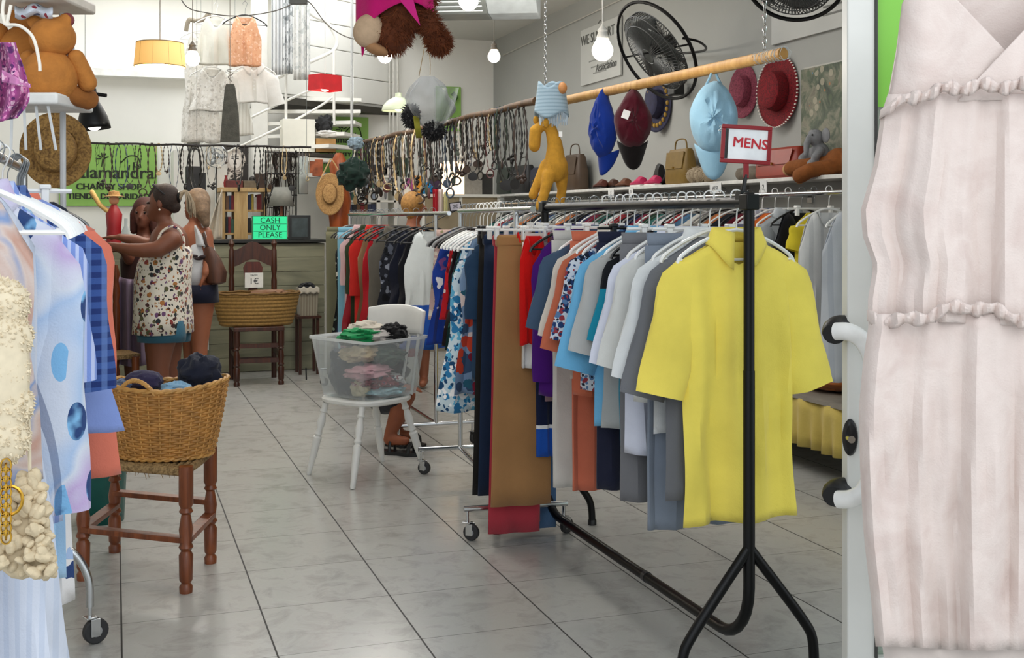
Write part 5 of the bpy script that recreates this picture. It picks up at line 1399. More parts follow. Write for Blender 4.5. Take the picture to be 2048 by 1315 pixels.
def bagbox(label, px, w, h, d, m, X=4.08, handle=True, name='handbag', cat='bag', grp='bags on the wall shelf', rz=0):
    p = onS(px, X); t = thing(name, label, cat, p, grp)
    M4 = Matrix.Translation(p) @ Matrix.Rotation(rz, 4, 'Z'); rs = []
    for z, k, e in ((0, .95, .8), (.02, 1, 1), (h * .5, 1, .95), (h * .9, .88, .7), (h, .84, .45)):
        rs.append([M4 @ Vector((d / 2 * e * abs(cos(a)) ** .5 * (1 if cos(a) > 0 else -1), w / 2 * k * abs(sin(a)) ** .4 * (1 if sin(a) > 0 else -1), z)) for a in [2 * pi * i / 24 for i in range(24)]])
    obj('bag_body', MB().rings(rs), m, t)
    obj('flap', MB().rings([[M4 @ Vector((-d / 2 * e - .004 + o, y * k, z)) for y, o in ((-w * .42, 0), (w * .42, 0), (w * .42, .006), (-w * .42, .006))] for z, k, e in ((h * .45, .9, .97), (h * .92, .95, .72))]), m, t)
    obj('clasp', MB().box(M4 @ Vector((-d / 2 - .006, 0, h * .48)), (.008, .02, .016)), plain('#b79a55', .3, 1), t)
    if handle: obj('handle', MB().tube(catmull([M4 @ Vector((0, -w * .28, h * .95)), M4 @ Vector((0, -w * .2, h * 1.25)), M4 @ Vector((0, w * .2, h * 1.25)), M4 @ Vector((0, w * .28, h * .95))], 5), .006, 6), m, t)
    return t
bagbox('mustard olive leather handbag standing open behind the pale blue cap', 1362, .36, .27, .13, plain('#7d6227', .5))
bagbox('rust red vanity case behind the MENS sign', 1568, .52, .2, .18, plain('#8a2a14', .45), handle=False, name='vanity_case', cat='case')
bagbox('small dark brown handbag behind the yellow plush camel', 1150, .42, .34, .15, plain('#4b3a2c', .5))
bagbox('black boxy handbag on the far part of the wall shelf', 1048, .5, .3, .16, plain('#17171a', .5))
bagbox('navy clutch standing beside the black boxy handbag', 1078, .3, .26, .12, plain('#1d2138', .5), handle=False)
bagbox('dark green handbag at the far end of the wall shelf', 1016, .5, .3, .15, plain('#1d2a22', .5))
p = onS(1408); t = thing('plush_cushion', 'beige curly plush cushion on the shelf under the pale blue cap', 'plush toy', p); b = MB(); els = []
for k in range(5): cc_ = p + Vector((-.02, -.12 + .06 * k, .06 + .012 * (k % 2))); els.append((cc_, (.06, .045, .06), None)); b.ell(cc_, (.06, .045, .055))
b = fuzz(b, els, 500, .014, .003, 6); obj('plush_body', b, plain('#a2927a', .95, 0, .1, 50), t)
p = onS(1505); b = MB().ell(p + UP * .05, (.06, .11, .05)).ell(p + Vector((-.02, .1, .045)), (.05, .05, .045)).ell(p + Vector((-.03, .13, .06)), (.02, .02, .03))
t = thing('plush_toy', 'small grey brown plush animal lying behind the MENS sign handle', 'plush toy', p); obj('plush_body', b, plain('#6f665a', .95, 0, .15, 50), t, mods=BL(.006))
# elephant
p = onS(1640, 4.02); EG = plain('#7f8083', .9, 0, .08, 40, .4)
t = thing('plush_elephant', 'grey plush elephant sitting on the wall shelf before the painting', 'plush toy', p + UP * .1)
q = p + UP * .13; b = MB().ell(q, (.06, .065, .075)).ell(q + Vector((-.03, .0, .1)), (.05, .052, .052))
b.limb([q + Vector((-.07, 0, .1)), q + Vector((-.1, -.01, .06)), q + Vector((-.11, -.02, .0))], [.024, .02, .015])
for s in (-1, 1): b.limb([q + Vector((-.03, s * .05, .02)), q + Vector((-.08, s * .07, -.02))], [.026, .024]); b.limb([q + Vector((-.03, s * .05, -.05)), q + Vector((-.1, s * .06, -.06))], [.03, .028])
obj('elephant_body', b, EG, t, mods=BL(.006))
for s in (-1, 1): obj('ear', MB().ell(q + Vector((-.01, s * .075, .11)), (.012, .042, .045), 14, 8), EG, t); obj('eye', MB().ell(q + Vector((-.072, s * .028, .115)), .006, 8, 6), BLKPL, t)
# teddy on the shelf with legs over the edge
p = onS(1678, 4.06); TB = plain('#80491c', .95, 0, .12, 40, .5)
t = thing('teddy_bear', 'caramel teddy bear lying on the wall shelf with its feet over the edge', 'plush toy', p + UP * .06)
b = MB().ell(p + UP * .085, (.08, .1, .08)).ell(p + Vector((0, -.14, .1)), (.065, .07, .065))
b.limb([p + Vector((-.04, .05, .07)), p + Vector((-.13, .16, .06)), p + Vector((-.15, .27, .05))], [.05, .047, .05]); b.limb([p + Vector((-.06, -.01, .05)), p + Vector((-.17, .04, .03)), p + Vector((-.2, .1, .0))], [.05, .045, .048])
obj('bear_body', b, TB, t, mods=BL(.007))
for a_ in (p + Vector((-.185, .13, -.012)), p + Vector((-.155, .312, .045))): obj('foot_pad', MB().ell(a_, (.035, .018, .038)), plain('#c9a271', .9), t)
b = MB().box(onX(1658, 297, 3.99), (.02, .02, .02))
# fabric table skirt and boxes under the wall clothes
YF = cloth('#c9b25e')
b = MB().grid(lambda i, t: (3.42 + .018 * sin(i * 150) * t + .01 * sin(i * 61), 4.6 + 2.5 * i, .40 - .25 * t), 200, 4)
t = thing('low_shelf', 'low shelf with a gathered mustard yellow skirt under the wall clothes', 'shelf', (3.75, 5.85, 0))
obj('shelf_top', MB().box((3.78, 5.85, .405), (.74, 2.5, .02)), plain('#8a8378', .6), t, smooth=False)
obj('fabric_skirt', b, YF, t, mods=[SOL(.002)])
for x in (3.5, 4.1):
    for y in (4.7, 7.0): obj('leg', MB().box((x, y, .2), (.04, .04, .4)), plain('#8a8378', .6), t, smooth=False)
b = MB().box((3.62, 6.1, .11), (.22, .3, .2)); solo('storage_box', b, cloth('#5c534c', 'floral', ('#a8434e', '#cfc6b8'), 9, th=.36), 'grey flowered fabric box on the floor under the yellow skirt', 'box', mods=[BEV(.012)])
for i, (y, c_, h_) in enumerate(((4.95, '#1b1c20', .16), (5.4, '#b06a3a', .1), (6.2, '#8a8f96', .12))):
    heap('folded_blanket', ('black', 'orange brown', 'pale grey')[i] + ' folded blanket on top of the low skirted shelf', (3.72, y, .415 + h_ / 2), (.2, .2, h_ / 2), cloth(c_), 'blanket', .1, i + 20)

# ---------------------------------------------------------------- big brown plush hanging upside down
BD = 4.6
BR = plain('#5d2c10', .95, 0, .25, 50, .5); CRM = plain('#c7a98a', .9, 0, .08, 50, .4)
pc = P(800, 20, BD); t = thing('plush_bear', 'large shaggy brown plush bear hanging upside down in a pink dress at the ceiling', 'plush toy', pc)
def mtx(s): return s
els = [(P(775, 70, BD), (.095, .09, .078), None), (P(800, 30, BD), (.1, .09, .09), None), (P(862, 55, BD - .02), (.042, .045, .1), Matrix.Rotation(-.5, 3, 'Y')), (P(878, 85, BD - .02), (.045, .045, .045), None), (P(850, -30, BD), (.06, .06, .1), None), (P(790, -60, BD), (.13, .1, .14), None)]
b = MB()
for c, r, m in els: b.ell(c, r, 20, 14, m.to_4x4() if m is not None else None)
obj('bear_body', b, BR, t, mods=BL(.007))
obj('shaggy_fur', fuzz(MB(), els, 5200, .028, .0028, 9, .35), plain('#6b3412', .9, 0, .3, 30), t, smooth=False, angle=0)
b = MB().ell(P(737, 61, BD - .07), (.058, .05, .068), 22, 16, Matrix.Rotation(.5, 4, 'Y')); obj('muzzle', b, CRM, t)
obj('foot_pad', MB().ell(P(752, 98, BD - .055), (.05, .04, .022), 18, 12, Matrix.Rotation(.35, 4, 'Y')), plain('#a97c55', .9, 0, .1, 50), t)
PKC = cloth('#c3176c')
def dressf(i, q):
    a = 2 * pi * i; px = 790 + 78 * cos(a) * (1 - .0 * q); py = -70 + q * (100 + 24 * sin(a * 2 + 1)) - 8 * cos(a)
    return P(px, py, BD + .115 * sin(a) + .008 * sin(9 * a) * q)
obj('pink_dress', MB().grid(dressf, 60, 12, True), PKC, t, mods=[SOL(.003)])
b = MB().prism([(-.012, .09), (.014, .09), (.006, -.02), (-.002, -.04)], .004, Matrix.Translation(P(725, 95, BD - .03)) @ Matrix.Rotation(-YAW, 4, 'Z')); obj('dress_ribbon', b, PKC, t, smooth=False)
b = MB().prism([(-.05, .06), (.02, .06), (.055, -.07)], .004, Matrix.Translation(P(812, 15, BD - .115)) @ Matrix.Rotation(-YAW, 4, 'Z')); obj('dress_panel', b, cloth('#cf2a80'), t, smooth=False)
obj('hanging_string', MB().tube([P(800, -60, BD), Vector((pc.x, pc.y, CEIL))], .002, 5), WIRE, t)
# yellow plush camel hanging from the bamboo/pine joint
YD = 6.75; YP = plain('#bd8a2a', .95, 0, .12, 40, .5)
def Y(px, py, o=0): return P(px, py, YD + o)
t = thing('plush_camel', 'mustard yellow plush camel dangling by its neck between the two poles', 'plush toy', Y(1100, 330))
b = MB()
b.limb([Y(1084, 250, .03), Y(1071, 262), Y(1069, 292)], [.028, .037, .035])            # head, hanging
b.limb([Y(1090, 250), Y(1102, 258), Y(1110, 290), Y(1110, 322)], [.028, .034, .046, .062])
b.ell(Y(1112, 334), (.072, .065, .088))
b.limb([Y(1122, 345, .03), Y(1124, 380, .04), Y(1119, 408, .04)], [.045, .028, .028]); b.limb([Y(1098, 350, -.03), Y(1088, 388, -.05), Y(1081, 412, -.05)], [.04, .029, .031])
b.limb([Y(1092, 330, .02), Y(1075, 365), Y(1066, 390)], [.036, .026, .028])
obj('camel_body', b, YP, t, mods=BL(.007))
obj('ear', MB().ell(Y(1092, 246, -.04), (.018, .012, .028)).ell(Y(1072, 240, .03), (.018, .012, .025)), YP, t)
obj('care_tag', MB().box(Y(1121, 268, -.06), (.02, .002, .03), -YAW), WHPL, t, smooth=False)
obj('neck_string', MB().tube([Y(1092, 246), c1 + Vector((0, 0, -.01)), c1 + Vector((.02, 0, .04))], .003, 5), plain('#6d4a28', .8), t)
# pale blue knitted bootee / scarf wrapped at the joint
q = P(1100, 195, 6.75); t = thing('knitted_scarf', 'pale blue fringed knitted scarf wrapped around the joint of the two poles', 'scarf', q)
b = MB().grid(lambda i, v: (lambda a, z: P(1103 + (26 + 8 * v) * cos(a), 168 + 62 * v + 6 * sin(i * 20), 6.75 + .075 * sin(a)))(2 * pi * i, v), 48, 12, True)
obj('scarf_wrap', b, cloth('#a4bccb', 'stripeh', ('#8ba4b5',), 300, th=.3), t, mods=[SOL(.006)])
b = MB()
for k in range(26):
    px = 1078 + k * 2.2; b.tube(catmull([P(px, 224, 6.69 + .12 * RN.random()), P(px + RN.uniform(-3, 3), 236, 6.72), P(px + RN.uniform(-3, 3), 243 + RN.uniform(0, 12), 6.72)], 3), .004, 4)
obj('fringe', b, cloth('#bccbd6'), t)
obj('wooden_knob', MB().ell(P(1124, 176, 6.7), (.03, .03, .035)), plain('#c98b52', .5), t)
# grey net hat
t = thing('fascinator', 'grey net fascinator bundle with black flower hanging over the bamboo pole', 'hat', P(850, 215, 8.4)); HD = 8.4
def net(i, v):
    a = 2 * pi * i; r = (sin(pi * (.06 + .9 * v)) ** .8) * 46
    n_ = 1 + .25 * noise.noise(Vector((cos(a) * 2, sin(a) * 2, v * 4)))
    return P(855 + 8 * v + r * cos(a) * n_, 152 + 110 * v, HD + .14 * sin(pi * v) * sin(a) * n_)
obj('net_bundle', MB().grid(net, 40, 20, True), clear('#858a8e', .8, .34), t)
obj('net_veil', MB().grid(lambda i, v: P(868 + 50 * i * (1 - .3 * v), 175 + 85 * v * (1 - .25 * i), HD - .06 + .04 * sin(i * 9 + v * 4)), 20, 12), clear('#a9aead', .9, .2), t)
hb = MB(); hl_ = [(P(822, 232, HD), (.06, .05, .09), None), (P(868, 262, HD - .03), (.075, .06, .065), None)]
for c, r, _ in hl_: hb.ell(c, r)
obj('black_flower', fuzz(hb, hl_, 500, .03, .006, 3), cloth('#101014'), t)
obj('olive_ribbon', MB().grid(lambda i, v: P(826 + 12 * i + 6 * v, 232 + 44 * v, HD - .08 + .01 * sin(8 * v)), 4, 8), cloth('#6b6a20'), t, mods=[SOL(.003)])
obj('hanging_wire', MB().tube(catmull([P(838, 152, HD), P(848, 100, HD), P(852, 85, HD), P(860, 120, HD), P(860, 150, HD)], 4), .003, 5), plain('#6d5a34', .6), t)
# necklaces
NECK = [('#16130f', 'black'), ('#3a2a22', 'dark brown'), ('#7c7c80', 'silver'), ('#b9a27a', 'gold'), ('#2e4158', 'blue'), ('#5a2c2c', 'dark red'), ('#cfc9bd', 'pearl'), ('#39463a', 'green')]
PEND = ['with round pendant', 'with ring pendant', 'without pendant', 'with drop pendant', 'with bead cluster']
NPR = {}
def neck_proto(ci, pi_):
    nm = NECK[ci][0]; m = plain(nm, .35, .5 if ci in (2, 3) else 0, .2, 40)
    t = thing('necklace', 'x', 'necklace'); b = MB(); L = .30
    pts = [Vector((.028 * sin(a) * (1 + .6 * max(0, -cos(a)) * 0), .006 * cos(3 * a), -L / 2 + L / 2 * cos(a))) for a in [2 * pi * k / 40 for k in range(40)]]
    r0 = (.0025, .006, .004, .007)[(ci + pi_) % 4]
    b.tube(pts, [r0 if k % 2 else r0 * .35 for k in range(40)], 6, True)
    obj('bead_string', b, m, t)
    b = MB(); z = Vector((0, -.004, -L))
    if pi_ == 0: b.lathe([(.001, -.004), (.022, -.003), (.022, .003), (.001, .004)], 16, z + UP * -.022, Matrix.Rotation(pi / 2, 4, 'X'))
    elif pi_ == 1: b.tube([z + Vector((.02 * cos(a), 0, -.02 + .02 * sin(a))) for a in [2 * pi * k / 16 for k in range(16)]], .004, 6, True)
    elif pi_ == 3: b.ell(z + UP * -.02, (.011, .006, .026))
    elif pi_ == 4:
        for k in range(7): b.ell(z + Vector((RN.uniform(-.02, .02), RN.uniform(-.01, .01), RN.uniform(-.03, .01))), .010, 8, 6)
    if b.v: obj('pendant', b, m, t)
    return t
ORD = 'first second third fourth fifth sixth seventh eighth ninth tenth eleventh twelfth thirteenth fourteenth fifteenth sixteenth seventeenth eighteenth nineteenth twentieth twenty-first twenty-second twenty-third twenty-fourth twenty-fifth'.split()
def necklaces(p0, p1, n, group, where, rz, drop=.02, sizes=(.6, 1.5), sd=1):
    r = random.Random(sd); cnt = {}
    for i in range(n):
        ci = r.choice([0, 0, 0, 0, 0, 1, 1, 1, 2, 3, 4, 5, 6, 7, 0]); pi_ = r.randrange(5); t_ = (i + r.uniform(-.35, .35)) / (n - 1); t_ = min(.99, max(.01, t_))
        p = Vector(p0).lerp(Vector(p1), t_) + UP * drop
        s = r.uniform(*sizes); key = (ci, pi_); cnt[key] = cnt.get(key, 0) + 1
        lab = '%s necklace %s, %s such from %s' % (NECK[ci][1], PEND[pi_], ORD[min(24, cnt[key] - 1)], where)
        if key not in NPR:
            o = neck_proto(ci, pi_); NPR[key] = o; o.location = p; o.rotation_euler = (0, 0, rz + r.uniform(-.5, .5)); o.scale = (s * r.uniform(.8, 1.5), 1, s); o['label'] = lab; o['group'] = group
        else: dup(NPR[key], p, rz + r.uniform(-.5, .5), lab, group, (s * r.uniform(.8, 1.5), 1, s))
necklaces(c1.lerp(c2, .04), c1.lerp(c2, .97), 94, 'necklaces on the bamboo pole', 'bamboo pole joint', -.9, .02, (.7, 1.8), 4)
b = MB()
# dark green hat hanging at the far end of the bamboo pole
gh = P(712, 352, 9.6)
solo('string', MB().tube([P(706, 320, 9.6), Vector((P(706, 320, 9.6).x, P(706, 320, 9.6).y, 3.82))], .002, 5), WIRE, 'string from the ceiling holding the dark green crumpled hat', 'string')
heap('felt_hat', 'dark green crumpled felt hat hanging below the far end of the bamboo pole', P(706, 348, 9.6), (.13, .1, .13), cloth('#10241f'), 'hat', .3, 31)
heap('pompom', 'blue grey woollen pompom tied at the far end of the bamboo pole', P(712, 286, 10.6), (.07, .07, .06), cloth('#8195a3'), 'ornament', .3, 32)
# ================================================================ counter and the back of the shop
CY = 10.4; CT = 1.155
cw = wood('#8b8b74', '#6f6f5c', 2, .6, 0); dk = plain('#1c1d1a', .4)
xr = (CY) * ratio(649)
ct = thing('shop_counter', 'grey green wood-clad shop counter with a dark top at the back', 'counter', (.8, CY + .3, 0))
b = MB()
for i in range(9): b.box(((xr - .1) / 2 + .0, CY + .3, .065 + i * .1245), (xr + .1, .6, .122))
obj('counter_body', b, cw, ct, mods=[BEV(.003)], smooth=False)
obj('counter_top', MB().box(((xr - .1) / 2, CY + .29, CT - .012), (xr + .14, .66, .024)), dk, ct, smooth=False)
ct2 = thing('shop_counter', 'side section of the shop counter on which the woman in the floral top leans', 'counter', (-.55, 8.7, 0))
obj('counter_body', MB().box((-.55, 8.6, .565), (.8, 3.5, 1.13)), cw, ct2, mods=[BEV(.003)], smooth=False)
obj('counter_top', MB().box((-.54, 8.6, CT - .013), (.86, 3.56, .026)), dk, ct2, smooth=False)
def bx(name, label, cat, px0, py0, px1, py1, Y, m, dth=.1, group=None, bev=.004):
    a = onY(px0, py0, Y); c = onY(px1, py1, Y)
    b = MB().box(((a.x + c.x) / 2, Y + dth / 2, (a.z + c.z) / 2), (abs(a.x - c.x), dth, abs(a.z - c.z)))
    return solo(name, b, m, label, cat, group, False, [BEV(bev)] if bev else ())
def onc(px, Y=None, z=CT):   # a point on the counter top at that column
    Y = Y or CY + .15; p = onY(px, 400, Y); return Vector((p.x, Y, z))
# cash only light box
t = thing('light_box_sign', 'glowing green light box sign reading CASH ONLY PLEASE on the counter', 'sign', onc(540, CY + .06))
a = onY(506, 432, CY + .06); c = onY(574, 479, CY + .06); mx = (a.x + c.x) / 2; mz = (CT + a.z) / 2 + .002; hh = a.z - CT
obj('box_frame', MB().box((mx, CY + .085, mz), (c.x - a.x + .012, .05, hh)), plain('#1e7a50', .5), t, smooth=False)
obj('light_panel', MB().box((mx, CY + .058, mz), (c.x - a.x - .004, .004, hh - .012)), glow('#25c887', .55), t, smooth=False)
for k, s in enumerate(('CASH', 'ONLY', 'PLEASE')):
    obj('lettering', text_mb(s, .068, 0, .001, face_mt(Vector((mx, CY + .054, mz + hh * (.31 - .31 * k)))), .0), plain('#0f3b2a', .6), t, smooth=False)
    if k: obj('divider', MB().box((mx, CY + .055, mz + hh * (.47 - .31 * k)), (c.x - a.x - .01, .003, .004)), plain('#1a8055', .5), t, smooth=False)
# black picture frame
t = thing('framed_picture', 'black framed dark drawing leaning on the counter beside the light box sign', 'picture frame', onc(600, CY + .08))
a = onY(577, 430, CY + .1); c = onY(621, 480, CY + .1); mx2 = (a.x + c.x) / 2; w2 = c.x - a.x; h2_ = a.z - CT
obj('frame', MB().box((mx2, CY + .11, CT + h2_ / 2), (w2, .03, h2_)), plain('#191c1d', .4), t, smooth=False, mods=[BEV(.003)])
obj('picture', MB().box((mx2, CY + .093, CT + h2_ / 2), (w2 * .72, .004, h2_ * .78)), plain('#3a4648', .4, 0, .3, 14), t, smooth=False)
# table lamp with grey shade
p = onc(563, CY + .38); t = thing('table_lamp', 'table lamp with a grey pleated shade behind the light box sign', 'lamp', p)
zt = onY(563, 374, CY + .38).z; zb = onY(563, 412, CY + .38).z
obj('lamp_shade', MB().lathe([(.118, zb), (.07, zt)], 30, (p.x, p.y, 0), caps=False), plain('#84847c', .8), t, mods=[SOL(.002)])
obj('lamp_base', MB().lathe([(.06, CT), (.06, CT + .02), (.02, CT + .04), (.03, CT + .1), (.015, CT + .16), (.012, zb + .05)], 18, (p.x, p.y, 0)), plain('#7b3f22', .4), t)
# orange wooden sculpture post with straw hat
p = onc(661, CY + .12, 0); 
t = thing('carved_post', 'tall orange brown carved wooden post beside the end of the counter', 'post', Vector((onY(660, 400, CY - .05).x + .09, CY + .0, 0)))
pb_ = Vector(t.location)
obj('post_body', MB().lathe([(.075, 0), (.08, .4), (.07, .9), (.085, 1.3), (.11, 1.5), (.07, 1.7), (.09, 1.82), (.03, 1.93)], 18, pb_), wood('#a44f1c', '#6c2c0d', 3, .4), t)
hc_ = onY(660, 388, CY - .13); t, M4 = hat('straw_hat', 'natural straw sun hat with a looped cord hanging on the carved wooden post', hc_, Vector((-.25, -1, .1)), .125, .06, .07, STRAW2, plain('#8a6238', .7), 1.5)
obj('cord', MB().tube(catmull([hc_ + Vector((-.1, -.01, .1)), hc_ + Vector((-.02, 0, .26)), hc_ + Vector((.02, 0, .3)), hc_ + Vector((.12, 0, .12))], 5), .006, 6), plain('#c3a070', .8), t)
t, M4 = hat('brim_hat', 'black wide brimmed hat on top of the carved wooden post', Vector((pb_.x - .05, pb_.y, 1.93)), UP, .2, .09, .08, plain('#161413', .7), None, 1)
# chair with straw basket in front of the counter
WD = wood('#4a2412', '#26110a', 5, .4)
Yc = 9.98
xl = Yc * ratio(463); xr_ = Yc * ratio(548); yb = Yc; zt = onY(500, 478, Yc).z
t = thing('chair', 'dark carved wooden chair against the counter carrying the oval straw basket', 'chair', ((xl + xr_) / 2, Yc - .22, 0))
for x in (xl, xr_): obj('back_leg', turned((x, Yc, 0), (x, Yc, zt), .022, 12, [(1, 0), (1, .4), (1.1, .42), (.8, .45), (1.1, .5), (1.1, .7), (.8, .74), (1.15, .78), (1, .92), (.6, .94), (1.2, .97), (.4, 1)]), WD, t)
for x in (xl, xr_): obj('front_leg', turned((x, Yc - .44, 0), (x, Yc - .44, .46), .024, 12), WD, t)
def archf(u): return .05 * cos(u * pi * 1.0) + .02 * cos(u * pi * 3)
w = xr_ - xl; mx3 = (xl + xr_) / 2
b = MB(); rs = []
for k in range(15):
    u = -.5 + k / 14; top = zt - .09 + archf(u * .9); bot = zt - .2 + .03 * cos(u * 2 * pi)
    x = mx3 + u * w; rs.append([Vector((x, Yc - .012, bot)), Vector((x, Yc - .012, top)), Vector((x, Yc + .012, top)), Vector((x, Yc + .012, bot))])
b.rings(rs); obj('crest_rail', b, WD, t, smooth=False)
b = MB(); rs = []
for z, h in ((.5, .05), (.58, .045), (.66, .06), (.76, .035), (.84, .07), (.93, .08), (zt - .19, .055)): rs.append([Vector((mx3 - h, Yc - .01, z)), Vector((mx3 + h, Yc - .01, z)), Vector((mx3 + h, Yc + .01, z)), Vector((mx3 - h, Yc + .01, z))])
b.rings(rs); obj('splat', b, wood('#5c2618', '#3a130c', 5, .4), t, smooth=False)
obj('lower_rail', MB().box((mx3, Yc, .5), (w, .025, .04)), WD, t, smooth=False)
obj('seat', MB().box((mx3, Yc - .22, .455), (w + .05, .5, .035)), WD, t, smooth=False, mods=[BEV(.006)])
for z, y in ((.2, Yc - .44), (.32, Yc - .44), (.16, Yc)): obj('rung', MB().box((mx3, y, z), (w, .022, .035)), WD, t, smooth=False)
for x in (xl, xr_): obj('rung', MB().box((x, Yc - .22, .24), (.022, .42, .035)), WD, t, smooth=False)
a = onY(508, 560, Yc - .05); t2 = thing('price_sign', 'white paper price sign taped to the back of the carved chair', 'sign', a)
obj('paper', MB().box(a, (.15, .004, .125)), plain('#d9dad6', .7), t2, smooth=False)
obj('lettering', text_mb('1€', .07, 0, .0008, face_mt(a + Vector((0, -.003, -.01)))), plain('#3c3d40', .6), t2, smooth=False)
obj('lettering', text_mb('EACH', .022, 0, .0008, face_mt(a + Vector((0, -.003, .042)))), plain('#3c3d40', .6), t2, smooth=False)
# oval straw basket (coiled)
Yb = Yc - .28
xa = Yb * ratio(425); xb_ = Yb * ratio(598); zt = onY(500, 585, Yb).z; zb = .475
bc3 = Vector(((xa + xb_) / 2, Yb, zb)); t = thing('straw_basket', 'long oval coiled straw basket lying on the carved chair', 'basket', bc3)
RX = (xb_ - xa) / 2; b = MB(); hh = zt - zb
def bk2(i, v):
    a = 2 * pi * i; k = .80 + .2 * v ** .7; o = .006 * abs(sin(v * 9 * pi))
    return bc3 + Vector(((RX * k + o) * cos(a), (.20 * k + o) * sin(a), hh * v))
b.grid(bk2, 64, 54, True); obj('basket_wall', b, plain('#8a6a35', .8, 0, .2, 60, .5), t, mods=[SOL(.006)], angle=0)
obj('basket_bottom', MB().lathe([(.001, .005), (RX * .8, .005)], 40, bc3, Matrix.Diagonal((1, .2 / RX, 1, 1))), plain('#8a6a35', .8, 0, .2, 60, .5), t)
obj('basket_rim', MB().tube([bc3 + Vector((RX * 1.01 * cos(a), .205 * sin(a), hh + .003 * sin(14 * a))) for a in [2 * pi * k / 60 for k in range(60)]], .010, 6, True), plain('#6f5228', .8, 0, .2, 60), t)
heap('folded_clothing', 'brown cloth lying inside the long straw basket on the carved chair', bc3 + Vector((.12, 0, hh - .02)), (.16, .1, .045), cloth('#7a5a44'), 'folded clothing', .3, 41)
# small lined basket on a crate
Y3 = 10.05; xa = Y3 * ratio(599); xb_ = Y3 * ratio(638); zt = onY(600, 577, Y3).z; zb = onY(600, 632, Y3).z
mx4 = (xa + xb_) / 2
t = thing('side_table', 'small dark wooden stand by the counter carrying the cloth-lined basket', 'table', (mx4, Y3 + .12, 0))
obj('table_top', MB().box((mx4, Y3 + .12, zb - .012), (xb_ - xa + .04, .26, .02)), WD, t, smooth=False)
for sx_ in (-1, 1):
    for sy_ in (-1, 1): obj('leg', MB().box((mx4 + sx_ * (xb_ - xa) * .45, Y3 + .12 + sy_ * .1, zb / 2 - .012), (.024, .024, zb - .024)), WD, t, smooth=False)
b = MB().rings([[Vector((mx4 + sx_ * (xb_ - xa) * .5 * k, Y3 + .12 + sy_ * .11 * k, z)) for sx_, sy_ in ((-1, -1), (1, -1), (1, 1), (-1, 1))] for z, k in ((zb, .85), (zt, 1))])
t = thing('lined_basket', 'small square cream basket with dark cloth inside beside the straw basket', 'basket', (mx4, Y3 + .12, zb))
obj('basket_body', b, cloth('#8f897a', 'stripev', ('#766f60',), 260, th=.2), t, smooth=False)
b = MB().grid(lambda i, v: (mx4 + (xb_ - xa) * (.53) * (-1 + 2 * i), Y3 + .005 - .008 * v, zt + .01 - .05 * v - .008 * sin(i * 20)), 20, 3); obj('cloth_lining', b, cloth('#b3ada0'), t, mods=[SOL(.004)])
heap('folded_clothing', 'black garment poking out of the small cloth-lined basket', (mx4, Y3 + .12, zt + .01), (.07, .08, .035), cloth('#15161a'), 'folded clothing', .3, 42)
bx('white_cabinet', 'low white cabinet standing against the counter behind the women', 'cabinet', 384, 605, 418, 700, 10.3, plain('#b9bcb6', .5), .09)
# white shelving behind, bookcase
SHW = plain('#e4e2da', .5, 0, .03, 5); PW = wood('#cfae76', '#b18d55', 4, .5)
Yk = 11.35
def zY(py, Y, px=500): return onY(px, py, Y).z
xa = Yk * ratio(446); xb_ = Yk * ratio(536)
t = thing('bookcase', 'light pine bookcase behind the counter with media on its shelves', 'bookcase', ((xa + xb_) / 2, Yk + .15, 0)); ztp = zY(375, Yk)
obj('top_board', MB().box(((xa + xb_) / 2, Yk + .15, ztp - .02), (xb_ - xa + .06, .34, .04)), PW, t, smooth=False)
for px in (448, 531): obj('side_panel', MB().box((Yk * ratio(px), Yk + .16, ztp / 2 - .02), (.025, .3, ztp - .04)), PW, t, smooth=False)
pxm = Yk * ratio(482); obj('centre_panel', MB().box((pxm, Yk + .14, ztp / 2 - .02), (.125, .3, ztp - .04)), PW, t, smooth=False)
for k in range(3): obj('shelf_board', MB().box(((xa + xb_) / 2, Yk + .17, ztp - .22 - k * .22), (xb_ - xa - .02, .27, .02)), PW, t, smooth=False)
r = random.Random(9); BC = [('#2b3552', 'dark blue'), ('#7a2027', 'dark red'), ('#c9c6bd', 'cream'), ('#23262b', 'black'), ('#8d98a8', 'grey blue'), ('#6a4b32', 'brown'), ('#39604f', 'green'), ('#b9a23f', 'mustard')]
bn = {}
def books(x0, x1, y, z0, hmax, grp, where, horiz=False, dth=.14, wlo=.018, whi=.04):
    x = x0
    while x < x1 - wlo:
        w = r.uniform(wlo, whi); c, cn = r.choice(BC); h = hmax * r.uniform(.7, .95); k = (cn, where); bn[k] = bn.get(k, 0) + 1
        if bn[k] > 15: x += w; continue
        solo('book', MB().box((x + w / 2, y + dth / 2, z0 + h / 2), (w * .94, dth, h)), plain(c, .6, 0, .1, 30), '%s book %s, %s of its colour there' % (cn, where, ORD[bn[k] - 1]), 'book', grp, False)
        x += w
for k in range(3):
    z = ztp - .21 - k * .22
    books(Yk * ratio(448) + .02, pxm - .066, Yk + .04, z, .17, 'media in the pine bookcase', 'on bookcase shelf %s beside the white cloth' % ('one', 'two', 'three')[k])
    if k < 2: books(pxm + .066, Yk * ratio(531) - .015, Yk + .06, z, .16, 'media in the pine bookcase', 'on bookcase shelf %s near the sign' % ('one', 'two', 'three')[k])
# white cloth hanging
b = MB().grid(lambda i, v: onY(444 - (38 * (.25 + .75 * v)) * i, 378 + (98 + 10 * i) * v + 26 * i * (1 - v), 10.95 + .03 * sin(i * 12)), 20, 12)
solo('cloth', b, cloth('#d6cbb8'), 'cream cloth hanging beside the pine bookcase behind the counter', 'cloth', mods=[SOL(.004)])
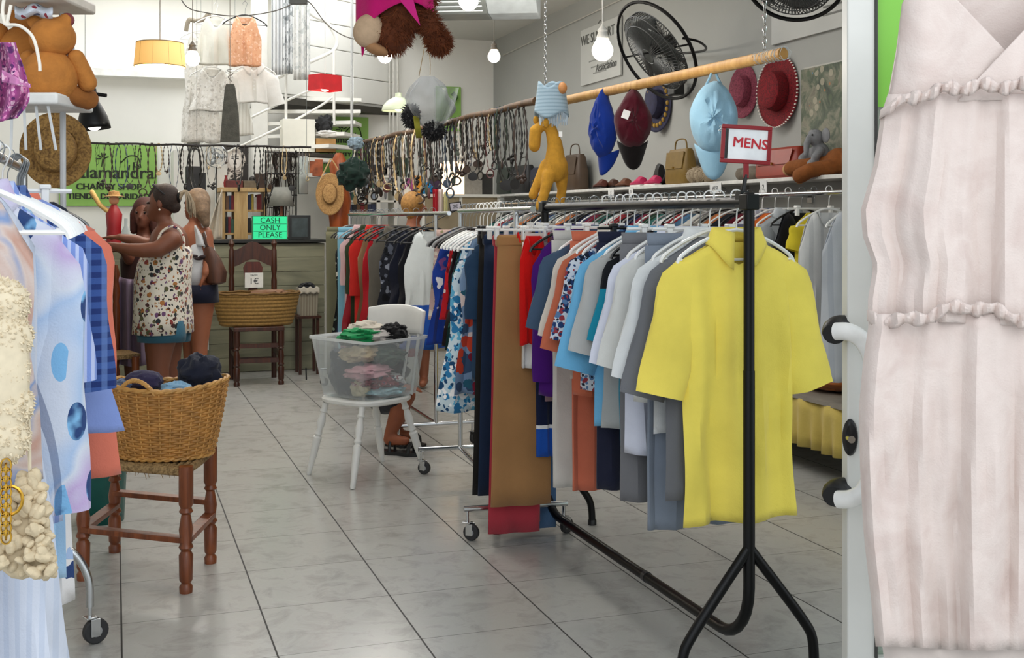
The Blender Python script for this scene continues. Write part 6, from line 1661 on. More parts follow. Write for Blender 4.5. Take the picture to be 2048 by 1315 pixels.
# things on the bookcase
def small(name, label, cat, px, w, h, c, Y=None, z=None, shape='box', group=None, rough=.5):
    Y = Y or Yk + .12; z = ztp if z is None else z; x = Y * ratio(px); m = plain(c, rough, 0, .15, 30)
    if shape == 'box': return solo(name, MB().box((x, Y, z + h / 2), (w, .08, h)), m, label, cat, group, False, [BEV(.004)])
    pr_ = {'vase': [(.3, 0), (.42, .1), (.5, .4), (.3, .7), (.22, .85), (.3, 1)], 'bottle': [(.5, 0), (.5, .6), (.2, .75), (.18, 1)], 'bowl': [(.2, 0), (.3, .1), (.5, 1), (.45, .95)], 'ball': [(.1, 0), (.4, .15), (.5, .5), (.4, .85), (.1, 1)]}[shape]
    return solo(name, MB().lathe([(q * w, v * h) for q, v in pr_], 18, (x, Y, z)), m, label, cat, group)
small('vase', 'small dark red vase on top of the pine bookcase', 'vase', 452, .05, .12, '#8c1c22', shape='vase')
small('jewellery_box', 'dark red jewellery box on the pine bookcase under the portrait poster', 'box', 468, .16, .07, '#5e1f1a')
small('trinket_box', 'grey brown trinket box beside the red jewellery box', 'box', 500, .13, .07, '#6a5f4c')
small('camera', 'old brown camera standing at the end of the pine bookcase top', 'camera', 521, .1, .14, '#3c2a20')
small('ornament', 'round dark glass ornament on the pine bookcase top', 'ornament', 505, .08, .12, '#2e2a28', Y=Yk + .2, shape='ball')
# portrait poster
def poster_mat():
    n = NT('portrait_print'); n.set(.5); co = n.coord(); f = n.noise(16, 4, co, .6, 1.2)
    n.col(n.ramp(f, [(.44, '#1c1512'), (.5, '#8f837a'), (.56, '#e9e4dd')])); return n.m
a = onY(447, 293, 11.75); c = onY(497, 372, 11.75)
t = thing('poster', 'black and white portrait poster standing on the pine bookcase', 'poster', ((a.x + c.x) / 2, 11.75, c.z)); w = c.x - a.x; mxp = (a.x + c.x) / 2; mzp = (a.z + c.z) / 2; h = a.z - c.z
obj('board', MB().box((mxp, 11.765, mzp), (w, .02, h)), plain('#1d1714', .5), t, smooth=False)
obj('print_background', MB().box((mxp - .03, 11.752, mzp - h * .18), (w * .8, .004, h * .6)), poster_mat(), t, smooth=False)
FM = face_mt(Vector((mxp - .01, 11.748, mzp + h * .18)))
obj('portrait_hair', MB().lathe([(.001, .001), (.10, .0012)], 24, (0, 0, 0), FM @ Matrix.Diagonal((1, 1.1, 1, 1)), caps=False), plain('#cfc7bf', .6, 0, .25, 22), t)
obj('portrait_face', MB().lathe([(.001, .004), (.058, .0042)], 24, (0, 0, 0), FM @ Matrix.Translation((0, -.01, 0)) @ Matrix.Diagonal((1, 1.35, 1, 1)), caps=False), plain('#efeae3', .6), t)
b = MB()
for x, y, w3, h3 in ((-.024, .01, .024, .008), (.024, .01, .024, .008), (0, -.045, .03, .01), (-.024, .028, .026, .004), (.024, .028, .026, .004)): b.box(FM @ Vector((x, y, .006)), (w3, .002, h3))
obj('portrait_features', b, plain('#1a1513', .6), t, smooth=False)
# black bags on a rack behind women
for i, (x0, y0, x1, y1, l) in enumerate(((372, 332, 402, 382, 'black handbag with small white print hanging above the women'), (398, 345, 412, 385, 'small black bag hanging beside the printed black handbag'))):
    bx('handbag', l, 'bag', x0, y0, x1, y1, 10.9, plain('#121214', .5), .1, 'black bags above the counter')
a = onY(388, 360, 10.895); tx = solo('bag_strap', MB().tube(catmull([onY(374, 334, 10.95), onY(380, 300, 10.95), onY(396, 300, 10.95), onY(401, 334, 10.95)], 5), .006, 6), plain('#121214', .5), 'thin black strap looping above the printed black handbag', 'strap')
# ---- signs
GR = plain('#86b356', .6, 0, .12, 2)
def shop_sign(label, x0, y0, x1, y1, Y, full=True, words_=()):
    a = onY(x0, y0, Y); c = onY(x1, y1, Y); t = thing('shop_sign', label, 'sign', ((a.x + c.x) / 2, Y, c.z), 'green shop signs')
    w = c.x - a.x; h = a.z - c.z; mx = (a.x + c.x) / 2
    obj('sign_board', MB().box((mx, Y + .012, (a.z + c.z) / 2), (w, .02, h)), GR, t, smooth=False)
    INK = plain('#16210f', .6)
    for s, fx, fz, sz_ in words_:
        b = MB()
        for ox in (0, .004, .008): q_ = text_mb(s, sz_ * h, 0, .001, face_mt(Vector((a.x + fx * w + ox, Y - .001 - ox * .1, a.z - fz * h)))); b.add(q_.v, q_.f)
        obj('lettering', b, INK, t, smooth=False)
    # little logo: arc, palm-like star and stems
    if full:
        o = Vector((a.x + .80 * w, Y - .001, a.z - .37 * h)); s = h
        b = MB().tube(catmull([o + Vector((-.26 * s, 0, .08 * s)), o + Vector((-.14 * s, 0, .19 * s)), o + Vector((0, 0, .17 * s)), o + Vector((.05 * s, 0, .0))], 6), .006, 5)
        for k, dx in enumerate((-.14, -.07, 0)): b.tube([o + Vector((dx * s, 0, -.04 * s)), o + Vector((dx * s + .005, 0, (.04 + .05 * (k == 1)) * s))], .008, 5)
        obj('logo_arc', b, INK, t)
        o = Vector((a.x + .44 * w, Y - .001, a.z - .23 * h)); b = MB()
        for k in range(5):
            q = pi * (.05 + .9 * k / 4) + .2; b.tube([o + Vector((.015 * cos(q), 0, .015 * sin(q))), o + Vector((.075 * s * cos(q) * 1.3, 0, .075 * s * sin(q) * 1.3))], .006, 5)
        b.tube([o, o + Vector((-.01, 0, -.13 * s))], .005, 5); obj('logo_palm', b, INK, t)
    return t
shop_sign('green charity shop sign half hidden by the straw boater, behind the women', 118, 287, 314, 412, 12.32, True, (('Salamandra', .53, .46, .29), ('CHARITY SHOP', .50, .69, .145), ('TIENDA DE CARIDAD', .50, .845, .13)))
shop_sign('green charity shop sign standing behind the brown cardboard box', 640, 232, 737, 345, 12.97, True, (('amandra', .6, .42, .17), ('CHARITY SHOP', .55, .68, .1), ('TIENDA DE CARIDAD', .55, .83, .09)))
a = shop_sign('green sign with a lizard on the bright back wall behind the net fascinator', 872, 172, 922, 262, 12.97, False, ())
b = MB().tube(catmull([onY(905, 186, 12.955), onY(912, 196, 12.955), onY(902, 206, 12.955), onY(908, 218, 12.955), onY(898, 230, 12.955)], 5), [.028 - .001 * k for k in range(21)], 6)
lz = obj('lizard_emblem', b, plain('#2f5a1c', .6), a)
# ---- necklace rod at the back
r0 = onY(150, 283, 10.15); r1 = onY(622, 297, 10.15); r1.z = r0.z = (r0.z + r1.z) / 2
solo('jewellery_rod', MB().tube([r0.lerp(r1, k / 20) + UP * .004 * sin(k * 1.7) for k in range(21)], .009, 8), plain('#1b1512', .6), 'thin dark rod with necklaces hanging across the shop above the counter', 'rod')
for q in (0.04, .5, .98):
    p = r0.lerp(r1, q); solo('wire', MB().tube([p, Vector((p.x, p.y, 3.76))], .002, 4), WIRE, ('thin wire holding the jewellery rod near the boater', 'thin wire holding the middle of the jewellery rod', 'thin wire holding the jewellery rod near the cardboard box')[int(q * 2.05)], 'wire')
necklaces(r0.lerp(r1, .08), r0.lerp(r1, .6), 19, 'necklaces on the jewellery rod', 'boater end of rod', 0, .01, (.5, 1.4), 8)
necklaces(r0.lerp(r1, .62), r0.lerp(r1, .99), 12, 'necklaces on the jewellery rod', 'bookcase end of rod', 0, .01, (.4, 1.2), 9)
# jewellery stand
p = Vector((11.0 * ratio(562), 11.0, 0)); t = thing('jewellery_stand', 'dark metal jewellery stand crowded with chains beside the grey table lamp', 'jewellery stand', p)
zt = onY(560, 300, 11).z
b = MB()
for x_ in (-.14, .14): b.tube([p + Vector((x_, 0, 0)), p + Vector((x_, 0, zt))], .008, 6)
for k in range(3): b.tube([p + Vector((-.15, 0, zt - .02 - .2 * k)), p + Vector((.15, 0, zt - .02 - .2 * k))], .007, 6)
obj('stand_frame', b, BLKMET, t)
b = MB()
for k in range(46):
    x_ = RN.uniform(-.14, .14); z0 = zt - .02 - .2 * RN.randrange(3); l_ = RN.uniform(.1, .32); w_2 = RN.uniform(.01, .03)
    b.tube([p + Vector((x_ + w_2 * sin(a), -.012 + RN.uniform(-.004, .004), z0 - l_ / 2 + l_ / 2 * cos(a))) for a in [2 * pi * j / 14 for j in range(14)]], RN.uniform(.002, .006), 4, True)
o = obj('hung_chains', b, plain('#2b2522', .4, .4, .3, 60), t); o['kind'] = 'stuff'
bx('storage_tin', 'tall shiny metal cylinder beside the jewellery stand', 'tin', 598, 312, 616, 388, 10.9, plain('#a9b0ac', .25, 1), .1)
bx('picture', 'small red and white framed print behind the carved post', 'picture', 620, 318, 646, 352, 11.3, plain('#a9572f', .5, 0, .4, 20), .03)
# cream box, cardboard box, black-white toy on an upper dark shelf
Yu = 11.6
zsh = onY(620, 306, Yu).z
xa = Yu * ratio(556); xb_ = Yu * ratio(684)
t = thing('upper_shelf', 'dark upper shelf behind the bamboo pole carrying boxes', 'shelf', ((xa + xb_) / 2, Yu + .15, zsh))
obj('shelf_board', MB().box(((xa + xb_) / 2, Yu + .16, zsh - .015), (xb_ - xa, .34, .03)), plain('#2a211b', .5), t, smooth=False)
for x_ in (xa + .02, xb_ - .02): obj('post', MB().box((x_, Yu + .3, zsh / 2), (.03, .03, zsh)), plain('#2a211b', .5), t, smooth=False)
bx('storage_box', 'large cream white box on the upper dark shelf', 'box', 566, 237, 630, 304, Yu, plain('#eceadd', .5, 0, .02), .24)
bx('cardboard_box', 'brown cardboard box on the upper dark shelf in front of the green sign', 'box', 632, 276, 672, 304, Yu, plain('#a87f4c', .8), .2)
heap('plush_toy', 'black and white plush toy sitting on the brown cardboard box', onY(649, 250, Yu + .1), (.085, .08, .1), plain('#2a2a2b', .9, 0, .4, 14), 'plush toy', .35, 51)
heap('plush_toy', 'white lace bundle lying beside the black and white plush toy', onY(656, 268, Yu + .04), (.12, .08, .035), cloth('#d9d6d0'), 'plush toy', .3, 52)
# ---- spiral staircase and loft
ST = plain('#efede6', .4, 0, .02)
Ys = 11.9
st = thing('spiral_staircase', 'white metal spiral staircase with curved handrails leading up to the loft', 'staircase', (Ys * ratio(526), Ys + .3, 0))
pc_ = Vector((Ys * ratio(527), Ys + .35, 0)); obj('centre_column', MB().box(pc_ + UP * 1.95, (.16, .16, 3.9)), ST, st, smooth=False, mods=[BEV(.01)])
def SP(px, py, Y=Ys): return onY(px, py, Y)
rails = [[(366, 290), (385, 262), (412, 235), (450, 208), (500, 183), (560, 153), (620, 124), (662, 104), (674, 88), (668, 66), (652, 44), (625, 30), (612, 12), (606, -30)],
         [(398, 296), (425, 276), (470, 252), (520, 226), (575, 200), (625, 178), (662, 160)], [(440, 310), (490, 288), (540, 264), (590, 240), (640, 212), (668, 192)]]
for k, rl_ in enumerate(rails):
    pts = [SP(x, y, Ys - .25 + .25 * abs(x - 520) / 150) for x, y in rl_]; obj('handrail' if k == 0 else 'lower_rail', MB().tube(catmull(pts, 6), .019 if k == 0 else .012, 10), ST, st)
for px, y0, y1 in ((572, 150, 300), (668, 100, 250), (430, 222, 330), (395, 255, 340)):
    obj('baluster', MB().tube([SP(px, y0, Ys - .22), SP(px, y1, Ys - .22)], .014, 8), ST, st)
for i, py in enumerate((186, 214, 240, 266, 292, 320, 350)):
    z = onY(560, py, Ys).z; a0 = -.12 - i * .22; c_ = Vector((pc_.x, pc_.y, z)); b = MB()
    d0 = Vector((cos(a0), sin(a0), 0)); d1_ = Vector((cos(a0 + .42), sin(a0 + .42), 0)); L_ = 1.05
    q = [c_ + d0 * .08, c_ + d0 * L_, c_ + d1_ * L_, c_ + d1_ * .08]
    b.rings([[v - UP * .035 for v in q], q]); obj('stair_tread', b, ST, st, smooth=False)
# loft parapet of white boards, running diagonally
pA = P(575, 195, 12.0); pB = P(792, 232, 13.35); dirv = (pB - pA); dirv.z = 0; L_ = dirv.length; dirv.normalize()
zl = (pA.z + pB.z) / 2; nrm_ = Vector((dirv.y, -dirv.x, 0))
lf = MB()
for k in range(5): 
    c_ = (pA + pB) / 2; c_.z = 2.62 + .13 + k * .27; lf.box(c_, (L_ + .3, .05, .262), atan2(dirv.y, dirv.x))
struct('wall_loft', lf, WALLW, mods=[BEV(.006)])
c_ = (pA + pB) / 2 - nrm_ * .3; c_.z = 2.55
struct('trim_4', MB().box(c_, (L_ + .2, .7, .07), atan2(dirv.y, dirv.x)), plain('#3c3932', .7))
# white clothes hanging high up
def highgarment(kind, lab, c, px, py_hook, py_hem, Y, hw, hang='white', pat=None, **kw):
    p = onY(px, py_hook, Y); q = onY(px, py_hem, Y)
    return garment(kind, lab, c if not isinstance(c, str) else cloth(c), p.x, p.y, p.z, p.z - q.z, hw, RN.uniform(-.15, .15), hang, group='pale clothes hung high before the staircase', **kw)
LACE = cloth('#e6e3dc', 'floral2', ('#c8c4bc', '#d9d6cf', '#efede8'), 26, th=.4)
highgarment('dress', 'long white lace dress hung highest near the drum lampshade', LACE, 402, 40, 285, 11.3, .17)
highgarment('top', 'sheer cream sleeveless top hung high between the dress and the peach top', '#e4e2d6', 432, 10, 130, 11.0, .19)
highgarment('top', 'peach pink embroidered sleeveless top on a black hanger high up', cloth('#e2ab86', 'floral2', ('#d79a74', '#eec3a6'), 26, th=.35), 490, 8, 132, 10.9, .17, 'black', flare=1.0)
highgarment('dress', 'white crocheted dress hanging under the sheer cream top', LACE, 424, 112, 222, 11.1, .2)
highgarment('shirt', 'white blouse hanging under the peach pink top', '#eceae4', 508, 106, 205, 11.1, .2, sl=.3)
highgarment('dress', 'white ribbed dress hanging next to the staircase column', cloth('#e6e4dc', 'stripev', ('#cfccc2',), 200, th=.4), 470, 120, 270, 11.4, .17)
pq0 = onY(376, -12, 11.1); pq1 = onY(530, -12, 11.1)
for p_, l_, lab in ((onY(402, 40, 11.3), 3.8, 'high lace dress'), (onY(432, 10, 11.0), 3.8, 'sheer cream top'), (onY(490, 8, 10.9), 3.8, 'peach top'), (onY(424, 112, 11.1), 3.8, 'crocheted dress'), (onY(508, 106, 11.1), 3.8, 'white blouse'), (onY(470, 120, 11.4), 3.8, 'ribbed dress')):
    solo('wire', MB().tube([p_ + UP * .018, Vector((p_.x, p_.y, l_))], .0016, 4), WIRE, 'thin wire from the ceiling holding the ' + lab, 'wire')
b = MB().tube(catmull([onY(372, 62, 11.2), onY(378, 40, 11.2), onY(392, 42, 11.2), onY(408, 38, 11.2), onY(418, 28, 11.2), onY(416, 50, 11.2)], 5), .02, 8)
solo('scarf', b, plain('#8c8272', .9, 0, .35, 26, .4), 'brown mottled scarf draped over the high lace dress', 'scarf')
# patterned white curtains hung from the loft
for i, (x0, x1, y1, c, lab) in enumerate(((543, 566, 150, cloth('#dfe0df', 'stripev', ('#c9cccd',), 90, th=.3), 'plain pleated white curtain at the loft, closest to the column'), (563, 585, 148, cloth('#d8dada', 'floral2', ('#8f9496', '#b3b7b8'), 14, th=.42), 'white curtain with grey scroll pattern at the loft'), (587, 620, 160, cloth('#dcdcd8', 'floral2', ('#bfc2c0', '#cfd0ce'), 16, th=.4), 'white patterned curtain at the loft beside the handrail'))):
    Yq = 11.55
    b = MB().grid(lambda i_, v: onY(x0 + (x1 - x0) * i_, -60 + (y1 + 60) * v, Yq + .02 * sin(i_ * 20)), 24, 12)
    solo('curtain', b, c, lab, 'curtain', mods=[SOL(.004)])
# grey pipe verticals near the loft corner
for i, px in enumerate((779, 787, 795)): 
    p = onY(px, 100, 12.9); solo('pipe', MB().tube([Vector((p.x, p.y, 2.2)), Vector((p.x, p.y, 3.6))], .012, 6), plain('#cfcdc5', .5), 'thin pale pipe on the back wall beside the loft, %s of three' % ('first', 'middle', 'last')[i], 'pipe', 'thin pipes beside the loft')
# basket / grey vase thing on box
small('wicker_vase', 'grey woven vase with dry stems at the foot of the staircase', 'vase', 387, .14, .34, '#77756c', Y=11.7, z=onY(387, 300, 11.7).z, shape='vase')
solo('side_cupboard', MB().box((11.75 * ratio(400), 11.95, onY(387, 300, 11.7).z / 2 - .002), (.5, .6, onY(387, 300, 11.7).z - .004)), WALLW, 'white cupboard behind the counter carrying the grey woven vase', 'cupboard', smooth=False)
# desk fan silver
c_ = onY(432, 312, 11.3); t = thing('desk_fan', 'small silver desk fan beside the portrait poster', 'fan', c_ - UP * .16)
b = MB()
for z_ in (-.03, .03):
    for k in range(1, 4): b.tube([c_ + Vector((.035 * k * cos(a), z_, .035 * k * sin(a))) for a in [2 * pi * j / 20 for j in range(20)]], .003, 4, True)
obj('fan_guard', b, CHROME, t); obj('fan_hub', MB().ell(c_, (.03, .04, .03)), CHROME, t)
for k in range(3): obj('fan_blade', MB().ell(c_ + Vector((.055 * cos(k * 2.1), 0, .055 * sin(k * 2.1))), (.04, .006, .025), 8, 6, Matrix.Rotation(-k * 2.1, 4, 'Y')), plain('#9da2a3', .3, .5), t)
obj('fan_stand', MB().tube([c_ - UP * .1, c_ - UP * (c_.z - 1.0)], .012, 6), CHROME, t)
# toy waiter figures / bottle on the side counter
p = P(228, 474, 8.5); p.z = CT; t = thing('figurine', 'figurine in a red coat and straw hat with raised arm on the side counter', 'figurine', p)
s = (EYE - CT + (HOR - 400) * 0) ; 
b = MB().lathe([(.055, 0), (.05, .12), (.058, .22), (.03, .27), (.02, .29)], 16, p); obj('red_coat', b, plain('#8c0f18', .5), t)
obj('face', MB().ell(p + UP * .325, (.035, .035, .04)), plain('#c98f6a', .6), t)
obj('straw_hat', MB().lathe([(.075, 0), (.04, .008), (.036, .035), (.002, .045)], 18, p + UP * .35), STRAW2, t)
obj('arm', MB().limb([p + Vector((-.04, 0, .24)), p + Vector((-.1, 0, .29)), p + Vector((-.15, 0, .38))], [.018, .016, .018]), plain('#d9b26a', .6), t)
p2 = onc(252, 8.3); p2.z = CT; solo('glass_bottle', MB().lathe([(.028, 0), (.03, .1), (.012, .14), (.012, .19)], 14, p2), clear('#dfe6e6', .05, .35), 'small clear bottle beside the red figurine on the side counter', 'bottle')
# ---- white shelving with books behind rack C
Yw = 12.2
xa = Yw * ratio(676); xb_ = Yw * ratio(792)
t = thing('book_shelf', 'white shelving full of books behind the far clothes rack', 'bookshelf', ((xa + xb_) / 2, Yw + .15, 0)); zz = [onY(700, py, Yw).z for py in (425, 402, 378, 352)]
for z in zz: obj('shelf_board', MB().box(((xa + xb_) / 2, Yw + .15, z), (xb_ - xa, .3, .022)), SHW, t, smooth=False)
for x_ in (xa, Yw * ratio(757), xb_): obj('side_panel', MB().box((x_, Yw + .15, zz[-1] / 2), (.04, .3, zz[-1])), SHW, t, smooth=False)
for k in range(3): books(xa + .03, Yw * ratio(755) - .02, Yw + .03, zz[k] + .012, .1, 'books on the white shelving', 'on white shelving, %s board from below' % ('first', 'second', 'third')[k], wlo=.03, whi=.055)
# display cabinet with bright lamp behind
Yg = 11.4; xa = Yg * ratio(845); xb_ = Yg * ratio(1000); zc_ = onY(900, 388, Yg).z
t = thing('display_cabinet', 'white framed glass display cabinet behind the racks with a red cloth over it', 'cabinet', ((xa + xb_) / 2, Yg + .2, 0))
obj('cabinet_top', MB().box(((xa + xb_) / 2, Yg + .2, zc_ - .015), (xb_ - xa, .44, .03)), SHW, t, smooth=False)
obj('cabinet_base', MB().box(((xa + xb_) / 2, Yg + .2, .45), (xb_ - xa, .42, .9)), plain('#8c8476', .6), t, smooth=False)
for px in (847, 922, 998): obj('post', MB().box((Yg * ratio(px), Yg + .02, zc_ / 2 + .43), (.03, .03, zc_ - .9)), SHW, t, smooth=False)
obj('glass_front', MB().box(((xa + xb_) / 2, Yg + .02, zc_ / 2 + .43), (xb_ - xa - .03, .005, zc_ - .92)), clear('#d8cdb8', .05, .25), t, smooth=False)
def onG(px): return Vector((Yg * ratio(px), Yg + .2, zc_))
def gb(name, lab, cat, px, w, h, c, shape='box', m=None, yo=0):
    p = onG(px); p.y += yo; mm = m or plain(c, .5, 0, .15, 30)
    return solo(name, MB().box((p.x, p.y, p.z + h / 2), (w, .1, h)), mm, lab, cat, None, False, [BEV(.006)])
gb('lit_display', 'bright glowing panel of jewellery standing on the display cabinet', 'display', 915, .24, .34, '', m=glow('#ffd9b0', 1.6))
gb('gift_bag', 'orange yellow gift bag on the display cabinet', 'bag', 842, .1, .19, '#d98a14'); gb('gift_bag', 'pink purple patterned bag beside the orange gift bag', 'bag', 826, .08, .16, '#a84a86')
heap('plush_toy', 'sky blue star-shaped plush toy on the display cabinet', onG(862) + UP * .06, (.1, .06, .07), cloth('#2b86bd'), 'plush toy', .5, 61)
gb('framed_picture', 'grey portrait picture leaning behind the glowing panel', 'picture frame', 955, .2, .3, '#8e8980'); gb('framed_picture', 'dark framed picture on the display cabinet near the bag shelf', 'picture frame', 985, .14, .22, '#32302d', yo=.05)
gb('jewellery_box', 'dark purple jewellery box on the display cabinet beside the glowing panel', 'box', 882, .1, .2, '#3a2340'); 
b = MB().grid(lambda i, v: onY(866 + 20 * i, 378 + 52 * v, Yg - .03 + .015 * sin(i * 14)), 14, 8); solo('cloth', b, cloth('#b01626', 'stripev', ('#e8e1da', '#e8e1da'), 55, th=.3), 'red and white cloth hanging over the front of the display cabinet', 'cloth', mods=[SOL(.004)])
b = MB().grid(lambda i, v: onY(888 + 8 * i, 384 + 48 * v, Yg - .05 + .015 * sin(i * 14)), 8, 8); solo('cloth', b, cloth('#e2dba8'), 'pale yellow cloth hanging beside the red cloth', 'cloth', mods=[SOL(.004)])
a = P(911, 413, 9.6); t = thing('price_sign', 'small white price sign in a black frame above the middle clothes rack', 'sign', a - UP * .05); M4 = face_mt(a, -FW, .12)
obj('sign_frame', xf(MB().box((0, 0, 0), (.1, .075, .012)), M4), BLKPL, t, smooth=False); obj('card', xf(MB().box((0, 0, .007), (.084, .058, .002)), M4), plain('#c9c6d2', .6), t, smooth=False)
obj('lettering', text_mb('2€', .04, 0, .001, M4 @ Matrix.Translation((0, 0, .009))), plain('#2a2a30', .6), t, smooth=False)
obj('sign_stem', MB().tube([a - UP * .035, Vector((CX_ + .28, a.y, a.z - .3))], .004, 5), BLKPL, t)
for i, (px, w, h, c, lab) in enumerate(((735, .16, .14, '#d8b068', 'tan straw clutch'), (760, .22, .12, '#26262b', 'black folded purse'), (785, .2, .1, '#cfcac2', 'pale folded purse'), (805, .14, .2, '#23382f', 'dark green bag'))):
    p = Vector((Yw * ratio(px), Yw + .1, zz[-1] + .011)); solo('purse', MB().box((p.x, p.y, p.z + h / 2), (w, .1, h)), plain(c, .6, 0, .15, 30), lab + ' on top of the white shelving', 'bag', 'purses on the white shelving', False, [BEV(.02, 3)])
# lilac cloth over chair, turned wooden post by the entrance rack
Yz = 6.6
p = P(232, 745, 8.0); zt = P(232, 540, 8.0).z + .04
t = thing('chair', 'turned brown wooden chair with a lilac cloth over its back beside the women', 'chair', Vector((p.x - .15, p.y, 0)))
pxs = [Vector((p.x, p.y - .1, 0)), Vector((p.x - .38, p.y, 0))]
for v in pxs: obj('back_leg', turned(v, v + UP * zt, .024, 12, [(1, 0), (1.1, .3), (.8, .33), (1.1, .4), (1.15, .7), (.8, .76), (1.15, .82), (.7, .9), (1.1, .94), (.4, 1)]), WB, t)
for v in pxs: obj('front_leg', turned(v + Vector((.12, -.4, 0)), v + Vector((.12, -.4, .45)), .022, 12), WB, t)
obj('seat', MB().box((pxs[0] + pxs[1]) / 2 + Vector((.06, -.2, .44)), (.46, .44, .03), .28), RUSH, t, smooth=False)
for z in (.66, .84, .95): obj('back_slat', MB().bar(pxs[0] + UP * z, pxs[1] + UP * z, .02, .06), WB, t, smooth=False)
b = MB().grid(lambda i, v: P(236 + (50 + 10 * v) * i, 552 + 6 * sin(3 * i) + 175 * v, 7.95 + .03 * sin(i * 14) - .05 * v), 24, 14)
solo('cloth', b, cloth('#7d6d84'), 'dusty lilac cloth draped over the back of the wooden chair', 'cloth', mods=[SOL(.004)])
# ================================================================ people
SK = plain('#70402a', .55, 0, .08, 9, .1); SK2 = plain('#94593d', .55, 0, .08, 9, .1)
def body(name, mb, m, t, v=.011): return obj(name, mb, m, t, mods=(REM(v), SMO(6, .6)))
def oval(c, ax, ay, n=32, wob=0, ph=0):
    return [Vector(c) + RT * (ax * (1 + wob * sin(5 * a + ph)) * cos(a)) + FW * (ay * (1 + wob * sin(7 * a + ph)) * sin(a)) for a in [2 * pi * k / n for k in range(n)]]
def hand(mb, w, d, n, s=1.0, curl=.35):
    """palm and five fingers; w wrist, d pointing direction, n palm normal"""
    w = Vector(w); d = Vector(d).normalized(); n = Vector(n).normalized(); x = d.cross(n).normalized()
    for k in (-1, 0, 1): mb.cap(w, .018 * s, w + d * .07 * s + x * k * .024 * s, .014 * s)
    for k, L in enumerate((.072, .082, .077, .06)):
        o = w + d * .075 * s + x * (k - 1.5) * .019 * s
        m1 = o + d * L * .5 * s + n * curl * .012; mb.cap(o, .0095 * s, m1, .0085 * s); mb.cap(m1, .0085 * s, m1 + d * L * .5 * s * (1 - curl * .4) + n * curl * .035 * s, .007 * s)
    o = w + d * .02 * s - x * .026 * s; mb.cap(o, .011 * s, o + d * .035 * s - x * .026 * s + n * .01, .01 * s); mb.cap(o + d * .035 * s - x * .026 * s + n * .01, .01 * s, o + d * .07 * s - x * .03 * s + n * .018, .0075 * s)
# woman in the floral top, in profile
D = 7.6
def W(px, py, o=0): return P(px, py, D + o)
w1 = thing('person', 'woman in a floral sleeveless top and denim shorts leaning on the counter', 'person', Vector((W(335, 700).x, W(335, 700).y, 0)))
b = MB()
# head, face towards -RT
hc = W(322, 404); F = -RT * .96 + UP * -.22; F.normalize()
b.ell(hc + RT * .01, (.085, .075, .105), 18, 12)
b.cap(hc + F * .04 - UP * .05, .055, hc + F * .055 - UP * .085, .032)
b.cap(hc + F * .088 + UP * .0, .012, hc + F * .112 - UP * .03, .013)                    # nose
b.cap(hc + F * .085 - UP * .065 - FW * .015, .011, hc + F * .085 - UP * .065 + FW * .015, .011)  # lips
b.limb([W(322, 425), W(333, 452), W(340, 470)], [.05, .052, .065])
b.limb([W(338, 482), W(336, 520), W(330, 570), W(327, 625)], [.125, .14, .135, .155])
b.cap(W(342, 482, -.14), .065, W(342, 482, .14), .065)
b.cap(W(326, 640, -.08), .135, W(326, 640, .08), .135)
b.cap(W(300, 535, 0), .07, W(300, 590, 0), .085)
# near arm
b.limb([W(343, 480, -.19), W(318, 498, -.24), W(286, 501, -.26), W(262, 499, -.26)], [.062, .054, .048, .042]); b.limb([W(262, 499, -.26), W(236, 494, -.24), W(221, 490, -.22)], [.04, .032, .024])
hand(b, W(221, 490, -.22), -RT + FW * .05, -UP, 1.0)
b.limb([W(338, 480, .19), W(300, 492, .24), W(268, 480, .24), W(240, 474, .2)], [.058, .05, .042, .026])
hand(b, W(240, 474, .2), -RT, -UP, 1.0)
zz1 = -.0
for o, kx in ((-.1, -3), (.1, 8)):
    hip = W(325 + kx, 655, o); kn = W(322 + kx * 2, 735, o); an = Vector((W(334 + kx * 2, 800, o).x, W(334 + kx * 2, 800, o).y, .09))
    b.limb([hip, kn, an], [.115, .072, .042]); ft = an - RT * .15 - UP * .055; b.cap(an - UP * .03, .042, ft, .03)
body('skin', b, SK, w1)
b = MB(); rs = []
for py, cx, ax, ay in ((492, 341, .11, .16), (503, 336, .15, .185), (525, 331, .168, .2), (560, 325, .175, .205), (600, 325, .178, .225), (635, 326, .183, .24), (664, 326, .186, .245)):
    rs.append(oval(W(cx, py), ax, ay, 40, .025 if py > 510 else .0, py * .02))
b.rings(rs, caps=False)
FLOR = cloth('#d9d2c4', 'floral2', ('#4b2f2c', '#a8703f', '#6a4a6e', '#2e3336', '#8c3f3a', '#d9d2c4', '#5c5a3e'), 26, th=.42)
obj('floral_top', b, FLOR, w1, mods=[SOL(.004)])
for o in (-.12, .12): obj('shoulder_strap', MB().tube(catmull([W(366, 502, o * 1.2), W(368, 480, o * 1.05), W(358, 459, o), W(342, 453, o * .95), W(322, 466, o), W(312, 496, o * 1.2)], 5), .009, 6), FLOR, w1)
b = MB()
for o, kx in ((-.09, -3), (.09, 8)):
    b.rings([oval(W(326 + kx * .5, 640, o), .14, .125, 24), oval(W(326 + kx, 668, o), .155, .13, 24), oval(W(326 + kx, 682, o), .15, .125, 24)], caps=False)
obj('denim_shorts', b, cloth('#2f5a6e'), w1, mods=[SOL(.004)])
HR = plain('#2a1a12', .7, 0, .3, 60, .5)
b = MB().ell(hc + RT * .032 + UP * .028, (.09, .088, .098), 18, 12); b.cap(hc + F * .02 + UP * .085, .04, hc + F * .055 + UP * .06, .028); b.cap(hc + RT * .06 - UP * .02, .05, hc + RT * .085 - UP * .03, .045)
body('hair', b, HR, w1, .008)
b = MB(); pt = hc + RT * .12 + UP * .035; els = []
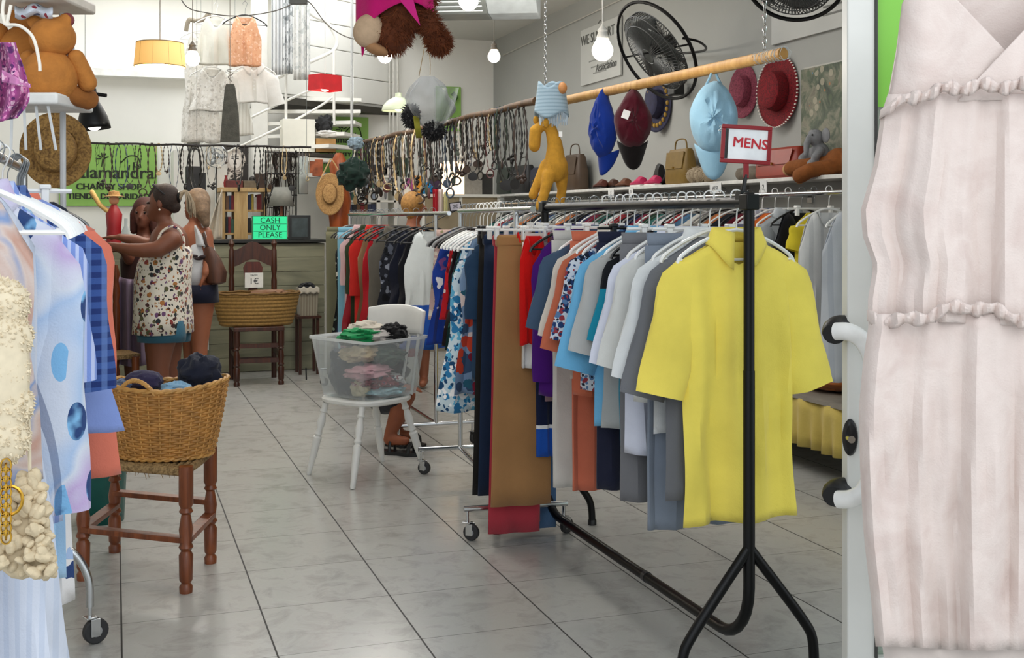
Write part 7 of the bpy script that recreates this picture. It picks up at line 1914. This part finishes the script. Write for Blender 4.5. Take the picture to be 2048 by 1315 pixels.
for k in range(34):
    s1 = RN.uniform(-1, 1); s2 = RN.uniform(-1, 1)
    b.tube(catmull([pt + UP * .02 * s1 + FW * .02 * s2, pt + RT * (.04 + .01 * s1) + UP * .035, pt + RT * (.07 + .02 * s1) - UP * (.03 + .02 * s2) + FW * .03 * s2, pt + RT * (.075 + .025 * s1) - UP * (.11 + .04 * s2) + FW * .03 * s2], 4), [.011 * (1 - .06 * q) for q in range(13)], 5)
obj('ponytail', b, plain('#9a8a72', .7, 0, .3, 40), w1)
obj('hair_tie', MB().tube([pt + (UP * cos(a) + FW * sin(a)) * .03 for a in [2 * pi * k / 14 for k in range(14)]], .008, 6, True), BLKPL, w1)
b = MB().ell(hc + RT * .015 - UP * .012 - FW * .078, (.018, .01, .03), 12, 8); obj('ear', b, SK, w1)
obj('earring', MB().ell(hc + RT * .015 - UP * .05 - FW * .082, .007, 8, 6), plain('#e3dcd0', .3), w1)
for o in (-.032, .032): obj('eye', MB().ell(hc + F * .078 + UP * .012 + FW * o, (.01, .012, .008), 8, 6), plain('#231812', .3), w1)
b = MB().tube(catmull([hc + F * .03 + UP * .115 - FW * .07, hc + F * .05 + UP * .125, hc + F * .03 + UP * .115 + FW * .07], 5), .008, 6); b.tube([hc + F * .03 + UP * .115 - FW * .07, hc + RT * .05 + UP * .05 - FW * .088], .004, 5); obj('sunglasses', b, plain('#3a3a3d', .15), w1)
for o, kx in ((-.1, -6), (.1, 16)):
    an = Vector((W(334 + kx, 800, o).x, W(334 + kx, 800, o).y, .0)); obj('sandal', MB().rings([[an + (-RT) * (x - .0) + FW * y * .04 + UP * z for x, y in ((-.05, -.8), (.1, -1), (.18, -.6), (.2, 0), (.18, .6), (.1, 1), (-.05, .8))] for z in (.0, .018)]), plain('#3a2a20', .6), w1)
# woman in the white tank top, seen from behind
D2 = 8.35
def V(px, py, o=0): return P(px, py, D2 + o)
w2 = thing('person', 'woman with long brown hair in a white cut-out tank top seen from behind', 'person', Vector((V(395, 700).x, V(395, 700).y, 0)))
b = MB(); h2c = V(392, 408); F2 = (-RT * .8 + FW * .5).normalized()
b.ell(h2c, (.078, .085, .105), 16, 12); b.cap(h2c + F2 * .05 - UP * .06, .05, h2c + F2 * .06 - UP * .08, .035); b.cap(h2c + F2 * .085, .012, h2c + F2 * .11 - UP * .03, .012)
b.limb([h2c - UP * .06, V(393, 455)], [.05, .055]); b.cap(V(376, 466, .04), .055, V(408, 466, -.03), .055)
b.limb([V(393, 475), V(394, 520), V(394, 575)], [.12, .11, .13]); b.cap(V(385, 585, .03), .12, V(402, 585, -.03), .12)
b.limb([V(373, 466, .07), V(362, 500, .1), V(345, 495, .12), V(330, 484, .14)], [.05, .042, .036, .026]); hand(b, V(330, 484, .14), -RT, -UP)
b.limb([V(411, 466, -.06), V(419, 510, -.08), V(412, 545, -.14)], [.048, .04, .03]); hand(b, V(412, 545, -.14), -UP * .8 - RT * .3, RT)
for px, o in ((384, .05), (401, -.05)):
    an = Vector((V(px - 2, 760, o).x, V(px - 2, 760, o).y, .09)); b.limb([V(px, 590, o), V(px - 2, 690, o), an], [.11, .06, .04]); b.cap(an - UP * .03, .04, an + F2 * .14 - UP * .055, .03)
body('skin', b, SK2, w2)
b = MB(); rs = []
for py, cx, ax, ay in ((462, 408, .035, .06), (476, 404, .06, .09), (490, 398, .1, .115), (510, 396, .125, .12), (540, 395, .13, .125), (572, 395, .14, .135)): rs.append(oval(V(cx, py), ax, ay, 36, .015, py))
b.rings(rs, caps=False); TK = cloth('#c9ccd0', 'band', ((.1, .11, '#c9ccd0'),)); obj('tank_top', b, TK, w2, mods=[SOL(.004)])
b = MB()
b.grid(lambda i, v: V(384 + 28 * v * i + 5 + 2 * i, 450 + 42 * v, -.10 - .03 * sin(pi * i)) + RT * .0, 8, 8)
obj('top_back_panel', b, TK, w2, mods=[SOL(.004)])
obj('shoulder_strap', MB().tube(catmull([V(380, 490, -.09), V(384, 465, -.07), V(388, 452, -.02)], 4), .012, 6), TK, w2); obj('shoulder_strap', MB().tube(catmull([V(411, 495, -.1), V(410, 465, -.09), V(402, 450, -.03)], 4), .016, 6), TK, w2)
b = MB()
for px, py in ((386, 512), (398, 517), (408, 513)): b.ell(V(px, py, -.13), (.035, .008, .012), 10, 6)
obj('printed_band', b, plain('#2a1c20', .8), w2)
b = MB()
for px, o in ((386, .05), (402, -.05)): b.rings([oval(V(px, 568, o), .115, .12, 20), oval(V(px, 604, o), .125, .125, 20)], caps=False)
obj('dark_shorts', b, cloth('#171a2c'), w2, mods=[SOL(.004)])
b = MB().ell(h2c + RT * .015 + UP * .02, (.088, .09, .1), 16, 12); b.limb([h2c + RT * .04 - FW * .04, V(405, 425, -.08), V(412, 448, -.1)], [.075, .055, .028]); body('hair', b, plain('#6a5540', .7, 0, .3, 50, .4), w2, .008)
for o in (-.03, .03): obj('eye', MB().ell(h2c + F2 * .078 + UP * .01 + F2.cross(UP) * o, .009, 8, 6), plain('#231812', .3), w2)
for px, o in ((382, .05), (399, -.05)):
    an = V(px, 760, o); an.z = 0; obj('shoe', MB().rings([[an + F2 * x + F2.cross(UP) * y * .04 + UP * z for x, y in ((-.06, -.8), (.1, -1), (.19, 0), (.1, 1), (-.06, .8))] for z in (0, .05)]), plain('#2a2a2c', .6), w2)
c = V(430, 530, -.1); hb = thing('shoulder_bag', 'brown leather shoulder bag hanging at the side of the woman in the white tank top', 'bag', c)
b = MB().rings([[c + RT * (ax * cos(a) + sh) + FW * ay * sin(a) + UP * z for a in [2 * pi * k / 20 for k in range(20)]] for z, ax, ay, sh in ((-.135, .03, .03, .01), (-.12, .07, .05, .008), (-.05, .085, .055, 0), (.05, .06, .045, -.02), (.13, .025, .03, -.045))]); obj('bag_body', b, wood('#5c3420', '#2f190f', 3, .5), hb)
obj('bag_strap', MB().tube(catmull([c + UP * .12 - RT * .04, V(412, 488, -.12), V(408, 466, -.1), V(412, 480, .02), c + UP * .1 - RT * .03 + FW * .03], 5), .01, 6), plain('#3a2114', .6), hb)
# woman behind the counter, face against the dark hair
D3 = 8.3
def Z(px, py, o=0): return P(px, py, D3 + o)
w3 = thing('person', 'person with dark red hair standing in the shade behind the leaning woman', 'person', Vector((Z(286, 500, .35).x, Z(286, 500, .35).y, 0)))
b = MB(); h3 = Z(288, 428, .3); b.ell(h3, (.075, .085, .1), 16, 12); b.cap(h3 - FW * .05 - UP * .05, .045, h3 - FW * .055 - UP * .075, .035); b.cap(h3 - FW * .085, .012, h3 - FW * .1 - UP * .025, .012)
b.limb([h3 - UP * .06, Z(288, 475, .32)], [.048, .055]); b.cap(Z(268, 487, .32), .055, Z(308, 487, .32), .055); b.limb([Z(288, 500, .33), Z(288, 560, .33), Z(288, 610, .33)], [.13, .125, .135])
b.limb([Z(268, 490, .28), Z(258, 520, .2), Z(246, 500, .12)], [.045, .038, .028]); hand(b, Z(246, 500, .12), -RT - FW * .4, -UP)
b.limb([Z(310, 490, .28), Z(318, 530, .25), Z(306, 560, .2)], [.045, .038, .028]); hand(b, Z(306, 560, .2), -FW, -UP)
for o in (-.09, .09):
    a_ = Vector((w3.location.x, w3.location.y, 0)) + RT * o; b.limb([a_ + UP * .75, a_ + UP * .45, a_ + UP * .1], [.11, .065, .04]); b.cap(a_ + UP * .05, .04, a_ + UP * .04 - FW * .13, .03)
body('skin', b, plain('#5d3220', .6), w3)
b = MB().rings([oval(Z(288, 487, .33), .15, .1, 28), oval(Z(288, 520, .33), .17, .14, 28), oval(Z(288, 580, .33), .16, .14, 28), oval(Z(288, 640, .33), .18, .16, 28)], caps=False); obj('dark_top', b, cloth('#2c1414'), w3, mods=[SOL(.004)])
b = MB().rings([oval(Z(288, 630, .33), .17, .15, 28), oval(Z(288, 720, .33), .2, .17, 28)], caps=False); obj('dark_skirt', b, cloth('#1a1a22'), w3, mods=[SOL(.004)])
b = MB().ell(h3 + UP * .035 + FW * .025, (.092, .092, .098), 16, 12); b.limb([h3 - RT * .06, h3 - RT * .075 - UP * .12], [.045, .03]); b.limb([h3 + RT * .06, h3 + RT * .075 - UP * .12], [.045, .03]); body('hair', b, plain('#3c160c', .7, 0, .3, 50, .4), w3, .008)
for o in (-.03, .03): obj('eye', MB().ell(h3 - FW * .078 + UP * .012 + RT * o, .009, 8, 6), plain('#120c0a', .3), w3)
# blonde shopper behind the far rack
D4 = 9.3; 
def U(px, py, o=0): return P(px, py, D4 + o)
w4 = thing('person', 'short-haired blonde person behind the far rack, only the head showing', 'person', Vector((U(825, 700).x, U(825, 700).y, 0)))
b = MB(); h4 = U(828, 412); b.ell(h4, (.075, .088, .1), 16, 12); b.cap(h4 + RT * .03 - FW * .02 - UP * .05, .05, h4 + RT * .035 - UP * .08, .035); b.cap(h4 + RT * .085, .011, h4 + RT * .1 - UP * .025, .012)
b.limb([h4 - UP * .06, U(826, 450)], [.05, .055]); b.cap(U(808, 470, .1), .055, U(842, 470, -.1), .055); b.limb([U(825, 480), U(825, 540), U(825, 590)], [.13, .12, .13])
for s_ in (-1, 1):
    b.limb([U(825 + s_ * 24, 478), U(825 + s_ * 30, 530), U(825 + s_ * 26, 570, -.1)], [.045, .038, .028]); hand(b, U(825 + s_ * 26, 570, -.1), -UP * .4 - FW, RT)
    a_ = Vector((w4.location.x, w4.location.y, 0)) + RT * .09 * s_; b.limb([a_ + UP * .75, a_ + UP * .45, a_ + UP * .1], [.11, .065, .04]); b.cap(a_ + UP * .05, .04, a_ + UP * .04 - FW * .13, .03)
body('skin', b, SK2, w4)
b = MB().ell(h4 + UP * .02 - RT * .015 - FW * .012, (.092, .098, .1), 16, 12); b.cap(h4 - UP * .04 - RT * .02 - FW * .03, .06, h4 - UP * .07 - RT * .02 - FW * .02, .045); body('hair', b, plain('#a0743a', .7, 0, .3, 60, .4), w4, .008)
b = MB().rings([oval(U(825, 462), .16, .1, 28), oval(U(825, 500), .18, .14, 28), oval(U(825, 620), .17, .15, 28)], caps=False); obj('dark_t_shirt', b, cloth('#2a2d33'), w4, mods=[SOL(.004)])
b = MB().rings([oval(U(825, 610), .16, .14, 28), oval(U(825, 690), .18, .15, 28)], caps=False); obj('skirt', b, cloth('#3a2a2a'), w4, mods=[SOL(.004)])
obj('ear', MB().ell(h4 - FW * .085 + RT * .02, (.015, .01, .026), 10, 6), SK2, w4)
# person crouching behind the box
D5 = 6.74
def K(px, py, o=0): return P(px, py, D5 + o)
w5 = thing('person', 'person in dark shorts and black sandals crouching behind the clear box', 'person', Vector((K(782, 880).x, K(782, 880).y, 0)))
b = MB()
hip = K(770, 790, .1); kn = K(805, 800, -.05); kn2 = K(812, 790, .12)
b.limb([hip, kn], [.1, .062]); b.limb([hip + FW * .12, kn2], [.1, .06])
an = K(778, 872, -.08); an2 = K(790, 862, .16)
b.limb([kn, K(792, 838, -.07), an], [.056, .05, .032]); b.limb([kn2, an2], [.056, .034])
b.cap(an - UP * .02, .034, K(812, 888, -.12) + UP * .02, .026); b.cap(an2 - UP * .02, .034, K(822, 876, .12) + UP * .02, .026)
b.limb([hip, K(752, 760, .15), K(752, 728, .15)], [.11, .11, .1]); b.limb([K(752, 722, .15), K(762, 706, .15)], [.05, .045]); b.ell(K(768, 694, .15), (.078, .08, .095))
b.limb([K(750, 722, .0), K(772, 758, -.02), K(800, 770, -.04)], [.04, .036, .026]); hand(b, K(800, 770, -.04), RT - UP * .2, -UP, .9)
b.limb([K(752, 722, .3), K(776, 760, .28), K(800, 768, .22)], [.04, .036, .026]); hand(b, K(800, 768, .22), RT - UP * .2, -UP, .9)
body('skin', b, plain('#8a4a2c', .55), w5, .010)
b = MB().limb([hip - UP * .0, K(796, 794, -.03)], [.115, .085]).limb([hip + FW * .12, K(800, 788, .12)], [.115, .085]); body('dark_shorts', b, cloth('#1b1c26'), w5, .010)
b = MB().limb([K(757, 775, .15), K(752, 728, .15)], [.122, .112]); body('dark_t_shirt', b, cloth('#2a2d38'), w5, .010)
b = MB().ell(K(766, 690, .16), (.09, .092, .095)); body('hair', b, plain('#2a1a12', .7, 0, .3, 50), w5, .010)
for a_, c_ in ((an, K(822, 893, -.13)), (an2, K(832, 880, .12))):
    p0 = Vector((a_.x, a_.y, 0)); p1 = Vector((c_.x, c_.y, 0)); d_ = (p1 - p0).normalized(); n_ = Vector((-d_.y, d_.x, 0)); p0 = p0 - d_ * .05
    L_ = .25; sn = obj('sandal', MB().rings([[p0 + d_ * x * L_ + n_ * y * .045 + UP * z for x, y in ((0, -.7), (.1, -.8), (.45, -.65), (.75, -1), (.95, -.6), (1, 0), (.95, .6), (.75, 1), (.45, .65), (.1, .8), (0, .7))] for z in (0, .022)]), BLKPL, w5)
    obj('sandal_strap', MB().tube([p0 + d_ * .07 + n_ * .036 * cos(q) + UP * (.02 + .075 * sin(q)) for q in [pi * k / 10 for k in range(11)]], .009, 6).tube([p0 + d_ * .19 + n_ * .044 * cos(q) + UP * (.02 + .05 * sin(q)) for q in [pi * k / 10 for k in range(11)]], .012, 6), BLKPL, sn)
